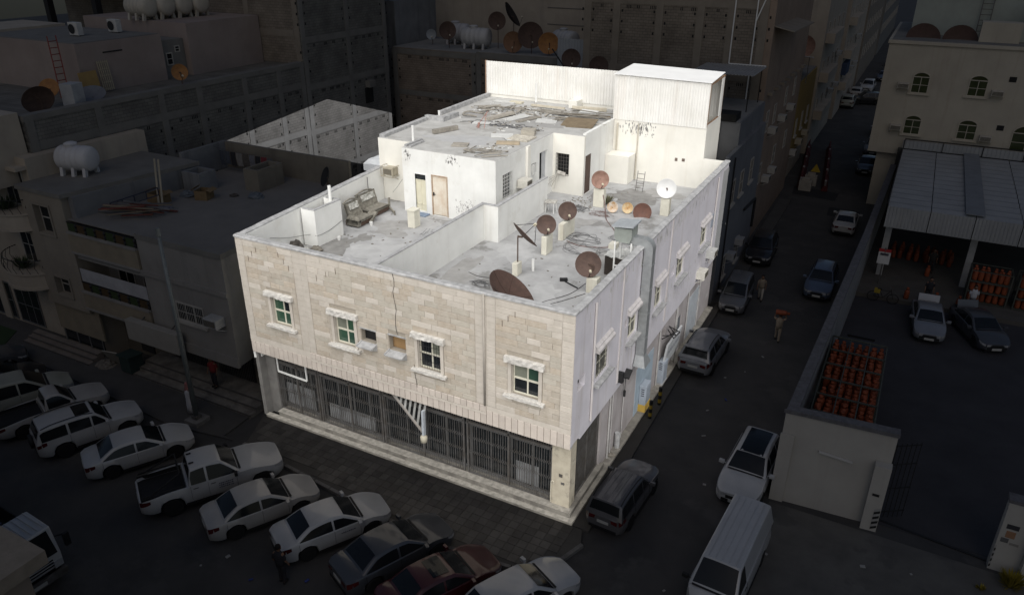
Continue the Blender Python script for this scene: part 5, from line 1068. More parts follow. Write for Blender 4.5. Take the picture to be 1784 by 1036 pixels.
# ---------------------------------------------------------------- things on the terrace
TZ = 8.46
t = thing('terrace_walls', 'low cement walls enclosing the neighbour terrace at the back', 'wall', (-24,9.5,TZ))
CEM = mat('stained_cement', (.21,.215,.22)); CEMB = mat('brown_cement', (.20,.18,.145), (.15,.135,.11), .8, .95, .4, streak=.5, sc=(.1,.09,.075))
m = MB(); m.box(-29.0,-28.8,7.6,11.1,TZ,10.1); m.build('side_wall', CEM, t); m = MB(); m.box(-28.79,-19.0,10.95,11.15,TZ,10.05); m.build('back_wall', CEMB, t)
for x0, x1, y0, y1, h in ((-27.3,-25.9,6.2,7.4,1.1),(-24.2,-23.1,7.9,9.9,1.25)):
    m = MB(); m.box(x0,x1,y0,y0+.15,TZ,TZ+h); m.box(x0,x1,y1-.15,y1,TZ,TZ+h); m.box(x0,x0+.15,y0+.15,y1-.15,TZ,TZ+h); m.box(x1-.15,x1,y0+.15,y1-.15,TZ,TZ+h); m.build('light_well', CEM if x0 < -25 else CEMB, t)
def cloth(label, a, b, z, w, h, col, drop=.0):
    m = MB(); a, b = Vector(a), Vector(b); d = (b-a); n = 6; vs = []; p = d.normalized().cross(Vector((0,0,1)))
    for i in range(n+1):
        for j in range(5): q = a+d*(i/n)+p*.03*math.sin(i*2.1+j); vs.append((q.x,q.y,z-h*j/4+.02*math.sin(i*3)))
    m.add(vs, [(i*5+j,(i+1)*5+j,(i+1)*5+j+1,i*5+j+1) for i in range(n) for j in range(4)]); o = m.build('laundry', mat('cloth_%02d%02d' % (int(col[0]*99),int(col[2]*99)), col, tuple(v*.7 for v in col), 4)); s = o.modifiers.new('thick','SOLIDIFY'); s.thickness = .012
    return tag(o, label, 'laundry', 'laundry on the terrace line')
x = -28.3; ly = 10.0
cl = [((.06,.07,.09),.9,'dark blue trousers at the left end of the washing line'),((.07,.08,.10),.8,'second pair of blue trousers on the washing line'),((.03,.03,.035),.85,'black trousers on the washing line'),((.22,.21,.20),.8,'pale shirt on the washing line'),((.10,.09,.08),.7,'brown shirt on the washing line'),((.16,.16,.18),.7,'grey shirt in the middle of the washing line'),((.03,.03,.04),.9,'black shirt right of the middle of the washing line'),((.20,.04,.05),.85,'red shirt on the washing line'),((.12,.12,.13),.8,'grey shirt at the right end of the washing line')]
for c, h, lb in cl: w = rnd.uniform(.35,.5); cloth(lb, (x,ly,0), (x+w,ly,0), TZ+1.35, w, h, c); x += w+.06
m = MB(); m.tube(spline([(-28.7,ly,TZ+1.5),(-26.3,ly,TZ+1.36),(-24.1,ly,TZ+1.5)]), .012, 4); tag(m.build('washing_line', CAB), 'washing line strung across the neighbour terrace', 'line')
def carton(x, y, z, s, rz, label):
    t = thing('carton', label, 'carton', (x,y,z), rz, 'cartons on the terrace'); c = mat('carton_brown', (.20,.14,.075), (.15,.105,.055), 3, .9); m = MB(); a, h = s/2, s*.7
    m.box(-a,-a+.02,-a,a,0,h); m.box(a-.02,a,-a,a,0,h); m.box(-a+.02,a-.02,-a,-a+.02,0,h); m.box(-a+.02,a-.02,a-.02,a,0,h); m.box(-a+.02,a-.02,-a+.02,a-.02,0,.02); m.build('box', c, t, local=True)
    m = MB(); m.obox((a+.12,0,h+.03),(.3,s,.015),0,0,.4); m.obox((-a-.1,0,h+.08),(.3,s,.015),0,0,-.7); m.build('flap', c, t, local=True)
carton(-25.0,5.6,TZ,.75,.3,'open brown carton in the middle of the terrace'); carton(-26.6,3.9,TZ,.85,.1,'ochre carton beside the scrap pile on the terrace')
for k, (x, y, lb) in enumerate(((-26.2,5.5,'bottle heap along the stair tower wall'),(-25.7,6.0,'bottle heap below the light well'),(-22.6,7.1,'bottle heap by the right light well'))):
    lump('bottle_heap', 'grey '+lb, 'bottles', (x,y,TZ), .5, mat('dull_plastic', (.13,.15,.17), (.08,.09,.10), 9, .5, .8, 14), sq=.6)
lump('cloth_heap', 'small dark cloth heap in the middle of the terrace', 'cloth', (-23.9,6.7,TZ), .28, mat('dark_rag', (.09,.08,.07)), sq=.5); lump('plastic_heap', 'pale plastic heap at the foot of the scrap pile', 'plastic', (-25.3,3.2,TZ), .5, mat('pale_plastic', (.22,.22,.25), (.13,.13,.15), 8, .6, .8), sq=.5)
SCR = [mat('scrap_red', (.14,.045,.035), rand=.3), mat('scrap_wood', (.20,.165,.12), rand=.3), mat('scrap_grey', (.15,.15,.155), rand=.3)]
for k in range(26):
    L = rnd.uniform(1.5,3.2); m1 = SCR[k % 3]; q = bpy.data.objects.new('scrap_length', thing_board(L, rnd.choice((.06,.1)), .05, m1)); link(q); q.location = (-26.2+rnd.uniform(-.7,.9), 1.9+rnd.uniform(-.9,.9), TZ+.05+k*.022); q.rotation_euler = (0, rnd.uniform(-.08,.08), rnd.uniform(.1,.75))
    tag(q, ('red scrap length in the pile on the terrace edge','wooden scrap length in the pile on the terrace edge','grey scrap length in the pile on the terrace edge')[k % 3], 'scrap', ('red scrap lengths','wooden scrap lengths','grey scrap lengths')[k % 3])
for k, x in enumerate((-26.7,-26.4)):
    m = MB(); m.bar((x+.9,3.2,TZ),(x-.3,4.4,TZ+2.3),.1,.05); tag(m.build('door_jamb', mat('cream_jamb', (.30,.27,.21))), ('left','right')[k]+' cream door jamb leaning on the stair tower wall', 'jamb', 'door jambs leaning on the wall')
m = MB(); m.bar((-27.5,1.6,TZ+.5),(-25.6,3.2,TZ+1.2),.05); m.bar((-27.5,1.6,TZ+.1),(-25.6,3.2,TZ+.8),.05)
for k in range(5): f = k/4; m.bar((-27.5+1.9*f,1.6+1.6*f,TZ+.1+.7*f),(-27.5+1.9*f,1.6+1.6*f,TZ+.5+.7*f),.04)
tag(m.build('iron_trestle', mat('blue_black_iron', (.03,.035,.06))), 'blue black iron trestle on the scrap pile', 'trestle')
ddish((-19.4,9.3,9.55), .55, (-.4,-.6,.3), 'dark dish on the neighbour terrace behind the lit parapet', mat('dark_dish', (.03,.03,.03), co='O'), pole=(-19.3,9.4,TZ), feed=False)
ddish((-17.62,2.2,3.75), .42, facing((-17,2,3)), 'small brown dish low in the gap beside the corner building', pole=(-17.75,2.4,3.25), feed=False)
t = thing('gap_unit', 'dark air conditioner rack in the gap beside the corner building', 'rack', (-17.3,1.0,2.4)); MB().obox((-17.25,1.0,2.75),(.5,.7,.5),.1).build('unit', IRON, t); m = MB(); m.bar((-17.5,.6,2.45),(-16.95,.6,2.45),.05); m.bar((-17.5,1.4,2.45),(-16.95,1.4,2.45),.05); m.build('rail', IRON, t)
# street lamp
t = thing('street_lamp', 'tall grey street lamp post in front of the neighbour', 'street lamp', (-19.03,-2.08,.1)); m = MB(); m.cone((-19.03,-2.08,.3),(-19.03,-2.08,9.9),.13,.075,12); m.build('pole', mat('pole_grey', (.20,.22,.22), (.16,.18,.18), 4, .5, metal=.3), t, smooth=True)
MB().box(-19.45,-18.6,-2.5,-1.65,.05,.32).build('base', KERB, t); m = MB(); m.box(-19.2,-18.86,-2.25,-1.91,.321,.5); m.build('flange', IRON, t)
m = MB(); m.cone((-19.03,-2.08,9.9),(-19.03,-2.08,10.25),.11,.09,10); m.build('pole_cap', mat('pole_grey', (.2,.22,.22)), t)  # plain cap closing the pole top, not a lamp
# ================================================================== behind and along the street
BK = thing('flat_block_house', 'blockwork house behind the corrugated fence with dishes on its roof', 'house', (-25,40,0))
MB().box(-34,-25.0,36.2,43,0,12.6).build('wall', blockmat('blockwork_tan', (.24,.20,.165), (.20,.165,.135), (.14,.12,.10), axis='x'), BK); MB().box(-24.99,-14.6,36.0,43,0,12.75).build('wall', BLKX, BK)
MB().box(-33.9,-25.05,36.25,42.9,12.6,12.65).build('roof', mat('pale_roof', (.27,.27,.26)), BK); MB().box(-24.95,-14.7,36.1,42.9,12.75,12.8).build('roof', mat('pale_roof', (.27,.27,.26)), BK)
frame_wall(BK, 'y', 36.0, -24.99, -14.6, 0, 12.75, [-24.8,-19.8,-15], [5.2,8.9,12.5], BLKX, CONC); frame_wall(BK, 'y', 36.2, -34, -25, 0, 12.6, [-33.7,-25.4], [5.2,8.7,12.3], BLKX, CONC)
MB().box(-14.5,-13.9,35.8,36.4,8,15.2).build('pier', CONC, BK)
m = MB(); corr(m, (-17.2,35.6), (-14.2,35.6), 10.6, 14.4, .25, .03); o = m.build('corrugated_gate', mat('grey_corrugated', (.34,.36,.38), (.29,.31,.33), 1, .5)); tag(o, 'grey corrugated sheet standing beside the tan dishes behind the fence', 'sheet'); m = MB(); m.bar((-17.5,35.2,13.6),(-15.2,35.2,10.8),.08); tag(m.build('brace_pole', DKIRON), 'dark brace pole leaning on the grey corrugated sheet', 'pole')
tank_h(-26.5,38.6,12.65,2.5,.78,R(5),'ribbed white water tank behind the fence',(.46,.46,.46)); tank_h(-18.6,40.2,12.8,2.2,.72,R(-20),'pale water tank half sunk behind the brown dishes',(.42,.43,.44)); tank_h(-29.6,40.5,12.65,2.2,.8,R(5),'small water tank left of the ribbed tank',(.40,.40,.41))
BD = [((-28.6,37.2,14.2),.75,'tilted brown dish at the left on the roof behind the fence',RUST),((-24.3,38.4,15.1),.75,'brown dish below the black dish behind the fence',RUST),((-23.4,39.6,15.6),1.15,'black dish seen at a slant behind the ribbed tank',mat('black_dish', (.03,.025,.022), co='O')),((-21.8,36.6,13.7),.85,'ochre brown dish, left of the cluster behind the fence',mat('ochre_brown_dish', (.22,.12,.07), (.16,.09,.05), 4, .7, co='O')),((-20.3,36.9,14.3),1.05,'tall dark brown dish in the middle of the cluster',RUST),((-18.5,36.6,13.8),.85,'ochre dish with pale streaks, right of the cluster',OCH),((-16.9,36.3,13.3),.6,'white dish with dark lettering behind the fence',mat('white_dish2', (.50,.50,.49), co='O')),((-31.2,38.5,13.6),.45,'small pale dish far left on the roof behind the fence',mat('pale_blue_dish', (.3,.33,.36), co='O')),
    ((-14.0,31.0,13.6),.7,'brown dish peeping over the corrugated fence, left one',RUST),((-11.6,30.5,13.3),.7,'brown dish peeping over the corrugated fence, right one',RUST)]
for c, r, lb, m1 in BD: ddish(c, r, facing(c,0,rnd.uniform(-.4,.3)) if 'slant' not in lb else (.75,.25,.5), lb, m1, pole=(c[0],c[1]+.2,12.7), feed=r < 1.2)
m = MB()
for k in range(6): m.obox((-17.1+k*.075,35.83,13.34),(.05,.01,.09))
tag(m.build('dish_lettering', mat('dark_print', (.05,.05,.06))), 'dark lettering across the white dish behind the fence', 'lettering')
t = thing('old_wall_house', 'stained grey house with a narrow window in the gap behind the block tower', 'house', (-33,40,0)); MB().box(-38,-34.1,37,46,0,12.4).build('wall', mat('stained_cement', (.21,.215,.22)), t); windows(t, 'y', 37, [(-36.4,-35.6,7.2,9.0),(-35.2,-34.6,4.5,6.2)], sill=False); MB().box(-38,-34.2,37.2,44,12.4,16.4).build('upper_wall', CEM, t)
for k, x in enumerate((-37.3,-36.1,-34.9)): ddish((x,37.0,17.4), .75, facing((x,37,17)), ('left','middle','right')[k]+' brown dish on the stained grey house at the top', RUST, pole=(x,37.3,16.4), feed=False)
t = thing('cream_back_house', 'cream house with a cornice behind the rooftop tanks', 'house', (-25,52,0)); MB().box(-39,-11.5,48,60,0,26).build('wall', CRM, t); MB().box(-39,-24,47.7,48,17.2,17.7).build('cornice', CRM, t); windows(t, 'y', 48, [(-38.4,-37.6,13.5,17.5)], mull=1)
for z in (14,15.5): MB().box(-24,-11.5,47.95,48,z,z+.06).build('groove', CONC, t)
# wide block wall building (right of centre)
WB = thing('wide_block_building', 'wide tan blockwork building behind the rooftop shack', 'building', (-7,40,0))
MB().box(-14.5,-1.0,34.4,52,0,19).build('wall', BLKX, WB); MB().box(-.99,-.45,34.4,52,0,19).build('street_wall', mat('brown_pink_render', (.28,.215,.165), (.23,.175,.135), .7, .95, .3, streak=.4, sc=(.16,.12,.09)), WB)
TCN = mat('tan_concrete', (.24,.21,.17))
frame_wall(WB, 'y', 34.4, -14.5, -1.0, 0, 19, [-14.2,-11.9,-8.6,-5.6,-3.4,-1.2], [9.5,12.7,17.6], BLKX, TCN, cw=.55, bh=.6)
m = MB()
for a, b in (((-3.2,34.3,13.6),(-3.2,34.3,18)),((-3.2,34.3,13.6),(-.6,34.3,13.6)),((-1.7,34.3,9),(-1.7,34.3,18)),((-1.7,34.3,16.5),(-1.2,34.3,18))): m.cone(a, b, .05, n=6)
m.build('drain_pipe', WHITEP, WB)
windows(WB, 'x', -.45, [(36.5,37.3,8.5,10),(39.5,40.3,8.6,10),(44,44.8,9.2,10.6),(48,48.8,9.4,10.8),(36.5,37.3,4.5,6),(42,43,4.8,6.2),(47,48,5,6.4)], sill=False)
for k in range(7): MB().box(-.45,-.1,35.6+k*2.4,36.6+k*2.4,11.4,11.6).build('ledge', TCN, WB)
for k, (y, z) in enumerate(((38.3,8.2),(42.2,8.4),(38.6,4.3),(46,8.6),(41,4.4))): aircon(-.15,y,z,R(90),('upper white air conditioner nearest on the pink brown street wall','upper white air conditioner, second on the pink brown street wall','lower white air conditioner nearest on the pink brown street wall','upper white air conditioner farthest on the pink brown street wall','lower white air conditioner, second on the pink brown street wall')[k],col=(.42,.41,.38),w=.8)
m = MB(); m.add([(-.5,34.6,16.2),(.9,34.6,15.9),(.9,44,15.7),(-.5,44,16.0),(-.5,34.6,16.26),(.9,34.6,15.96),(.9,44,15.76),(-.5,44,16.06)], [(3,2,1,0),(4,5,6,7),(0,1,5,4),(1,2,6,5),(2,3,7,6),(3,0,4,7)]); m.build('eave_sheet', TCN, WB)
for k in range(5): m = MB(); m.box(-13+k*2.4,-11.8+k*2.4,38,39,19,19.7+.3*(k%2)); tag(m.build('roof_box', CONC), ('first','second','third','fourth','fifth')[k]+' cement box from the left on the wide block building roof', 'box', 'roof boxes')
# low grey house between the corner building and the block building
LG = thing('low_grey_house', 'low grey house squeezed behind the corner building on the street', 'house', (-3,28.5,0))
GR2 = mat('blue_grey_render', (.19,.195,.205), (.15,.155,.165), .6, .95, .3, streak=.4, sc=(.1,.1,.1))
MB().box(-7,-.3,26.55,34.3,0,11.2).build('wall', GR2, LG); MB().box(-.3,-.05,23.3,34.3,0,9.8).build('street_wall', GR2, LG); MB().box(-6.5,-.4,23.4,26.5,0,6.9).build('rear_wing', GR2, LG); MB().box(-6.9,-.4,26.6,34.2,11.2,11.25).build('roof', mat('pale_roof', (.27,.27,.26)), LG)
windows(LG, 'x', -.05, [(25.0,25.8,6.3,7.8),(27.5,28.3,6.3,7.8),(30.5,31.3,6.4,7.9),(25,25.9,1.2,2.6),(29,29.8,1,2.6)]); m = MB(); m.box(-2.2,-.6,26.4,27.8,11.25,11.7); m.build('hatch', BLACK, LG)
m = MB()
for x, y in ((-3.9,29.8),(-.7,29.8),(-.7,33.5)): m.bar((x,y,11.2),(x,y,13.6),.06)
m.bar((-3.9,29.8,13.6),(-.7,29.8,13.6),.06); m.build('canopy_post', DKIRON, LG)
m = MB(); n = 20
for i in range(n): x = -4.6+i*.21; m.box(x,x+.13,29.4,33.6,13.62,13.66); m.box(x+.13,x+.21,29.4,33.6,13.66,13.69)
m.build('canopy_roof', mat('pale_metal_roof', (.34,.34,.33)), LG)
m = MB(); m.cone((.05,24.6,.2),(.05,24.6,9.5),.05,n=8); m.cone((.05,30.0,4.5),(.05,33.9,4.2),.09,n=8); m.cone((.05,33.9,4.2),(.05,33.9,2.0),.09,n=8); m.build('drain_pipe', DKIRON, LG)
sheet('far_side_pavement', [(-.05,23.2),(.95,24.1),(.9,48),(-.1,48)], .003, .14, mat('dusty_pavement', (.085,.083,.08)))
aircon(.2,28.9,2.4,R(90),'small air conditioner on the low grey house street wall',col=(.34,.34,.34),w=.7); aircon(.2,26.4,2.2,R(90),'grey box unit beside the door of the low grey house',col=(.30,.31,.32),w=.7)
# houses farther along the street, left side
YH = thing('yellow_house', 'narrow mustard yellow house on the left of the street', 'house', (-4,58,0)); YEL = mat('mustard_render', (.30,.21,.065), (.25,.175,.055), .8, .95, .3)
MB().box(-10,-.6,52.2,64,2.6,9.6).build('wall', YEL, YH); MB().box(-10,-.9,52.1,64,0,2.6).build('ground_wall', CRM, YH); MB().box(-10,-.7,52.3,63.9,9.6,9.7).build('roof', CONC, YH); windows(YH, 'x', -.6, [(54.2,55.0,4.5,6.0),(57.5,58.3,4.6,6.1),(61,61.8,4.6,6.1)], arch=False); windows(YH,'y',52.2,[(-2.6,-1.8,5.2,6.6)])
for k, (y, z) in enumerate(((56.2,3.4),(60,3.5))): aircon(-.3,y,z,R(90),('near','far')[k]+' air conditioner on the mustard yellow house',col=(.4,.4,.38),w=.9)
aircon(-.3,53.2,3.0,R(90),'air conditioner at the near corner of the mustard yellow house',col=(.42,.42,.40),w=.9)
m = MB(); m.obox((-1.2,51.8,1.9),(1.3,.06,1.2),.15); tag(m.build('cream_notice', mat('cream_notice', (.34,.31,.22))), 'cream notice board on the wall below the mustard house', 'board')
m = MB(); m.add([(-3.0,52.3,12.2),(.3,52.3,12.0),(-.4,58,11.2),(-3.4,58,11.4),(-3.0,52.3,12.27),(.3,52.3,12.07),(-.4,58,11.27),(-3.4,58,11.47)], [(3,2,1,0),(4,5,6,7),(0,1,5,4),(1,2,6,5),(2,3,7,6),(3,0,4,7)]); tag(m.build('white_awning', mat('white_tarp_dark', (.42,.43,.45))), 'white awning sheet above the mustard yellow house', 'awning')
m = MB(); m.bar((-2.8,52.6,9.7),(-2.8,52.6,12.2),.06); m.bar((-.1,52.6,9.7),(-.1,52.6,12.0),.06); tag(m.build('awning_post', IRON), 'thin posts holding the white awning sheet', 'post')
SH = [('cream_street_house','cream house with stacked balconies beyond the mustard house',-10,-.6,66,84,17,CRM),('tall_cream_house','tall cream house with a blue shop front beyond the balconies',-12,-.3,86,112,20,CRM),('far_house','brown house far along the left of the street',-14,-.2,114,150,17,TCN),('far_street_house','farthest grey house on the left of the street',-14,-.1,153,210,22,CONC)]
for i, (nm, lb, x0, x1, y0, y1, z1, m1) in enumerate(SH):
    t = thing(nm, lb, 'house', ((x0+x1)/2,(y0+y1)/2,0)); MB().box(x0,x1,y0,y1,0,z1).build('wall', m1, t); MB().box(x0-.1,x1+.1,y0-.1,y1+.1,z1,z1+.25).build('cornice', CONC, t)
    rc = []
    for z in range(4, int(z1)-2, 4):
        y = y0+2
        while y < y1-2: rc.append((y,y+1.2,z,z+1.6)); y += 4
    windows(t, 'x', x1, rc, sill=False, mull=1); windows(t, 'y', y0, [(x1-3,x1-1.8,z,z+1.6) for z in range(8, int(z1)-2, 4)], sill=False)
    if i < 2:
        for z in (4,8,12):
            m = MB(); m.box(x1,x1+.9,y0+1,y0+9,z-.4,z+.6); m.build('balcony', m1, t)
        for k in range(3): aircon(x1+.4,y0+11+k*2.5,5+4*(k%2),R(90),('first','second','third')[k]+' air conditioner along the '+('balcony house' if i == 0 else 'tall cream house')+' on the street',col=(.36,.35,.33),w=.9)
MB().box(-.28,.3,87,91,5.5,7).build('shop_sign', mat('blue_sign', (.04,.06,.11)), t)
ddish((-2.2,63.5,11.6), 1.1, facing((-2,63,11)), 'pale brown dish on the roof behind the white awning', RUST2, pole=(-2.2,63.8,9.7), feed=False)
t = thing('far_skyline_house', 'wide tan house closing the view behind the block building', 'house', (-22,75,0)); MB().box(-40,-10.2,64,90,0,22).build('wall', TCN, t); windows(t, 'y', 64, [(-14+k*-5,-12.8+k*-5,16,17.6) for k in range(5)])
# ================================================================== right of the street
CH = thing('arched_window_house', 'cream three storey house with arched windows and air conditioners on the right', 'house', (14,58,0)); CHM = mat('warm_cream_render', (.42,.385,.315), (.36,.33,.27), .5, .95, .25, streak=.35, sc=(.26,.21,.15))
MB().box(6.25,26,50,66,4.9,13.9).build('wall', CHM, CH); MB().box(7.0,26,50.6,66,0,4.9).build('ground_wall', CHM, CH); MB().box(6.15,26,49.85,66,13.9,14.15).build('cornice', CHM, CH); MB().box(6.4,26,50.1,65.8,14.15,14.2).build('roof', CONC, CH)
MB().box(7.5,26,55,55.3,14.2,18).build('roof_wall', mat('mint_render', (.33,.36,.32), (.28,.30,.27), .8, .95), CH); MB().box(15.5,26,52.8,53,14.2,17.2).build('roof_wall', mat('mint_render', (.33,.36,.32)), CH); MB().box(12.6,15.4,51.5,53,14.2,15.7).build('roof_box', CHM, CH); MB().box(7.5,26,55.3,64,18,18.1).build('upper_roof', CONC, CH); MB().box(7.6,26,62,64,18.1,21).build('upper_wall', CHM, CH)
FRC = mat('cream_arch_frame', (.46,.42,.34)); OLV = mat('olive_glass', (.045,.055,.022), (.03,.038,.016), 2, .15, spec=.5)
windows(CH, 'y', 50, [(8.6,9.75,10.15,11.35),(12.7,13.9,10.25,11.4),(8.7,9.85,6.75,7.85),(12.7,13.95,6.75,7.85)], FRC, OLV, arch=True); windows(CH, 'y', 50, [(16.6,18.6,6.2,7.6),(17.3,18.4,10.2,11.3)], FRC, OLV, arch=True)
MB().box(15.3,15.8,49.97,50,11.5,11.9).build('vent', BLACK, CH); MB().box(15.35,15.85,49.97,50,7.7,8.1).build('vent', BLACK, CH)
for k, (x, z) in enumerate(((7.95,10.45),(14.75,10.4),(8.05,7.0),(14.75,6.8))): aircon(x,49.75,z,0,('upper left','upper right','lower left','lower right')[k]+' air conditioner beside an arched window of the cream house',col=(.45,.42,.36),w=.85)
for k, x in enumerate((8.6,11.3)): ddish((x,51.9,14.15), 1.3, (.1,-.85,.42), ('left','right')[k]+' brown half hidden dish on the roof of the arched window house', mat('dark_brown_dish', (.085,.05,.04)), pole=(x,51.2,14.2), feed=False)
m = MB(); m.bar((12.4,54.6,14.3),(12.4,54.95,19),.06); m.bar((13.2,54.6,14.3),(13.2,54.95,19),.06)
for k in range(10): m.bar((12.4,54.62+k*.03,14.7+k*.43),(13.2,54.62+k*.03,14.7+k*.43),.05)
tag(m.build('ladder', IRON), 'iron ladder on the mint roof wall of the arched window house', 'ladder')
for k in range(4): m = MB(); m.box(8+k*3.2,9.6+k*3.2,61,61.9,18.1,19+.2*k); tag(m.build('roof_box', CHM), ('leftmost','second','third','rightmost')[k]+' cream box on the upper roof of the arched window house', 'box', 'roof boxes of the cream house')
# canopy of the gas depot
CP = thing('depot_canopy', 'wide corrugated metal canopy over the gas bottle depot', 'canopy', (14,41,0)); CPM = mat('dusty_grey_corrugated', (.30,.31,.315), (.25,.26,.265), .6, .6, streak=.2)
for k in range(6):
    m = MB(); x0 = 8.95+k*2.6; x1 = x0+2.55; n = 14; vs = []
    for i in range(n*2+1):
        y = 32.2+(49.2-32.2)*i/(n*2); z = 5.55+.0*(i)+(.09 if i % 2 else 0); vs += [(x0,y,z),(x1,y,z),(x0,y,z-.03),(x1,y,z-.03)]
    fs = []
    for i in range(n*2): o = i*4; fs += [(o,o+1,o+5,o+4),(o+2,o+6,o+7,o+3)]
    m.add(vs, fs); m.build('roof_sheet', CPM, CP)
    m = MB(); corr(m, (x0,32.05), (x1,32.05), 4.15, 5.6, .22, .04); m.build('fascia_sheet', CPM, CP)
m = MB(); m.box(13.5,14.6,32.2,49.2,5.72,5.78); m.build('ridge_sheet', mat('blue_grey_sheet', (.20,.215,.23)), CP)
for x, y in ((9.3,33.2),(14.5,33.6),(19.5,33.4),(9.3,45),(14.5,45)): m = MB(); m.box(x-.2,x+.2,y-.2,y+.2,.3,5.5); m.build('post', mat('white_post', (.36,.36,.35)), CP)
m = MB(); m.bar((8.9,32.1,5.75),(9.0,49.3,6.3),.07); m.bar((9.0,49.3,6.4),(24,49.5,6.4),.08)
for k in range(6): m.bar((9+k*2.9,49.3,5.6),(9+k*2.9,49.3,6.4),.06)
m.build('edge_rail', DKIRON, CP); m = MB(); corr(m, (8.9,49.35), (24,49.35), 5.6, 6.3, .3, .03); m.build('back_upstand', CPM, CP)
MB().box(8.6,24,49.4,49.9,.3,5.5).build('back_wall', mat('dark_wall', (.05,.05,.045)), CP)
# yard walls
YW = thing('yard_wall', 'white plastered yard wall along the street and forecourt', 'wall', (8,15,0)); YWM = mat('off_white_wall', (.40,.39,.36), (.345,.335,.31), .5, .95, .2, streak=.25, sc=(.25,.235,.2))
MB().prism([(7.1,5.6),(11.25,5.85),(11.22,6.15),(7.4,5.9)], 0, 4.4).build('front_wall', YWM, YW); MB().prism([(7.1,5.62),(7.4,5.91),(8.25,30.5),(8.7,49.5),(8.4,49.5),(7.95,30.5)], 0, 3.95).build('street_wall', mat('yard_wall_grey', (.26,.26,.26), (.19,.19,.19), 1, .95, .4, streak=.5), YW)
m = MB(); m.prism([(7.02,5.52),(11.3,5.78),(11.28,6.22),(7.45,5.97)], 4.4, 4.56); m.prism([(7.03,5.98),(7.47,5.99),(8.32,30.5),(8.78,49.5),(8.32,49.5),(7.88,30.5)], 3.95, 4.1); m.build('coping', mat('dark_coping', (.14,.14,.15), (.09,.09,.095), 5, .95, .7), YW)
MB().prism([(7.05,5.5),(7.6,5.53),(7.6,5.62),(7.05,5.59)], 0, 3.4).build('pilaster', YWM, YW); MB().prism([(10.7,5.4),(11.3,5.44),(11.3,5.84),(10.7,5.8)], 0, 3.15).build('gate_pier', YWM, YW)
m = MB(); m.bar((8.6,5.6,2.95),(9.9,5.7,2.8),.1,.06); m.build('tube_lamp', mat('tube_white', (.5,.5,.48)), YW); MB().box(10.85,11.1,5.38,5.41,1.75,1.85).build('number_plate', DKIRON, YW)
def hazard(parent, x, y, z0, z1, w=.22):
    n = 8; h = (z1-z0)/n; mm = [mat('hazard_black', (.02,.02,.02)), mat('hazard_white', (.32,.32,.31))]; m = MB()
    for k in range(n): m.mat(k % 2).add([(x,y,z0+k*h),(x+w,y+.02,z0+k*h+.12),(x+w,y+.02,z0+(k+1)*h+.12),(x,y,z0+(k+1)*h)], [(0,1,2,3)])
    m.build('hazard_stripe', mm, parent)
hazard(YW, 11.06, 5.405, .1, 1.1)
GP = thing('gate_pier_wall', 'white gate pier with notices and hazard stripes at the right edge', 'wall', (15.6,5.6,0))
MB().box(15.25,16.2,5.35,5.75,0,3.2).build('pier', YWM, GP); MB().box(16.21,22,5.0,5.4,0,3.4).build('wall', YWM, GP); MB().box(15.2,16.25,5.3,5.8,3.2,3.34).build('cap', mat('dark_coping', (.14,.14,.15)), GP); hazard(GP, 15.26, 5.345, .1, 1.15)
for a, b, c, d, cc in ((15.4,15.8,2.05,2.25,(.04,.04,.045)),(15.45,15.75,1.65,1.95,(.30,.17,.10)),(15.35,15.6,1.4,1.6,(.12,.12,.12)),(15.65,15.95,1.35,1.45,(.25,.24,.22))): MB().box(a,b,5.335,5.35,c,d).build('notice', mat('notice_%d%d' % (int(cc[0]*100),int(cc[2]*100)), cc), GP)
GT = thing('iron_gate', 'open dark iron bar gate folded behind the gate pier', 'gate', (11.6,6.3,0))
for zz in (.4,1.6,2.8,3.7): m = MB(); m.bar((11.3,6.3,zz),(12.2,6.9,zz),.04); m.build('rail', DKIRON, GT)
for k in range(6): m = MB(); m.bar((11.32+.17*k,6.32+.11*k,.1),(11.32+.17*k,6.32+.11*k,3.8),.03); m.build('bar', DKIRON, GT)
m = MB(); m.bar((11.4,6.25,.03),(15.3,5.75,.03),.1,.04); tag(m.build('gate_track', DKIRON), 'steel gate track across the yard entrance', 'track')
tuft('yellow_shrub', 'yellow shrub at the foot of the right gate pier', (16.0,4.7,.02), .55, 220, mat('yellow_leaf', (.26,.20,.02), (.2,.17,.02), 5)); tuft('yellow_weed', 'small yellow weed on the forecourt', (15.0,4.0,.02), .2, 60, mat('yellow_leaf', (.26,.20,.02)))
# ================================================================== vehicles
TYRE = mat('tyre_rubber', (.015,.015,.016), (.01,.01,.01), 8, .8, co='O'); RIM = mat('alloy_rim', (.46,.47,.48), (.34,.35,.36), 8, .35, metal=.6, co='O'); DRIM = mat('dark_rim', (.12,.12,.125), co='O', metal=.4, rough=.4)
CGLASS = mat('car_glass', (.012,.014,.016), (.008,.01,.012), 2, .12, spec=.35, co='O'); LAMPC = mat('headlamp_glass', (.36,.37,.38), (.26,.27,.28), 9, .15, spec=.6, co='O'); LAMPR = mat('tail_lamp_red', (.09,.01,.01), (.06,.008,.008), 9, .2, spec=.6, co='O')
BLKP = mat('black_plastic', (.018,.018,.019), (.012,.012,.012), 6, .6, co='O'); PLATE = mat('number_plate', (.42,.42,.40), (.36,.36,.34), 4, .5, co='O')
def paint(name, c, metal=0.0): return mat('paint_'+name, c, tuple(v*.86 for v in c), .9, .35, co='O', coat=.6, metal=metal, spec=.4)
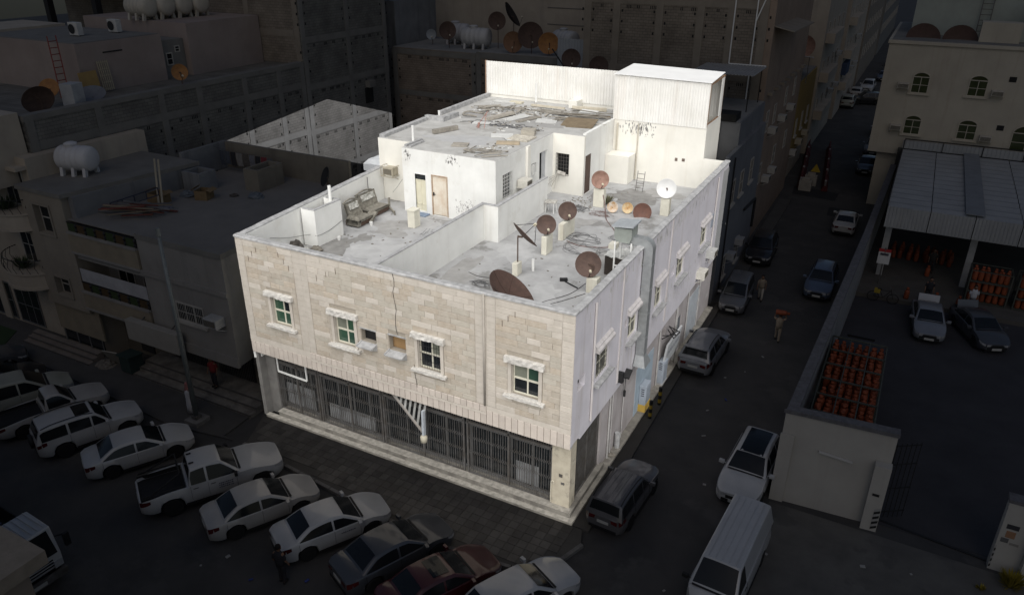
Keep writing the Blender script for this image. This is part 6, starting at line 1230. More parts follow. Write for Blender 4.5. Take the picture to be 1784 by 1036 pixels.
WHT = paint('white', (.42,.43,.435)); WHT2 = paint('pearl_white', (.37,.365,.35)); SILV = paint('silver', (.24,.25,.27), .3); GREY = paint('grey', (.17,.175,.185), .3); DGREY = paint('dark_grey', (.075,.08,.09), .3); BLUG = paint('blue_grey', (.10,.13,.19), .3); BLKC = paint('black', (.02,.02,.022)); MAR = paint('maroon', (.06,.010,.012)); PALEG = paint('pale_green_grey', (.30,.31,.27))
KINDS = {  # wb, front oh, rear oh, half width, height, belt, wheel r, clearance, nose z, hood z, tail z, cowl, roof front, roof rear, rear base
 'sedan': dict(wb=2.65, fo=.92, ro=1.02, hw=.89, H=1.45, belt=.93, wr=.33, cl=.2, nose=.70, hood=.97, tail=1.02, cowl=.98, rf=.22, rr=-1.0, rb=-1.72),
 'hatch': dict(wb=2.6, fo=.9, ro=.78, hw=.89, H=1.52, belt=.97, wr=.34, cl=.21, nose=.74, hood=1.0, tail=1.02, cowl=.95, rf=.2, rr=-1.55, rb=-2.02),
 'suv': dict(wb=2.7, fo=.9, ro=.92, hw=.93, H=1.7, belt=1.08, wr=.37, cl=.26, nose=.86, hood=1.1, tail=1.1, cowl=.92, rf=.2, rr=-1.75, rb=-2.2),
 'boxsuv': dict(wb=2.7, fo=.82, ro=1.05, hw=.9, H=1.76, belt=1.12, wr=.38, cl=.3, nose=.92, hood=1.1, tail=1.12, cowl=.75, rf=.15, rr=-2.12, rb=-2.38),
 'mpv': dict(wb=2.65, fo=.85, ro=.75, hw=.84, H=1.68, belt=1.0, wr=.31, cl=.2, nose=.82, hood=1.03, tail=1.02, cowl=1.15, rf=.3, rr=-1.75, rb=-2.0),
 'van': dict(wb=2.75, fo=1.0, ro=1.3, hw=.92, H=2.0, belt=1.15, wr=.34, cl=.22, nose=.9, hood=1.2, tail=1.15, cowl=2.02, rf=1.3, rr=-2.5, rb=-2.66),
 'pickup': dict(wb=3.68, fo=.95, ro=1.2, hw=1.0, H=1.92, belt=1.2, wr=.41, cl=.36, nose=1.02, hood=1.24, tail=1.2, cowl=.95, rf=.25, rr=-.95, rb=-1.12, bed=(-1.2,.95)),
 'smallpickup': dict(wb=3.05, fo=.85, ro=1.15, hw=.87, H=1.72, belt=1.08, wr=.36, cl=.3, nose=.9, hood=1.08, tail=1.05, cowl=.85, rf=.25, rr=-.35, rb=-.5, bed=(-.58,.82)),
}
def lerp(a, b, t): return a+(b-a)*t
def sm(t): t = min(max(t,0),1); return t*t*(3-2*t)
def make_car(kind, label, col, x, y, head, rims=None, extras=(), group=None, name='parked_car', cat='car', sc=1.0):
    K = KINDS[kind]; wb, hw, H, belt, wr, cl = (K[k] for k in ('wb','hw','H','belt','wr','cl')); xf = wb/2+K['fo']; xr = -wb/2-K['ro']
    cowl, rf, rr, rb = (K[k] for k in ('cowl','rf','rr','rb')); bed = K.get('bed')
    t = thing(name, label, cat, (x,y,0.015), R(head), group); t.scale = (sc,)*3
    xs = sorted({round(xr+(xf-xr)*i/44,3) for i in range(45)} | {round(s*wb/2+d*(wr+.07),3) for s in (-1,1) for d in (-.999,-.93,-.7,.7,.93,.999)} | ({bed[0]-.001, bed[0]+.03, xr+.08, xr+.081} if bed else set()) | {xr+.03, xf-.03, xr+.1, xf-.1})
    def width(u):
        e = 1-.13*sm((u-(xf-.75))/.75)**1.5-.08*sm((xr+.6-u)/.6)**1.5-.16*sm((u-(xf-.3))/.3)**2-.12*sm((xr+.25-u)/.25)**2
        return hw*e
    def deck(u):
        if u >= cowl-.02: return lerp(K['hood'], K['nose'], sm((u-cowl)/(xf-cowl))**1.6)
        if u <= rb: return lerp(K['tail'], K['tail']-.12, sm((rb-u)/max(rb-xr,.05))**2)
        return lerp(K['tail'], K['hood'], (u-rb)/(cowl-rb))
    def bottom(u):
        b = cl+.13*sm((u-(xf-.5))/.5)+.1*sm((xr+.45-u)/.45)
        for s in (-1,1):
            d = abs(u-s*wb/2); ra = wr+.07
            if d < ra: b = max(b, wr*.95+math.sqrt(max(ra*ra-d*d,0)))
        return b
    def prof(u):
        w = width(u); zb = bottom(u); zd = deck(u); bz = min(belt, zd-.03) if (u > cowl or u < rb) else belt; z1 = max(zb+.02, lerp(zb, bz, .25)); z2 = max(zb+.04, lerp(cl, bz, .62)); inb = bed and xr+.08 < u < bed[0]
        P = [(0,zb),(w*.9,zb),(w*.985,z1),(w,z2),(w*.965,bz)]
        if inb: P += [(w*.95,zd-.005),(w*.88,zd-.006),(w*.86,bed[1]),(0,bed[1])]
        else: P += [(w*.93,zd-.045),(w*.82,zd-.012),(w*.45,zd+.012),(0,zd+.022)]
        return P
    m = MB(); n = 9; vs = []; ring = 2*n-2
    for u in xs:
        P = prof(u); f = 1.0
        if u > xf-.02 or u < xr+.02: P = [(a*.93, lerp(z, (P[0][1]+P[-1][1])/2, .12)) for a, z in P]
        vs += [(u,-a,z) for a, z in P] + [(u,a,z) for a, z in P[n-2:0:-1]]
    for i in range(len(xs)-1):
        for j in range(ring): m.add([], []); m.f.append((i*ring+j,(i+1)*ring+j,(i+1)*ring+(j+1)%ring,i*ring+(j+1)%ring)); m.m.append(0)
    m.v = vs; k = (len(xs)-1)*ring; m.f += [tuple(range(ring-1,-1,-1)), tuple(range(k,k+ring))]; m.m += [0,0]
    # greenhouse
    base = lambda u: width(min(max(u,-.4*wb),.3*wb))*.93
    def gz(u):
        if u > rf: return lerp(H-.05, K['hood']+.0, ((u-rf)/(cowl-rf))**1.1)
        if u < rr: return lerp(H-.04, K['tail']+.0, ((rr-u)/(rr-rb))**1.15)
        v = (u-rr)/(rf-rr); return H-.045+.05*math.sin(math.pi*v)
    tum = .34 if kind not in ('van','boxsuv','mpv') else .2
    def ytop(u): return base(u)-(gz(u)-belt)*tum
    gs = [rb+(rr-rb)*i/6 for i in range(7)] + [rr+(rf-rr)*i/10 for i in range(1,11)] + [rf+(cowl-rf)*i/6 for i in range(1,7)]; vs = []
    for u in gs:
        b, g_, yt = base(u), gz(u), ytop(u); q = [(b,belt-.06),(lerp(b,yt,.5),lerp(belt,g_,.5)),(yt,g_-.05),(yt*.93,g_-.012),(yt*.6,g_+.012),(0,g_+.02)]
        vs += [(u,-a,z) for a, z in q] + [(u,a,z) for a, z in q[-2::-1]]
    o = len(m.v); m.v += vs; r = 11
    for i in range(len(gs)-1):
        for j in range(r-1): m.f.append((o+i*r+j,o+(i+1)*r+j,o+(i+1)*r+j+1,o+i*r+j+1)); m.m.append(0)
    body = m.build('body', col, t, local=True, angle=32)
    def gl(name, us, fr, off=.014):
        m = MB(); vs = []
        for u in us:
            yt, g_ = ytop(u), gz(u)
            for f in fr: vs.append((u, f*yt*.95, g_+.02-.03*abs(f)**2+off))
        w = len(fr); m.add(vs, [(i*w+j,(i+1)*w+j,(i+1)*w+j+1,i*w+j+1) for i in range(len(us)-1) for j in range(w-1)]); return m.build(name, CGLASS, t, local=True, smooth=True)
    gl('windscreen', [lerp(rf,cowl,.07+.86*i/6) for i in range(7)], [-.93,-.6,-.25,.25,.6,.93]); 
    gl('rear_window', [lerp(rb,rr,(.1 if kind in ('sedan',) else .22)+(.8 if kind == 'sedan' else .62)*i/5) for i in range(6)], [-.88,-.5,0,.5,.88])
    if kind in ('pickup','smallpickup'): spans = [(-.33,cowl-.12),(rb+.1,-.42)] if kind == 'pickup' else [(rb+.15,cowl-.12)]
    elif kind == 'van': spans = [(.95,cowl-.1)]
    elif kind in ('suv','boxsuv','mpv'): spans = [(.0,cowl-.1),(-.98,-.08),(rb+.22,-1.08)]
    elif kind == 'hatch': spans = [(.0,cowl-.1),(-.98,-.08),(rb+.25,-1.06)]
    else: spans = [(-.18,cowl-.1),(rb+.14,-.26)]
    for s in (-1,1):
        for a, b in spans:
            m = MB(); vs = []; nn = 8
            for i in range(nn+1):
                u = lerp(a,b,i/nn); g_ = gz(u); hi = max(g_-.11, belt+.05); lo = belt+.035
                for z in (lo, (lo+hi)/2, hi):
                    f = (z-belt)/max(g_-.05-belt,.05); yy = lerp(base(u), ytop(u), min(f,1)); vs.append((u, s*(yy+.012), z))
            m.add(vs, [(i*3+j,(i+1)*3+j,(i+1)*3+j+1,i*3+j+1) for i in range(nn) for j in range(2)]); m.build('side_window', CGLASS, t, local=True, smooth=True)
        # lamps
        for ux, d, nm, mt in ((xf,-1,'headlight',LAMPC),(xr,1,'tail_light',LAMPR)):
            m = MB(); vs = []
            for du in (.02,.12,.26,.42):
                u = ux+d*du; P = prof(u); lo, hi = P[3], P[4]; lo = (lerp(lo[0],hi[0],.35), lerp(lo[1],hi[1],.3 if nm == 'headlight' else .1)); tp = lerp(1,.55,du/.42); vs += [(u, s*(lerp(lo[0],hi[0],1-tp)+.012), lerp(lo[1],hi[1],1-tp)), (u, s*(hi[0]+.012), hi[1])]
            m.add(vs, [(i*2,i*2+2,i*2+3,i*2+1) for i in range(3)])
            P = prof(ux); z0, z1 = lerp(P[3][1],P[4][1],.25), P[4][1]-.01; xo = ux-d*.012; w = P[4][0]
            m.add([(xo,s*w*.55,z0+.04),(xo,s*w*.93,z0),(xo,s*w*.93,z1),(xo,s*w*.5,z1)], [(0,1,2,3)]); m.build(nm, mt, t, local=True)
        m = MB(); u = cowl-.22; yb = base(u); m.cone((u,s*(yb),belt+.05),(u,s*(yb+.1),belt+.07),.025,n=6); m.obox((u+.02,s*(yb+.19),belt+.1),(.13,.22,.15),s*.1); m.build('mirror', col if 'darkmirror' not in extras else BLKP, t, local=True, bevel=.03)
        m = MB()
        for a, b in spans[:2]: P = prof(a+.12); m.obox((a+.16,s*(P[4][0]+.012),belt-.13),(.2,.03,.03))
        m.build('door_handle', col if 'darkmirror' not in extras else BLKP, t, local=True)
        m = MB()
        for u in [spans[0][1]-.05]+[a-.04 for a, b in spans[:2]]:
            P = prof(u); m.tube([(u,s*(P[q][0]+.004),P[q][1]) for q in (2,3,4)], .007, 4)
        m.build('door_seam', BLKP, t, local=True)
        m = MB(); m.box(-wb/2+wr+.1,wb/2-wr-.1,s*hw*.97-.02,s*hw*.97+.02,cl-.02,cl+.09); m.build('sill_trim', BLKP, t, local=True)
    # wheels
    tp = [(wr*.62,-.11),(wr*.92,-.115),(wr,-.07),(wr,.07),(wr*.92,.115),(wr*.62,.11)]
    for sx in (-1,1):
        for s in (-1,1):
            X = Matrix.Translation((sx*wb/2,s*(hw-.13),wr)) @ Matrix.Rotation(R(-90*s),4,'X'); m = MB(); m.lathe(tp, 22, X); w = m.build('wheel', TYRE, t, local=True, smooth=False)
            m = MB(); m.lathe([(wr*.64,.05),(wr*.66,.10),(wr*.58,.10),(wr*.56,.06),(.001,.06)], 20, X)
            for k in range(6):
                a = 2*math.pi*k/6; m.M = X; m.bar((.03*math.cos(a),.03*math.sin(a),.085),(wr*.6*math.cos(a),wr*.6*math.sin(a),.085),.06,.025); m.M = None
            m.build('rim', rims or RIM, w, local=True)
    m = MB(); m.box(xr+.12,xf-.14,-hw*.62,hw*.62,cl-.04,cl+.35); m.box(-wb/2-wr,-wb/2+wr,-hw*.72,hw*.72,cl,wr*2); m.box(wb/2-wr,wb/2+wr,-hw*.72,hw*.72,cl,wr*2); m.build('underbody', BLKP, t, local=True)
    P = prof(xf); zc = P[3][1]; m = MB(); m.box(xf-.03,xf+.015,-hw*.42,hw*.42,zc-.02,zc+.13); m.box(xf-.03,xf+.018,-hw*.6,hw*.6,P[0][1]+.04,P[0][1]+.17); m.build('radiator_grille', BLKP, t, local=True)
    MB().box(xf+.0,xf+.03,-.26,.26,zc-.17,zc-.04).build('number_plate', PLATE, t, local=True); P = prof(xr); MB().box(xr-.02,xr+.02,-.26,.26,P[3][1]-.02,P[3][1]+.11).build('number_plate', PLATE, t, local=True)
    m = MB(); m.box(xr-.012,xr+.05,-hw*.7,hw*.7,P[0][1]+.02,P[0][1]+.14); m.build('rear_bumper', BLKP, t, local=True)
    m = MB(); us = [cowl-.02,cowl+.07]; m.add([(us[0],-hw*.8,gz(cowl)+.035),(us[1],-hw*.78,deck(us[1])+.03),(us[1],hw*.78,deck(us[1])+.03),(us[0],hw*.8,gz(cowl)+.035)], [(0,1,2,3)]); m.build('wiper_cowl', BLKP, t, local=True)
    roofz = lambda u: gz(u)+.02
    if 'sunroof' in extras or 'panoroof' in extras:
        a, b = (rf-.75, rf-.12) if 'sunroof' in extras else (rr+.1, rf+.02); m = MB(); us = [lerp(a,b,i/5) for i in range(6)]; m.add([(u, f*ytop(u)*.72, gz(u)+.036-.018*f*f) for u in us for f in (-1,-.5,0,.5,1)], [(i*5+j,(i+1)*5+j,(i+1)*5+j+1,i*5+j+1) for i in range(5) for j in range(4)]); m.build('sunroof', CGLASS, t, local=True)
    if 'rails' in extras:
        for s in (-1,1): m = MB(); m.tube([(u, s*ytop(u)*.9, gz(u)+(.06 if i not in (0,6) else .0)) for i, u in enumerate([lerp(rr+.05,rf-.05,k/6) for k in range(7)])], .022, 6); m.build('roof_rail', BLKP, t, local=True)
    if 'ribs' in extras:
        for k in range(5): m = MB(); yy = (k-2)*.24; m.tube([(u, yy, gz(u)+.022) for u in [lerp(rr+.1,rf-.1,i/5) for i in range(6)]], .014, 4); m.build('roof_rib', col, t, local=True)
    if 'spare' in extras:
        m = MB(); m.lathe([(.001,-.1),(.3,-.1),(.34,-.05),(.34,.06),(.001,.1)], 20, Matrix.Translation((xr-.1,0,.95)) @ Matrix.Rotation(R(-90),4,'Y')); m.build('spare_wheel', BLKP, t, local=True)
    if 'spoiler' in extras: m = MB(); m.obox((rr-.12,0,H-.02),(.35,ytop(rr)*1.8,.05),0,0,.1); m.build('spoiler', col, t, local=True)
    if bed:
        m = MB(); m.box(xr+.085,bed[0]-.01,-hw*.84,hw*.84,bed[1]+.004,bed[1]+.02); m.build('bed_liner', BLKP, t, local=True); P = prof(xr+.3)
        for s in (-1,1): m = MB(); m.box(xr+.1,bed[0]-.02,s*hw*.86-.005,s*hw*.86+.0,bed[1]+.02,K['tail']-.03); m.build('bed_side', BLKP, t, local=True)
        if 'rollbar' in extras:
            m = MB()
            for s in (-1,1): m.tube([(bed[0]-.15,s*hw*.85,K['tail']),(bed[0]-.15,s*hw*.75,H-.05),(xr+.4,s*hw*.88,K['tail']+.06),(xr+.15,s*hw*.88,K['tail']+.05)], .035, 6); m.tube([(bed[0]-.1,s*hw*.88,K['tail']+.1),(xr+.2,s*hw*.88,K['tail']+.1)], .03, 6)
            m.tube([(bed[0]-.15,-hw*.75,H-.05),(bed[0]-.15,hw*.75,H-.05)], .035, 6); m.build('roll_bar', BLKP, t, local=True)
        if 'vents' in extras:
            for s in (-1,1): m = MB(); m.obox((rr+.12,s*.35,H+.02),(.2,.08,.02)); m.build('roof_light', BLKP, t, local=True)
    if 'lettering' in extras:
        for k in range(3 if kind == 'pickup' else 1):
            m = MB(); P = prof(.3)
            for q in range(8): m.obox((.05+q*.075,-(P[3][0]+.009),P[3][1]+.1-k*.1),(.05,.006,.05 if q % 3 else .03))
            m.build('lettering', mat('dark_print2', (.05,.06,.1), co='O'), t, local=True)
    if 'boot' in extras:
        m = MB(); m.M = Matrix.Translation((rb-.0,0,K['tail'])) @ Matrix.Rotation(R(68),4,'Y'); m.box(-.55,.0,-hw*.68,hw*.68,-.025,.025); m.M = None; m.build('open_boot_lid', col, t, local=True, bevel=.02)
        m = MB(); m.box(xr+.12,rb-.02,-hw*.68,hw*.68,deck(rb)+.02,deck(rb)+.03); m.build('boot_opening', BLKP, t, local=True)
    return t
ROW = 'cars parked nose in along the front street'; STR = 'vehicles parked along the side street'
make_car('sedan','black sedan at the far left end of the parked row',BLKC,-30.6,-4.9,62,group=ROW)
make_car('mpv','pale green grey people carrier in the parked row',PALEG,-28.05,-5.2,66,group=ROW,sc=1.08)
make_car('smallpickup','old white pickup with an empty open bed in the parked row',WHT2,-25.45,-5.1,70,group=ROW,rims=DRIM)
make_car('boxsuv','white off-roader with rear spare wheel and sunroof',WHT,-22.43,-5.26,68,group=ROW,extras=('spare','sunroof','rails'))
make_car('sedan','white sedan between the off-roader and the large pickup',WHT,-19.04,-5.26,61.5,group=ROW,rims=DRIM)
make_car('pickup','large white crew cab pickup with black roll bar',WHT,-14.37,-5.18,57.5,group=ROW,extras=('rollbar','vents','lettering','darkmirror'),cat='pickup')
make_car('sedan','white sedan right of the large pickup',WHT2,-11.35,-5.45,61,group=ROW)
make_car('sedan','white sedan with small lettering on its doors',WHT,-8.01,-5.0,60,group=ROW,extras=('lettering',),rims=DRIM)
make_car('sedan','dark grey sedan with a pale shoulder line',DGREY,-4.97,-5.04,66,group=ROW,rims=DRIM,sc=1.03)
make_car('sedan','maroon sedan with a sunroof',MAR,-2.55,-5.55,62,group=ROW,extras=('sunroof',))
make_car('hatch','white car at the bottom of the picture by the corner',WHT,.35,-4.75,62,group=ROW,sc=1.0)
make_car('boxsuv','dark grey off-roader parked beside the corner building',paint('mid_grey', (.11,.11,.115), .2),1.7,2.2,86.5,group=STR,extras=('rails','ribs'),sc=.95)
make_car('suv','pale grey crossover seen from behind beside the side wall',SILV,1.45,15.9,88,group=STR,extras=('spoiler','rails'),sc=1.03)
make_car('mpv','grey people carrier facing the camera near the end of the side wall',GREY,1.35,24.2,-88,group=STR,extras=('ribs',))
make_car('suv','black crossover parked behind the grey people carrier',BLKC,1.2,33.0,-88,group=STR)
make_car('suv','blue grey estate parked against the yard wall',BLUG,5.95,28.9,-90,group=STR,extras=('rails',),sc=.97)
make_car('sedan','pale sedan seen from behind by the yard wall',WHT2,6.05,42.8,90,group=STR)
make_car('suv','white car with a black panoramic roof on the side street',WHT,6.0,6.2,-93,group=STR,extras=('panoroof',),sc=1.02)
make_car('van','white panel van in the lower right',WHT,6.55,.05,-94,group=STR,extras=('ribs','darkmirror'),sc=1.02,cat='van',name='panel_van')
FARC = [('sedan','dark sedan parked beyond the pale sedan on the right',DGREY,6.0,62,-90),('suv','grey car behind the dark sedan on the right of the street',GREY,6.0,70,-90),('sedan','white car half hidden by the arched window house',WHT2,6.0,80,-90),('suv','large dark off-roader crossing far down the street',BLKC,2.6,99,-160),('suv','white off-roader far down the street',WHT,2.0,110,-92),('hatch','white hatchback far down the street on the left',WHT2,-.0+.9,104,90),('suv','cream off-roader behind a wheeled frame far down the street',PALEG,.6,96,90),('sedan','dark blue car in the distant queue, nearest one',BLUG,3.4,122,-90),('suv','black car in the distant queue',BLKC,3.6,131,-90),('sedan','grey car at the far end of the distant queue',GREY,3.8,140,-90)]
for k, lb, c, x, y, h in FARC: make_car(k, lb, c, x, y, h, group='cars far along the street')
make_car('sedan','silver sedan with open boot in the depot yard',SILV,12.55,26.1,-86,group='cars in the depot yard',extras=('boot',)); make_car('sedan','dark sedan with open boot in the depot yard',DGREY,15.3,26.4,-67,group='cars in the depot yard',extras=('boot',),sc=1.02)
make_car('sedan','dark car nosing in at the far left edge',DGREY,-33.4,-4.2,62,group=ROW)
# ---------------------------------------------------------------- lorry at the bottom left
T = thing('flatbed_lorry','white cab lorry with a loaded open bed at the bottom left','lorry',(-16.7,-12.45,0), R(-3))
m = MB(); m.prism([(1.25,.75),(1.38,.9),(1.38,1.4),(1.1,2.45),(-.35,2.5),(-.35,.75)], -1.05, 1.05, 'y'); m.build('cab', WHT, T, local=True, bevel=.06)
m = MB(); m.add([(1.395,-.93,1.45),(1.395,.93,1.45),(1.13,.88,2.36),(1.13,-.88,2.36)], [(0,1,2,3)]); m.build('windscreen', CGLASS, T, local=True)
for s in (-1,1):
    m = MB(); m.add([(-.1,s*1.062,1.45),(1.2,s*1.062,1.45),(1.0,s*1.062,2.3),(-.1,s*1.062,2.3)], [(0,1,2,3)]); m.build('side_window', CGLASS, T, local=True)
    m = MB(); m.bar((1.2,s*1.05,2.0),(1.35,s*1.3,2.0),.04); m.obox((1.38,s*1.35,1.75),(.12,.2,.55)); m.build('mirror', BLKP, T, local=True)
    m = MB(); m.box(1.37,1.42,s*.85-.16,s*.85+.16,.85,1.12); m.build('headlight', LAMPC, T, local=True)
m = MB(); m.box(1.36,1.5,-1.06,1.06,.45,.72); m.build('bumper', IRON, T, local=True)
m = MB()
for k in range(3): m.box(1.37,1.405,-.7,.7,.98+k*.12,1.03+k*.12)
m.build('grille', BLKP, T, local=True); MB().box(1.5,1.52,-.26,.26,.52,.66).build('number_plate', PLATE, T, local=True)
for k in range(9): m = MB(); m.box(-.3,1.05,-.9+k*.22,-.87+k*.22,2.5,2.52); m.build('roof_rib', WHT, T, local=True)
m = MB(); m.box(-5.2,-.5,-1.08,1.08,.8,.95); m.build('bed_floor', BLKP, T, local=True)
for a, b, c, d in ((-5.2,-.5,1.03,1.08),(-5.2,-.5,-1.08,-1.03),(-.55,-.5,-1.02,1.02),(-5.2,-5.15,-1.02,1.02)): m = MB(); m.box(a,b,c,d,.95,1.75); m.build('side_board', DKIRON, T, local=True)
for x in (.75,-3.6):
    for s in (-1,1): m = MB(); m.lathe([(.2,-.14),(.42,-.14),(.45,-.08),(.45,.08),(.42,.14),(.2,.14)], 18, Matrix.Translation((x,s*.85,.45)) @ Matrix.Rotation(R(90),4,'X')); m.build('wheel', TYRE, T, local=True)
m = MB(); m.box(-5,1.0,-.4,.4,.45,.79); m.build('chassis', BLKP, T, local=True)
TM = basis(T)
for k in range(7):
    q = MB(); p = TM @ Vector((-1.0-.55*k, rnd.uniform(-.5,.5), .98)); q.obox((p.x,p.y,p.z+.25),(rnd.uniform(.5,.9),rnd.uniform(.5,.9),rnd.uniform(.4,.6)),rnd.random()*3,.1,.1)
    tag(q.build('load_bundle', mat('bundle_blue_white', (.30,.31,.36), (.07,.08,.2), 5) if k % 3 else mat('carton_brown', (.2,.14,.075))), ('white and blue bundle loaded on the lorry bed','brown carton loaded on the lorry bed')[k % 3 == 0], 'load', ('bundles on the lorry','cartons on the lorry')[k % 3 == 0])
# parapet corner of the near building, bottom left; its unseen length added for shade
t = thing('near_parapet','tan rooftop parapet corner at the bottom left edge, unseen length added for shade','parapet',(-10,-17,0)); m = MB(); m.prism([(-5.3,-16.28),(-48,-16.1),(-48,-27),(-5.2,-27)], 9.65, 10.0); m.build('coping', mat('sandy_coping', (.30,.255,.20), (.23,.195,.15), 3, .95, .6), t); m = MB(); m.prism([(-5.6,-16.6),(-47.8,-16.4),(-47.8,-26.6),(-5.5,-26.6)], 0, 9.64); m.build('wall', mat('sandy_wall', (.27,.22,.175), (.22,.18,.14), 1, .95), t)
# ---------------------------------------------------------------- gas bottle truck and depot
ORG = mat('orange_gas_bottle', (.26,.065,.025), (.18,.045,.02), 6, .6, co='O', rand=.25)
gb = MB(); gb.lathe([(.10,0),(.15,.02),(.16,.08),(.16,.5),(.13,.6),(.06,.66),(.05,.68)], 10); gb.lathe([(.09,.66),(.09,.8),(.075,.8),(.075,.67)], 8); GB = gb.mesh('gas_bottle', ORG, True)
def bottle(x, y, z, label, group, rz=0): o = bpy.data.objects.new('gas_bottle', GB); link(o); o.location = (x,y,z); o.rotation_euler = (rnd.uniform(-.05,.05),rnd.uniform(-.05,.05),rnd.random()*6); return tag(o, label, 'gas bottle', group)
G = thing('gas_bottle_truck','caged truck loaded with orange gas bottles behind the yard wall','truck',(9.15,12.5,0))
CAGE = mat('green_grey_cage', (.09,.095,.08), (.06,.065,.055), 5, .6, metal=.2)
x0, x1, y0, y1 = 7.85, 10.45, 8.6, 16.3
MB().box(x0,x1,y0,y1,.95,1.1).build('bed', CAGE, G); MB().box(x0+.5,x1-.5,y0-.0,y1+1.6,.45,.94).build('chassis', BLKP, G)
for k in range(6):
    y = y0+(y1-y0)*k/5; m = MB(); m.bar((x0,y,1.1),(x0,y,3.0),.07); m.bar((x1,y,1.1),(x1,y,3.0),.07); m.bar((x0,y,3.0),(x1,y,3.0),.07); m.bar((x0,y,2.05),(x1,y,2.05),.05); m.build('cage_frame', CAGE, G)
for x in (x0,x1,x0+.9,x1-.8):
    m = MB(); m.bar((x,y0,3.0),(x,y1,3.0),.05); m.build('cage_rail', CAGE, G)
for zz in (1.4,1.75,2.4,2.7):
    for x in (x0,x1): m = MB(); m.bar((x,y0,zz),(x,y1,zz),.035); m.build('cage_rail', CAGE, G)
    m = MB(); m.bar((x0,y0,zz),(x1,y0,zz),.03); m.build('cage_rail', CAGE, G)
m = MB(); m.prism([(x0+.2,y1+.25),(x1-.2,y1+.25),(x1-.2,y1+1.9),(x0+.2,y1+1.9)], .7, 2.2); m.build('cab', mat('dark_cab', (.03,.03,.033), (.02,.02,.02), 3, .4), G, bevel=.08); m = MB(); m.bar((x0+.7,y1+2.0,1.2),(x0+.7,y1+2.6,2.0),.08); m.bar((x1-.7,y1+2.0,1.2),(x1-.7,y1+2.6,2.0),.08); m.bar((x0+.6,y1+2.55,2.0),(x1-.6,y1+2.55,2.0),.1); m.build('front_rack', BLKP, G)
for y in (9.9,15.0):
    for x in (x0+.2,x1-.2): m = MB(); m.lathe([(.2,-.14),(.42,-.14),(.45,-.08),(.45,.08),(.42,.14),(.2,.14)], 18, Matrix.Translation((x,y,.47)) @ Matrix.Rotation(R(90),4,'Y')); m.build('wheel', TYRE, G)
nb = 0; BAY = ('first','second','third','fourth','fifth')
for lev, zz in enumerate((2.12,1.12)):
    for j in range(22):
        for i in range(7):
            x, y = x0+.24+i*.354, y0+.24+j*.345
            if lev == 1 and (j > 2): continue
            if min(abs(y-(y0+(y1-y0)*k/5)) for k in range(6)) < .1: y += .06
            if rnd.random() < .05: continue
            bottle(x+rnd.uniform(-.035,.035), y+rnd.uniform(-.03,.03), zz+(.12 if rnd.random() < .15 else 0), 'orange gas bottle in the %s tier, %s cage bay of the truck' % (('top','bottom')[lev], BAY[min(int((y-y0)/(y1-y0)*5),4)]), 'gas bottles in the %s tier, %s bay' % (('top','bottom')[lev], BAY[min(int((y-y0)/(y1-y0)*5),4)])); nb += 1
def cagebox(xa, xb, ya, yb, z, label):
    t = thing('bottle_cage', label, 'cage', ((xa+xb)/2,(ya+yb)/2,z), 0, 'bottle cages in the depot'); m = MB()
    for x in (xa,xb):
        for y in (ya,yb): m.bar((x,y,z),(x,y,z+2.2),.07)
    for zz in (z+.05,z+.75,z+1.45,z+2.2):
        m.bar((xa,ya,zz),(xb,ya,zz),.05); m.bar((xa,yb,zz),(xb,yb,zz),.05); m.bar((xa,ya,zz),(xa,yb,zz),.05); m.bar((xb,ya,zz),(xb,yb,zz),.05)
    m.build('frame', CAGE, t)
    for zz in (z+.03,z+.75,z+1.45): m = MB(); m.box(xa,xb,ya,yb,zz,zz+.03); m.build('shelf', CAGE, t)
    return t
for (xa, xb, lb) in ((14.6,16.9,'left'),(17.3,19.6,'right')):
    cagebox(xa, xb, 31.0, 32.4, .3, lb+' rack cage full of orange gas bottles under the canopy')
    for zz, sh_ in ((.36,'bottom'),(1.08,'middle'),(1.78,'top')):
        for i in range(6):
            for j in range(2): bottle(xa+.25+i*.36+rnd.uniform(-.03,.03), 31.3+j*.45, zz, 'orange gas bottle on the %s shelf of the %s rack cage' % (sh_, lb), 'gas bottles on the %s shelf, %s rack' % (sh_, lb))
for i in range(24): bottle(9.9+(i % 8)*.55+rnd.uniform(-.1,.1), 37.0+(i//8)*.7+rnd.uniform(-.1,.1), .3, 'orange gas bottle standing in rows under the canopy', 'gas bottles in rows under the canopy')
for x, y, lb in ((12.3,34.3,'single orange gas bottle in front of the rows under the canopy'),(11.2,29.6,'orange gas bottle behind the bicycle'),(14.2,29.7,'orange gas bottle between the two open boots'),(12.9,29.6,'orange gas bottle behind the silver sedan')): bottle(x, y, .3, lb, None)
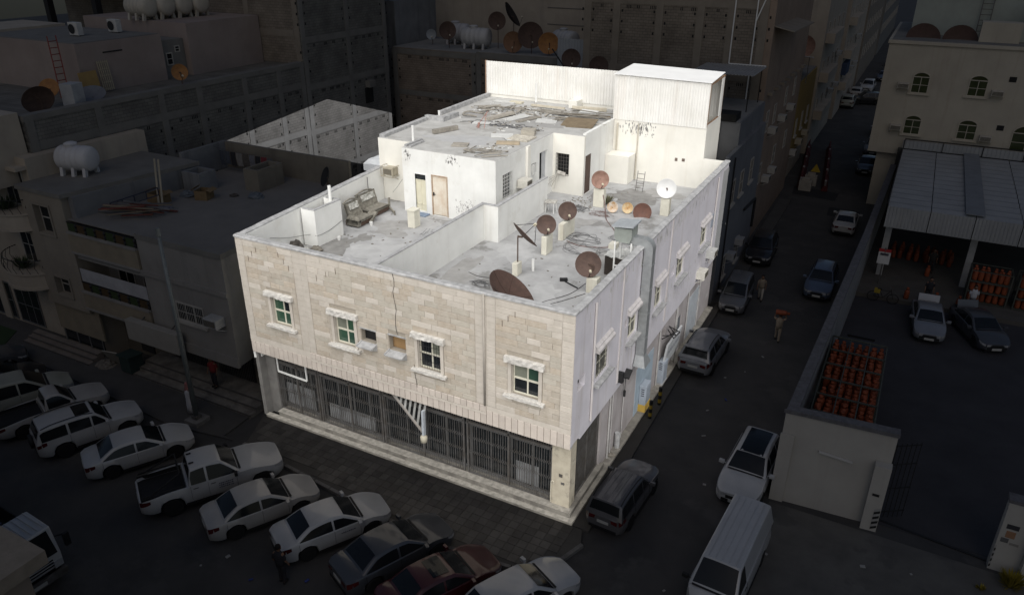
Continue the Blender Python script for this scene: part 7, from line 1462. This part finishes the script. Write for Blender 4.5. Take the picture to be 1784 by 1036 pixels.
# bicycle
t = thing('bicycle','bicycle with a yellow basket leaning at the raised depot edge','bicycle',(9.9,28.9,.02))
for x in (9.25,10.45):
    m = MB(); m.tube([(x+.34*math.cos(a),28.9,.37+.34*math.sin(a)) for a in [2*math.pi*k/18 for k in range(19)]], .025, 5); w = m.build('wheel', TYRE, t); m = MB()
    for k in range(6): a = math.pi*k/6; m.cone((x-.33*math.cos(a),28.9,.37-.33*math.sin(a)),(x+.33*math.cos(a),28.9,.37+.33*math.sin(a)),.004,n=4)
    m.build('spoke', IRON, w)
m = MB()
for a, b in (((9.25,.37),(9.6,.85)),((9.6,.85),(10.25,.9)),((9.6,.85),(9.85,.35)),((9.85,.35),(10.25,.9)),((9.25,.37),(9.85,.35)),((10.45,.37),(10.22,1.05))): m.cone((a[0],28.9,a[1]),(b[0],28.9,b[1]),.02,n=6)
m.build('frame', BLKP, t); m = MB(); m.obox((9.58,28.9,.93),(.26,.14,.06)); m.build('saddle', BLKP, t); m = MB(); m.bar((10.2,28.6,1.08),(10.2,29.2,1.08),.03); m.build('handlebar', IRON, t); m = MB(); m.obox((9.45,28.9,.8),(.36,.3,.26)); m.build('basket', mat('yellow_crate', (.32,.24,.03)), t)
# sign on post, bollards, barriers, bin, small litter
t = thing('warning_sign','white warning sign with a red top on a post at the depot','sign',(9.39,31.4,.3)); m = MB(); m.cone((9.39,31.4,.3),(9.39,31.4,2.9),.04,n=8); m.build('post', IRON, t); MB().obox((9.39,31.32,2.3),(.75,.03,1.0),0,-.25).build('board', mat('sign_white', (.50,.50,.49)), t); MB().obox((9.39,31.38,2.72),(.75,.012,.2),0,-.25).build('red_band', mat('sign_red', (.35,.03,.03)), t); m = MB(); m.obox((9.39,31.285,2.48),(.5,.012,.14),0,-.25); m.build('black_lettering', mat('dark_print', (.05,.05,.06)), t)
for k, (x, y) in enumerate(((.62,8.75),(.66,10.15))):
    t = thing('bollard', ('near','far')[k]+' black and yellow bollard beside the meter cabinet', 'bollard', (x,y,0), 0, 'striped bollards')
    for q in range(5): m = MB(); m.cone((x,y,.01+q*.22),(x,y,.01+(q+1)*.22-.001),.09,n=12); m.build('band', mat('bollard_yellow', (.34,.24,.03)) if q % 2 else BLKP, t)
for k in range(4):
    y = 54.5+k*4.2; x = .75-.4*k
    for s in (0,1):
        t = thing('road_barrier', ('red road barrier around the works, nearest pair','red road barrier around the works, second pair','red road barrier around the works, third pair','red road barrier around the works, fourth pair','red road barrier around the works, farthest pair')[k], 'barrier', (x+s*2.2,y,0), R(6), 'road barrier pair %s' % 'abcde'[k]); m = MB(); m.prism([(-.3,0),(.3,0),(.22,.3),(.1,.5),(.08,1.0),(-.08,1.0),(-.1,.5),(-.22,.3)], -2.0, 2.0, 'y'); m.build('body', mat('barrier_red', (.09,.018,.018)), t, local=True); m = MB(); m.box(-.09,.09,-2.0,-1.6,.55,1.01); m.build('end_cap', mat('barrier_white', (.4,.38,.37)), t, local=True)
for k, (x, y) in enumerate(((1.4,52.2),(1.6,54.2))): m = MB(); m.prism([(x-.5,y-.4),(x+.6,y-.4),(x+.6,y+.3),(x-.5,y+.3)], 0, .95); m.prism([(x-.3,y-.2),(x+.4,y-.2),(x+.4,y+.15),(x-.3,y+.15)], .951, 1.2); tag(m.build('concrete_block', mat('pale_concrete', (.33,.31,.27))), ('near','far')[k]+' pale concrete block before the red barriers', 'block', 'concrete blocks')
m = MB(); m.prism([(-.45,0),(.45,0),(0,.8)], -.02, .02, 'y'); o = m.build('warning_triangle', mat('triangle_yellow', (.4,.28,.03))); o.location = (1.9,54.6,1.2); tag(o, 'yellow warning triangle behind the concrete blocks', 'sign')
t = thing('wheelie_bin','dark green wheeled bin by the neighbour steps','bin',(-26.0,-.35,.1)); m = MB(); m.prism([(-26.4,-.7),(-25.6,-.7),(-25.55,.1),(-26.45,.1)], .2, 1.1); m.build('body', mat('bin_green', (.03,.05,.045)), t); m = MB(); m.obox((-26.0,-.3,1.15),(1.0,.95,.08),0,-.1); m.build('lid', mat('bin_green', (.03,.05,.045)), t); m = MB(); m.cone((-26.35,.1,.2),(-25.65,.1,.2),.1,n=10); m.build('wheel', BLKP, t)
lump('rubbish_heap','rubbish heap beside the dark doorway of the neighbour','rubbish',(-27.9,-.6,.1),.6,RUB,sq=.4); m = MB(); m.obox((-27.3,-.35,.6),(1.0,.06,1.2),.2,.5); tag(m.build('leaning_board', mat('pale_panel', (.28,.27,.24))), 'pale panel leaning at the dark doorway', 'panel')
for k in range(26):
    m = MB(); x, y = [(rnd.uniform(-12,3),rnd.uniform(-9,-7)),(rnd.uniform(2.8,5),rnd.uniform(-5,20)),(rnd.uniform(7.5,13),rnd.uniform(-3,5))][k % 3]; m.obox((x,y,.045),(rnd.uniform(.06,.2),rnd.uniform(.05,.14),.03),rnd.random()*3,.1); tag(m.build('litter', mat('pale_litter', (.3,.3,.29)) if k % 4 else mat('blue_litter', (.04,.06,.22))), ('scrap of pale litter lying on the tarmac','scrap of blue litter lying on the tarmac')[k % 4 == 0], 'litter', ('pale litter','blue litter')[k % 4 == 0])
m = MB(); m.bar((.3,24.2,.9),(2.0,24.0,.95),.04); m.bar((.3,24.2,.5),(2.0,24.0,.5),.04); m.bar((.35,24.2,.1),(.35,24.2,1.0),.05); tag(m.build('iron_rail', IRON), 'thin iron rail projecting at the far end of the side wall', 'rail')
# ================================================================== people
SKIN = mat('skin', (.20,.115,.075), (.17,.095,.06), 6, .6); HAIR = mat('black_hair', (.012,.01,.01))
def skinned(name, pts, edges, rad, m1, parent, sub=1):
    me = bpy.data.meshes.new(name); me.from_pydata(pts, edges, []); me.materials.append(m1); o = bpy.data.objects.new(name, me); link(o); o.parent = parent
    sk = o.modifiers.new('skin','SKIN'); sk.use_smooth_shade = True
    for i, r in enumerate(rad): v = me.skin_vertices[0].data[i]; v.radius = (r, r*.85 if not isinstance(r, tuple) else r); v.use_root = (i == 0)
    s = o.modifiers.new('sub','SUBSURF'); s.levels = sub; s.render_levels = sub; return o
def person(label, x, y, z, rz, top, legs, pose='stand', robe=None, scarf=None, carry=None):
    t = thing('person', label, 'person', (x,y,z), R(rz)); st = .16 if pose in ('walk','carry') else .03
    J = dict(pel=(0,0,.95), sp=(0,0,1.2), ch=(.02,0,1.38), nk=(.03,0,1.5), hd=(.05,0,1.62), ht=(.04,0,1.72))
    for s, k in ((1,'l'),(-1,'r')):
        d = st*s; J.update({'hip'+k:(0,.1*s,.92),'kn'+k:(.05+d*.8,.1*s,.5),'an'+k:(d*1.3,.1*s,.08),'to'+k:(d*1.3+.17,.12*s,.04),'sh'+k:(0,.19*s,1.42)})
        if pose == 'carry': J.update({'el'+k:(.1,.34*s,1.5),'wr'+k:(.12,.25*s,1.72)})
        else: J.update({'el'+k:(-.02-d*.6,.25*s,1.14),'wr'+k:(.1-d*.6,.26*s,.9)})
    order = list(J); P = [J[k] for k in order]; ix = {k:i for i,k in enumerate(order)}
    E_ = [('pel','sp'),('sp','ch'),('ch','nk'),('nk','hd'),('hd','ht')]
    for k in 'lr': E_ += [('pel','hip'+k),('hip'+k,'kn'+k),('kn'+k,'an'+k),('an'+k,'to'+k),('ch','sh'+k),('sh'+k,'el'+k),('el'+k,'wr'+k)]
    rr_ = dict(pel=.13,sp=.13,ch=.14,nk=.055,hd=.1,ht=.07); 
    rad = [rr_.get(k, {'hip':.09,'kn':.06,'an':.042,'to':.035,'sh':.065,'el':.045,'wr':.032}.get(k[:-1], .05)) for k in order]
    b = skinned('body', P, [(ix[a],ix[c]) for a, c in E_], rad, SKIN, t, 2)
    for k in 'lr':   # hands: palm, four fingers and a thumb
        w = Vector(J['wr'+k]); e = Vector(J['el'+k]); d = (w-e).normalized(); a = d.orthogonal().normalized(); c = d.cross(a); m = MB(); m.cone(w, w+d*.08, .03, .035, 8)
        for q in range(4): p = w+d*.075+a*(.016*(q-1.5)*1.2); m.tube([p, p+d*(.04+.006*(q % 3))+c*.008, p+d*(.065+.008*(q % 3))+c*.025], [.009,.008,.006], 5)
        m.tube([w+d*.03+a*.03, w+d*.06+a*.055, w+d*.085+a*.055+c*.01], [.011,.010,.007], 5); m.build('hand', SKIN, t, local=True, smooth=True)
    def chain(name, keys, r, m1):
        return skinned(name, [J[k] for k in keys], [(i,i+1) for i in range(len(keys)-1)], r, m1, t, 2)
    if robe:
        m = MB(); prof = [(.24,.1),(.23,.5),(.2,.9),(.21,1.2),(.2,1.4),(.1,1.5),(.07,1.52)]; m.lathe(prof, 18, Matrix.Diagonal((.8,1.05,1,1))); m.build('robe', robe, t, local=True, smooth=True)
        for k in 'lr': chain('sleeve', ['sh'+k,'el'+k,'wr'+k], [.085,.068,.055], robe)
    else:
        m = MB(); m.lathe([(.17,.88),(.185,1.05),(.19,1.25),(.2,1.4),(.12,1.5),(.075,1.53)], 16, Matrix.Diagonal((.75,1.05,1,1))); m.build('shirt', top, t, local=True, smooth=True)
        for k in 'lr': chain('sleeve', ['sh'+k,'el'+k], [.085,.07], top); chain('trouser_leg', ['hip'+k,'kn'+k,'an'+k], [.115,.085,.07], legs)
    for k in 'lr': m = MB(); a_ = J['an'+k]; m.obox((a_[0]+.07,a_[1],.045),(.27,.1,.09)); m.build('shoe', BLKP, t, local=True, bevel=.025)
    m = MB(); m.lathe([(.001,.0),(.06,.02),(.1,.08),(.108,.16),(.09,.23),(.04,.27),(.001,.275)], 16, Matrix.Translation((.045,0,1.53)) @ Matrix.Diagonal((1.05,.86,.92,1))); h = m.build('head', SKIN, t, local=True, smooth=True)
    m = MB(); m.cone((.145,0,1.66),(.165,0,1.635),.012,.018,6); m.box(.13,.15,-.03,.03,1.59,1.6)
    for s in (-1,1): m.obox((.138,s*.035,1.67),(.012,.025,.012)); m.obox((.05,s*.097,1.65),(.04,.02,.06))
    m.build('face', mat('skin_dark', (.12,.065,.04)), h, local=True)
    if scarf: m = MB(); m.lathe([(.19,1.36),(.15,1.5),(.118,1.6),(.118,1.72),(.09,1.79),(.03,1.82),(.001,1.822)], 16, Matrix.Translation((.01,0,0)) @ Matrix.Diagonal((.95,.95,1,1))); m.build('headscarf', scarf, t, local=True, smooth=True)
    else: m = MB(); m.lathe([(.105,1.66),(.112,1.72),(.095,1.79),(.04,1.825),(.001,1.83)], 14, Matrix.Translation((.02,0,0)) @ Matrix.Diagonal((1,.9,1,1))); m.build('hair', HAIR, t, local=True, smooth=True)
    return t
CLW = mat('white_cloth', (.46,.47,.50), (.40,.41,.44), 5, .9); CLR = mat('red_cloth', (.20,.03,.03)); CLK = mat('dark_cloth', (.025,.025,.03)); CLT = mat('khaki_cloth', (.26,.22,.17), (.21,.18,.14), 5, .9); CLS = mat('red_check_scarf', (.34,.18,.17), (.16,.04,.04), 40, .9)
person('person in a long white robe and red checked headscarf beside the lamp post', -19.85,-1.68,.1, 70, None, None, robe=CLW, scarf=CLS)
person('person in a red shirt and dark trousers on the shop steps', -20.05,.15,.6, -80, CLR, CLK)
p = person('person in khaki carrying an orange gas bottle on the shoulders', 4.7,20.2,.0, 95, CLT, CLT, pose='carry')
q = bottle(4.45,20.22,1.82,'orange gas bottle carried on a walking person\'s shoulders',None); q.rotation_euler = (0, R(90), R(5)); q.location = (4.4,20.15,1.9)
person('person in pale clothes walking along the middle of the street', 2.65,25.5,.0, -85, CLT, mat('pale_trousers', (.34,.32,.28)), pose='walk')
person('person in dark clothes standing by the white lettered sedan', -8.1,-7.85,.0, 100, CLK, CLK)
person('person leaning at the open boot of the silver sedan', 12.4,29.55,.3, -80, CLK, CLK); person('person in pale clothes behind the open boot of the dark sedan', 14.9,29.5,.3, -80, CLW, CLK); person('person in dark clothes among the gas bottles under the canopy', 12.5,35.2,.3, -90, mat('dark_check_shirt', (.05,.045,.04)), CLK)
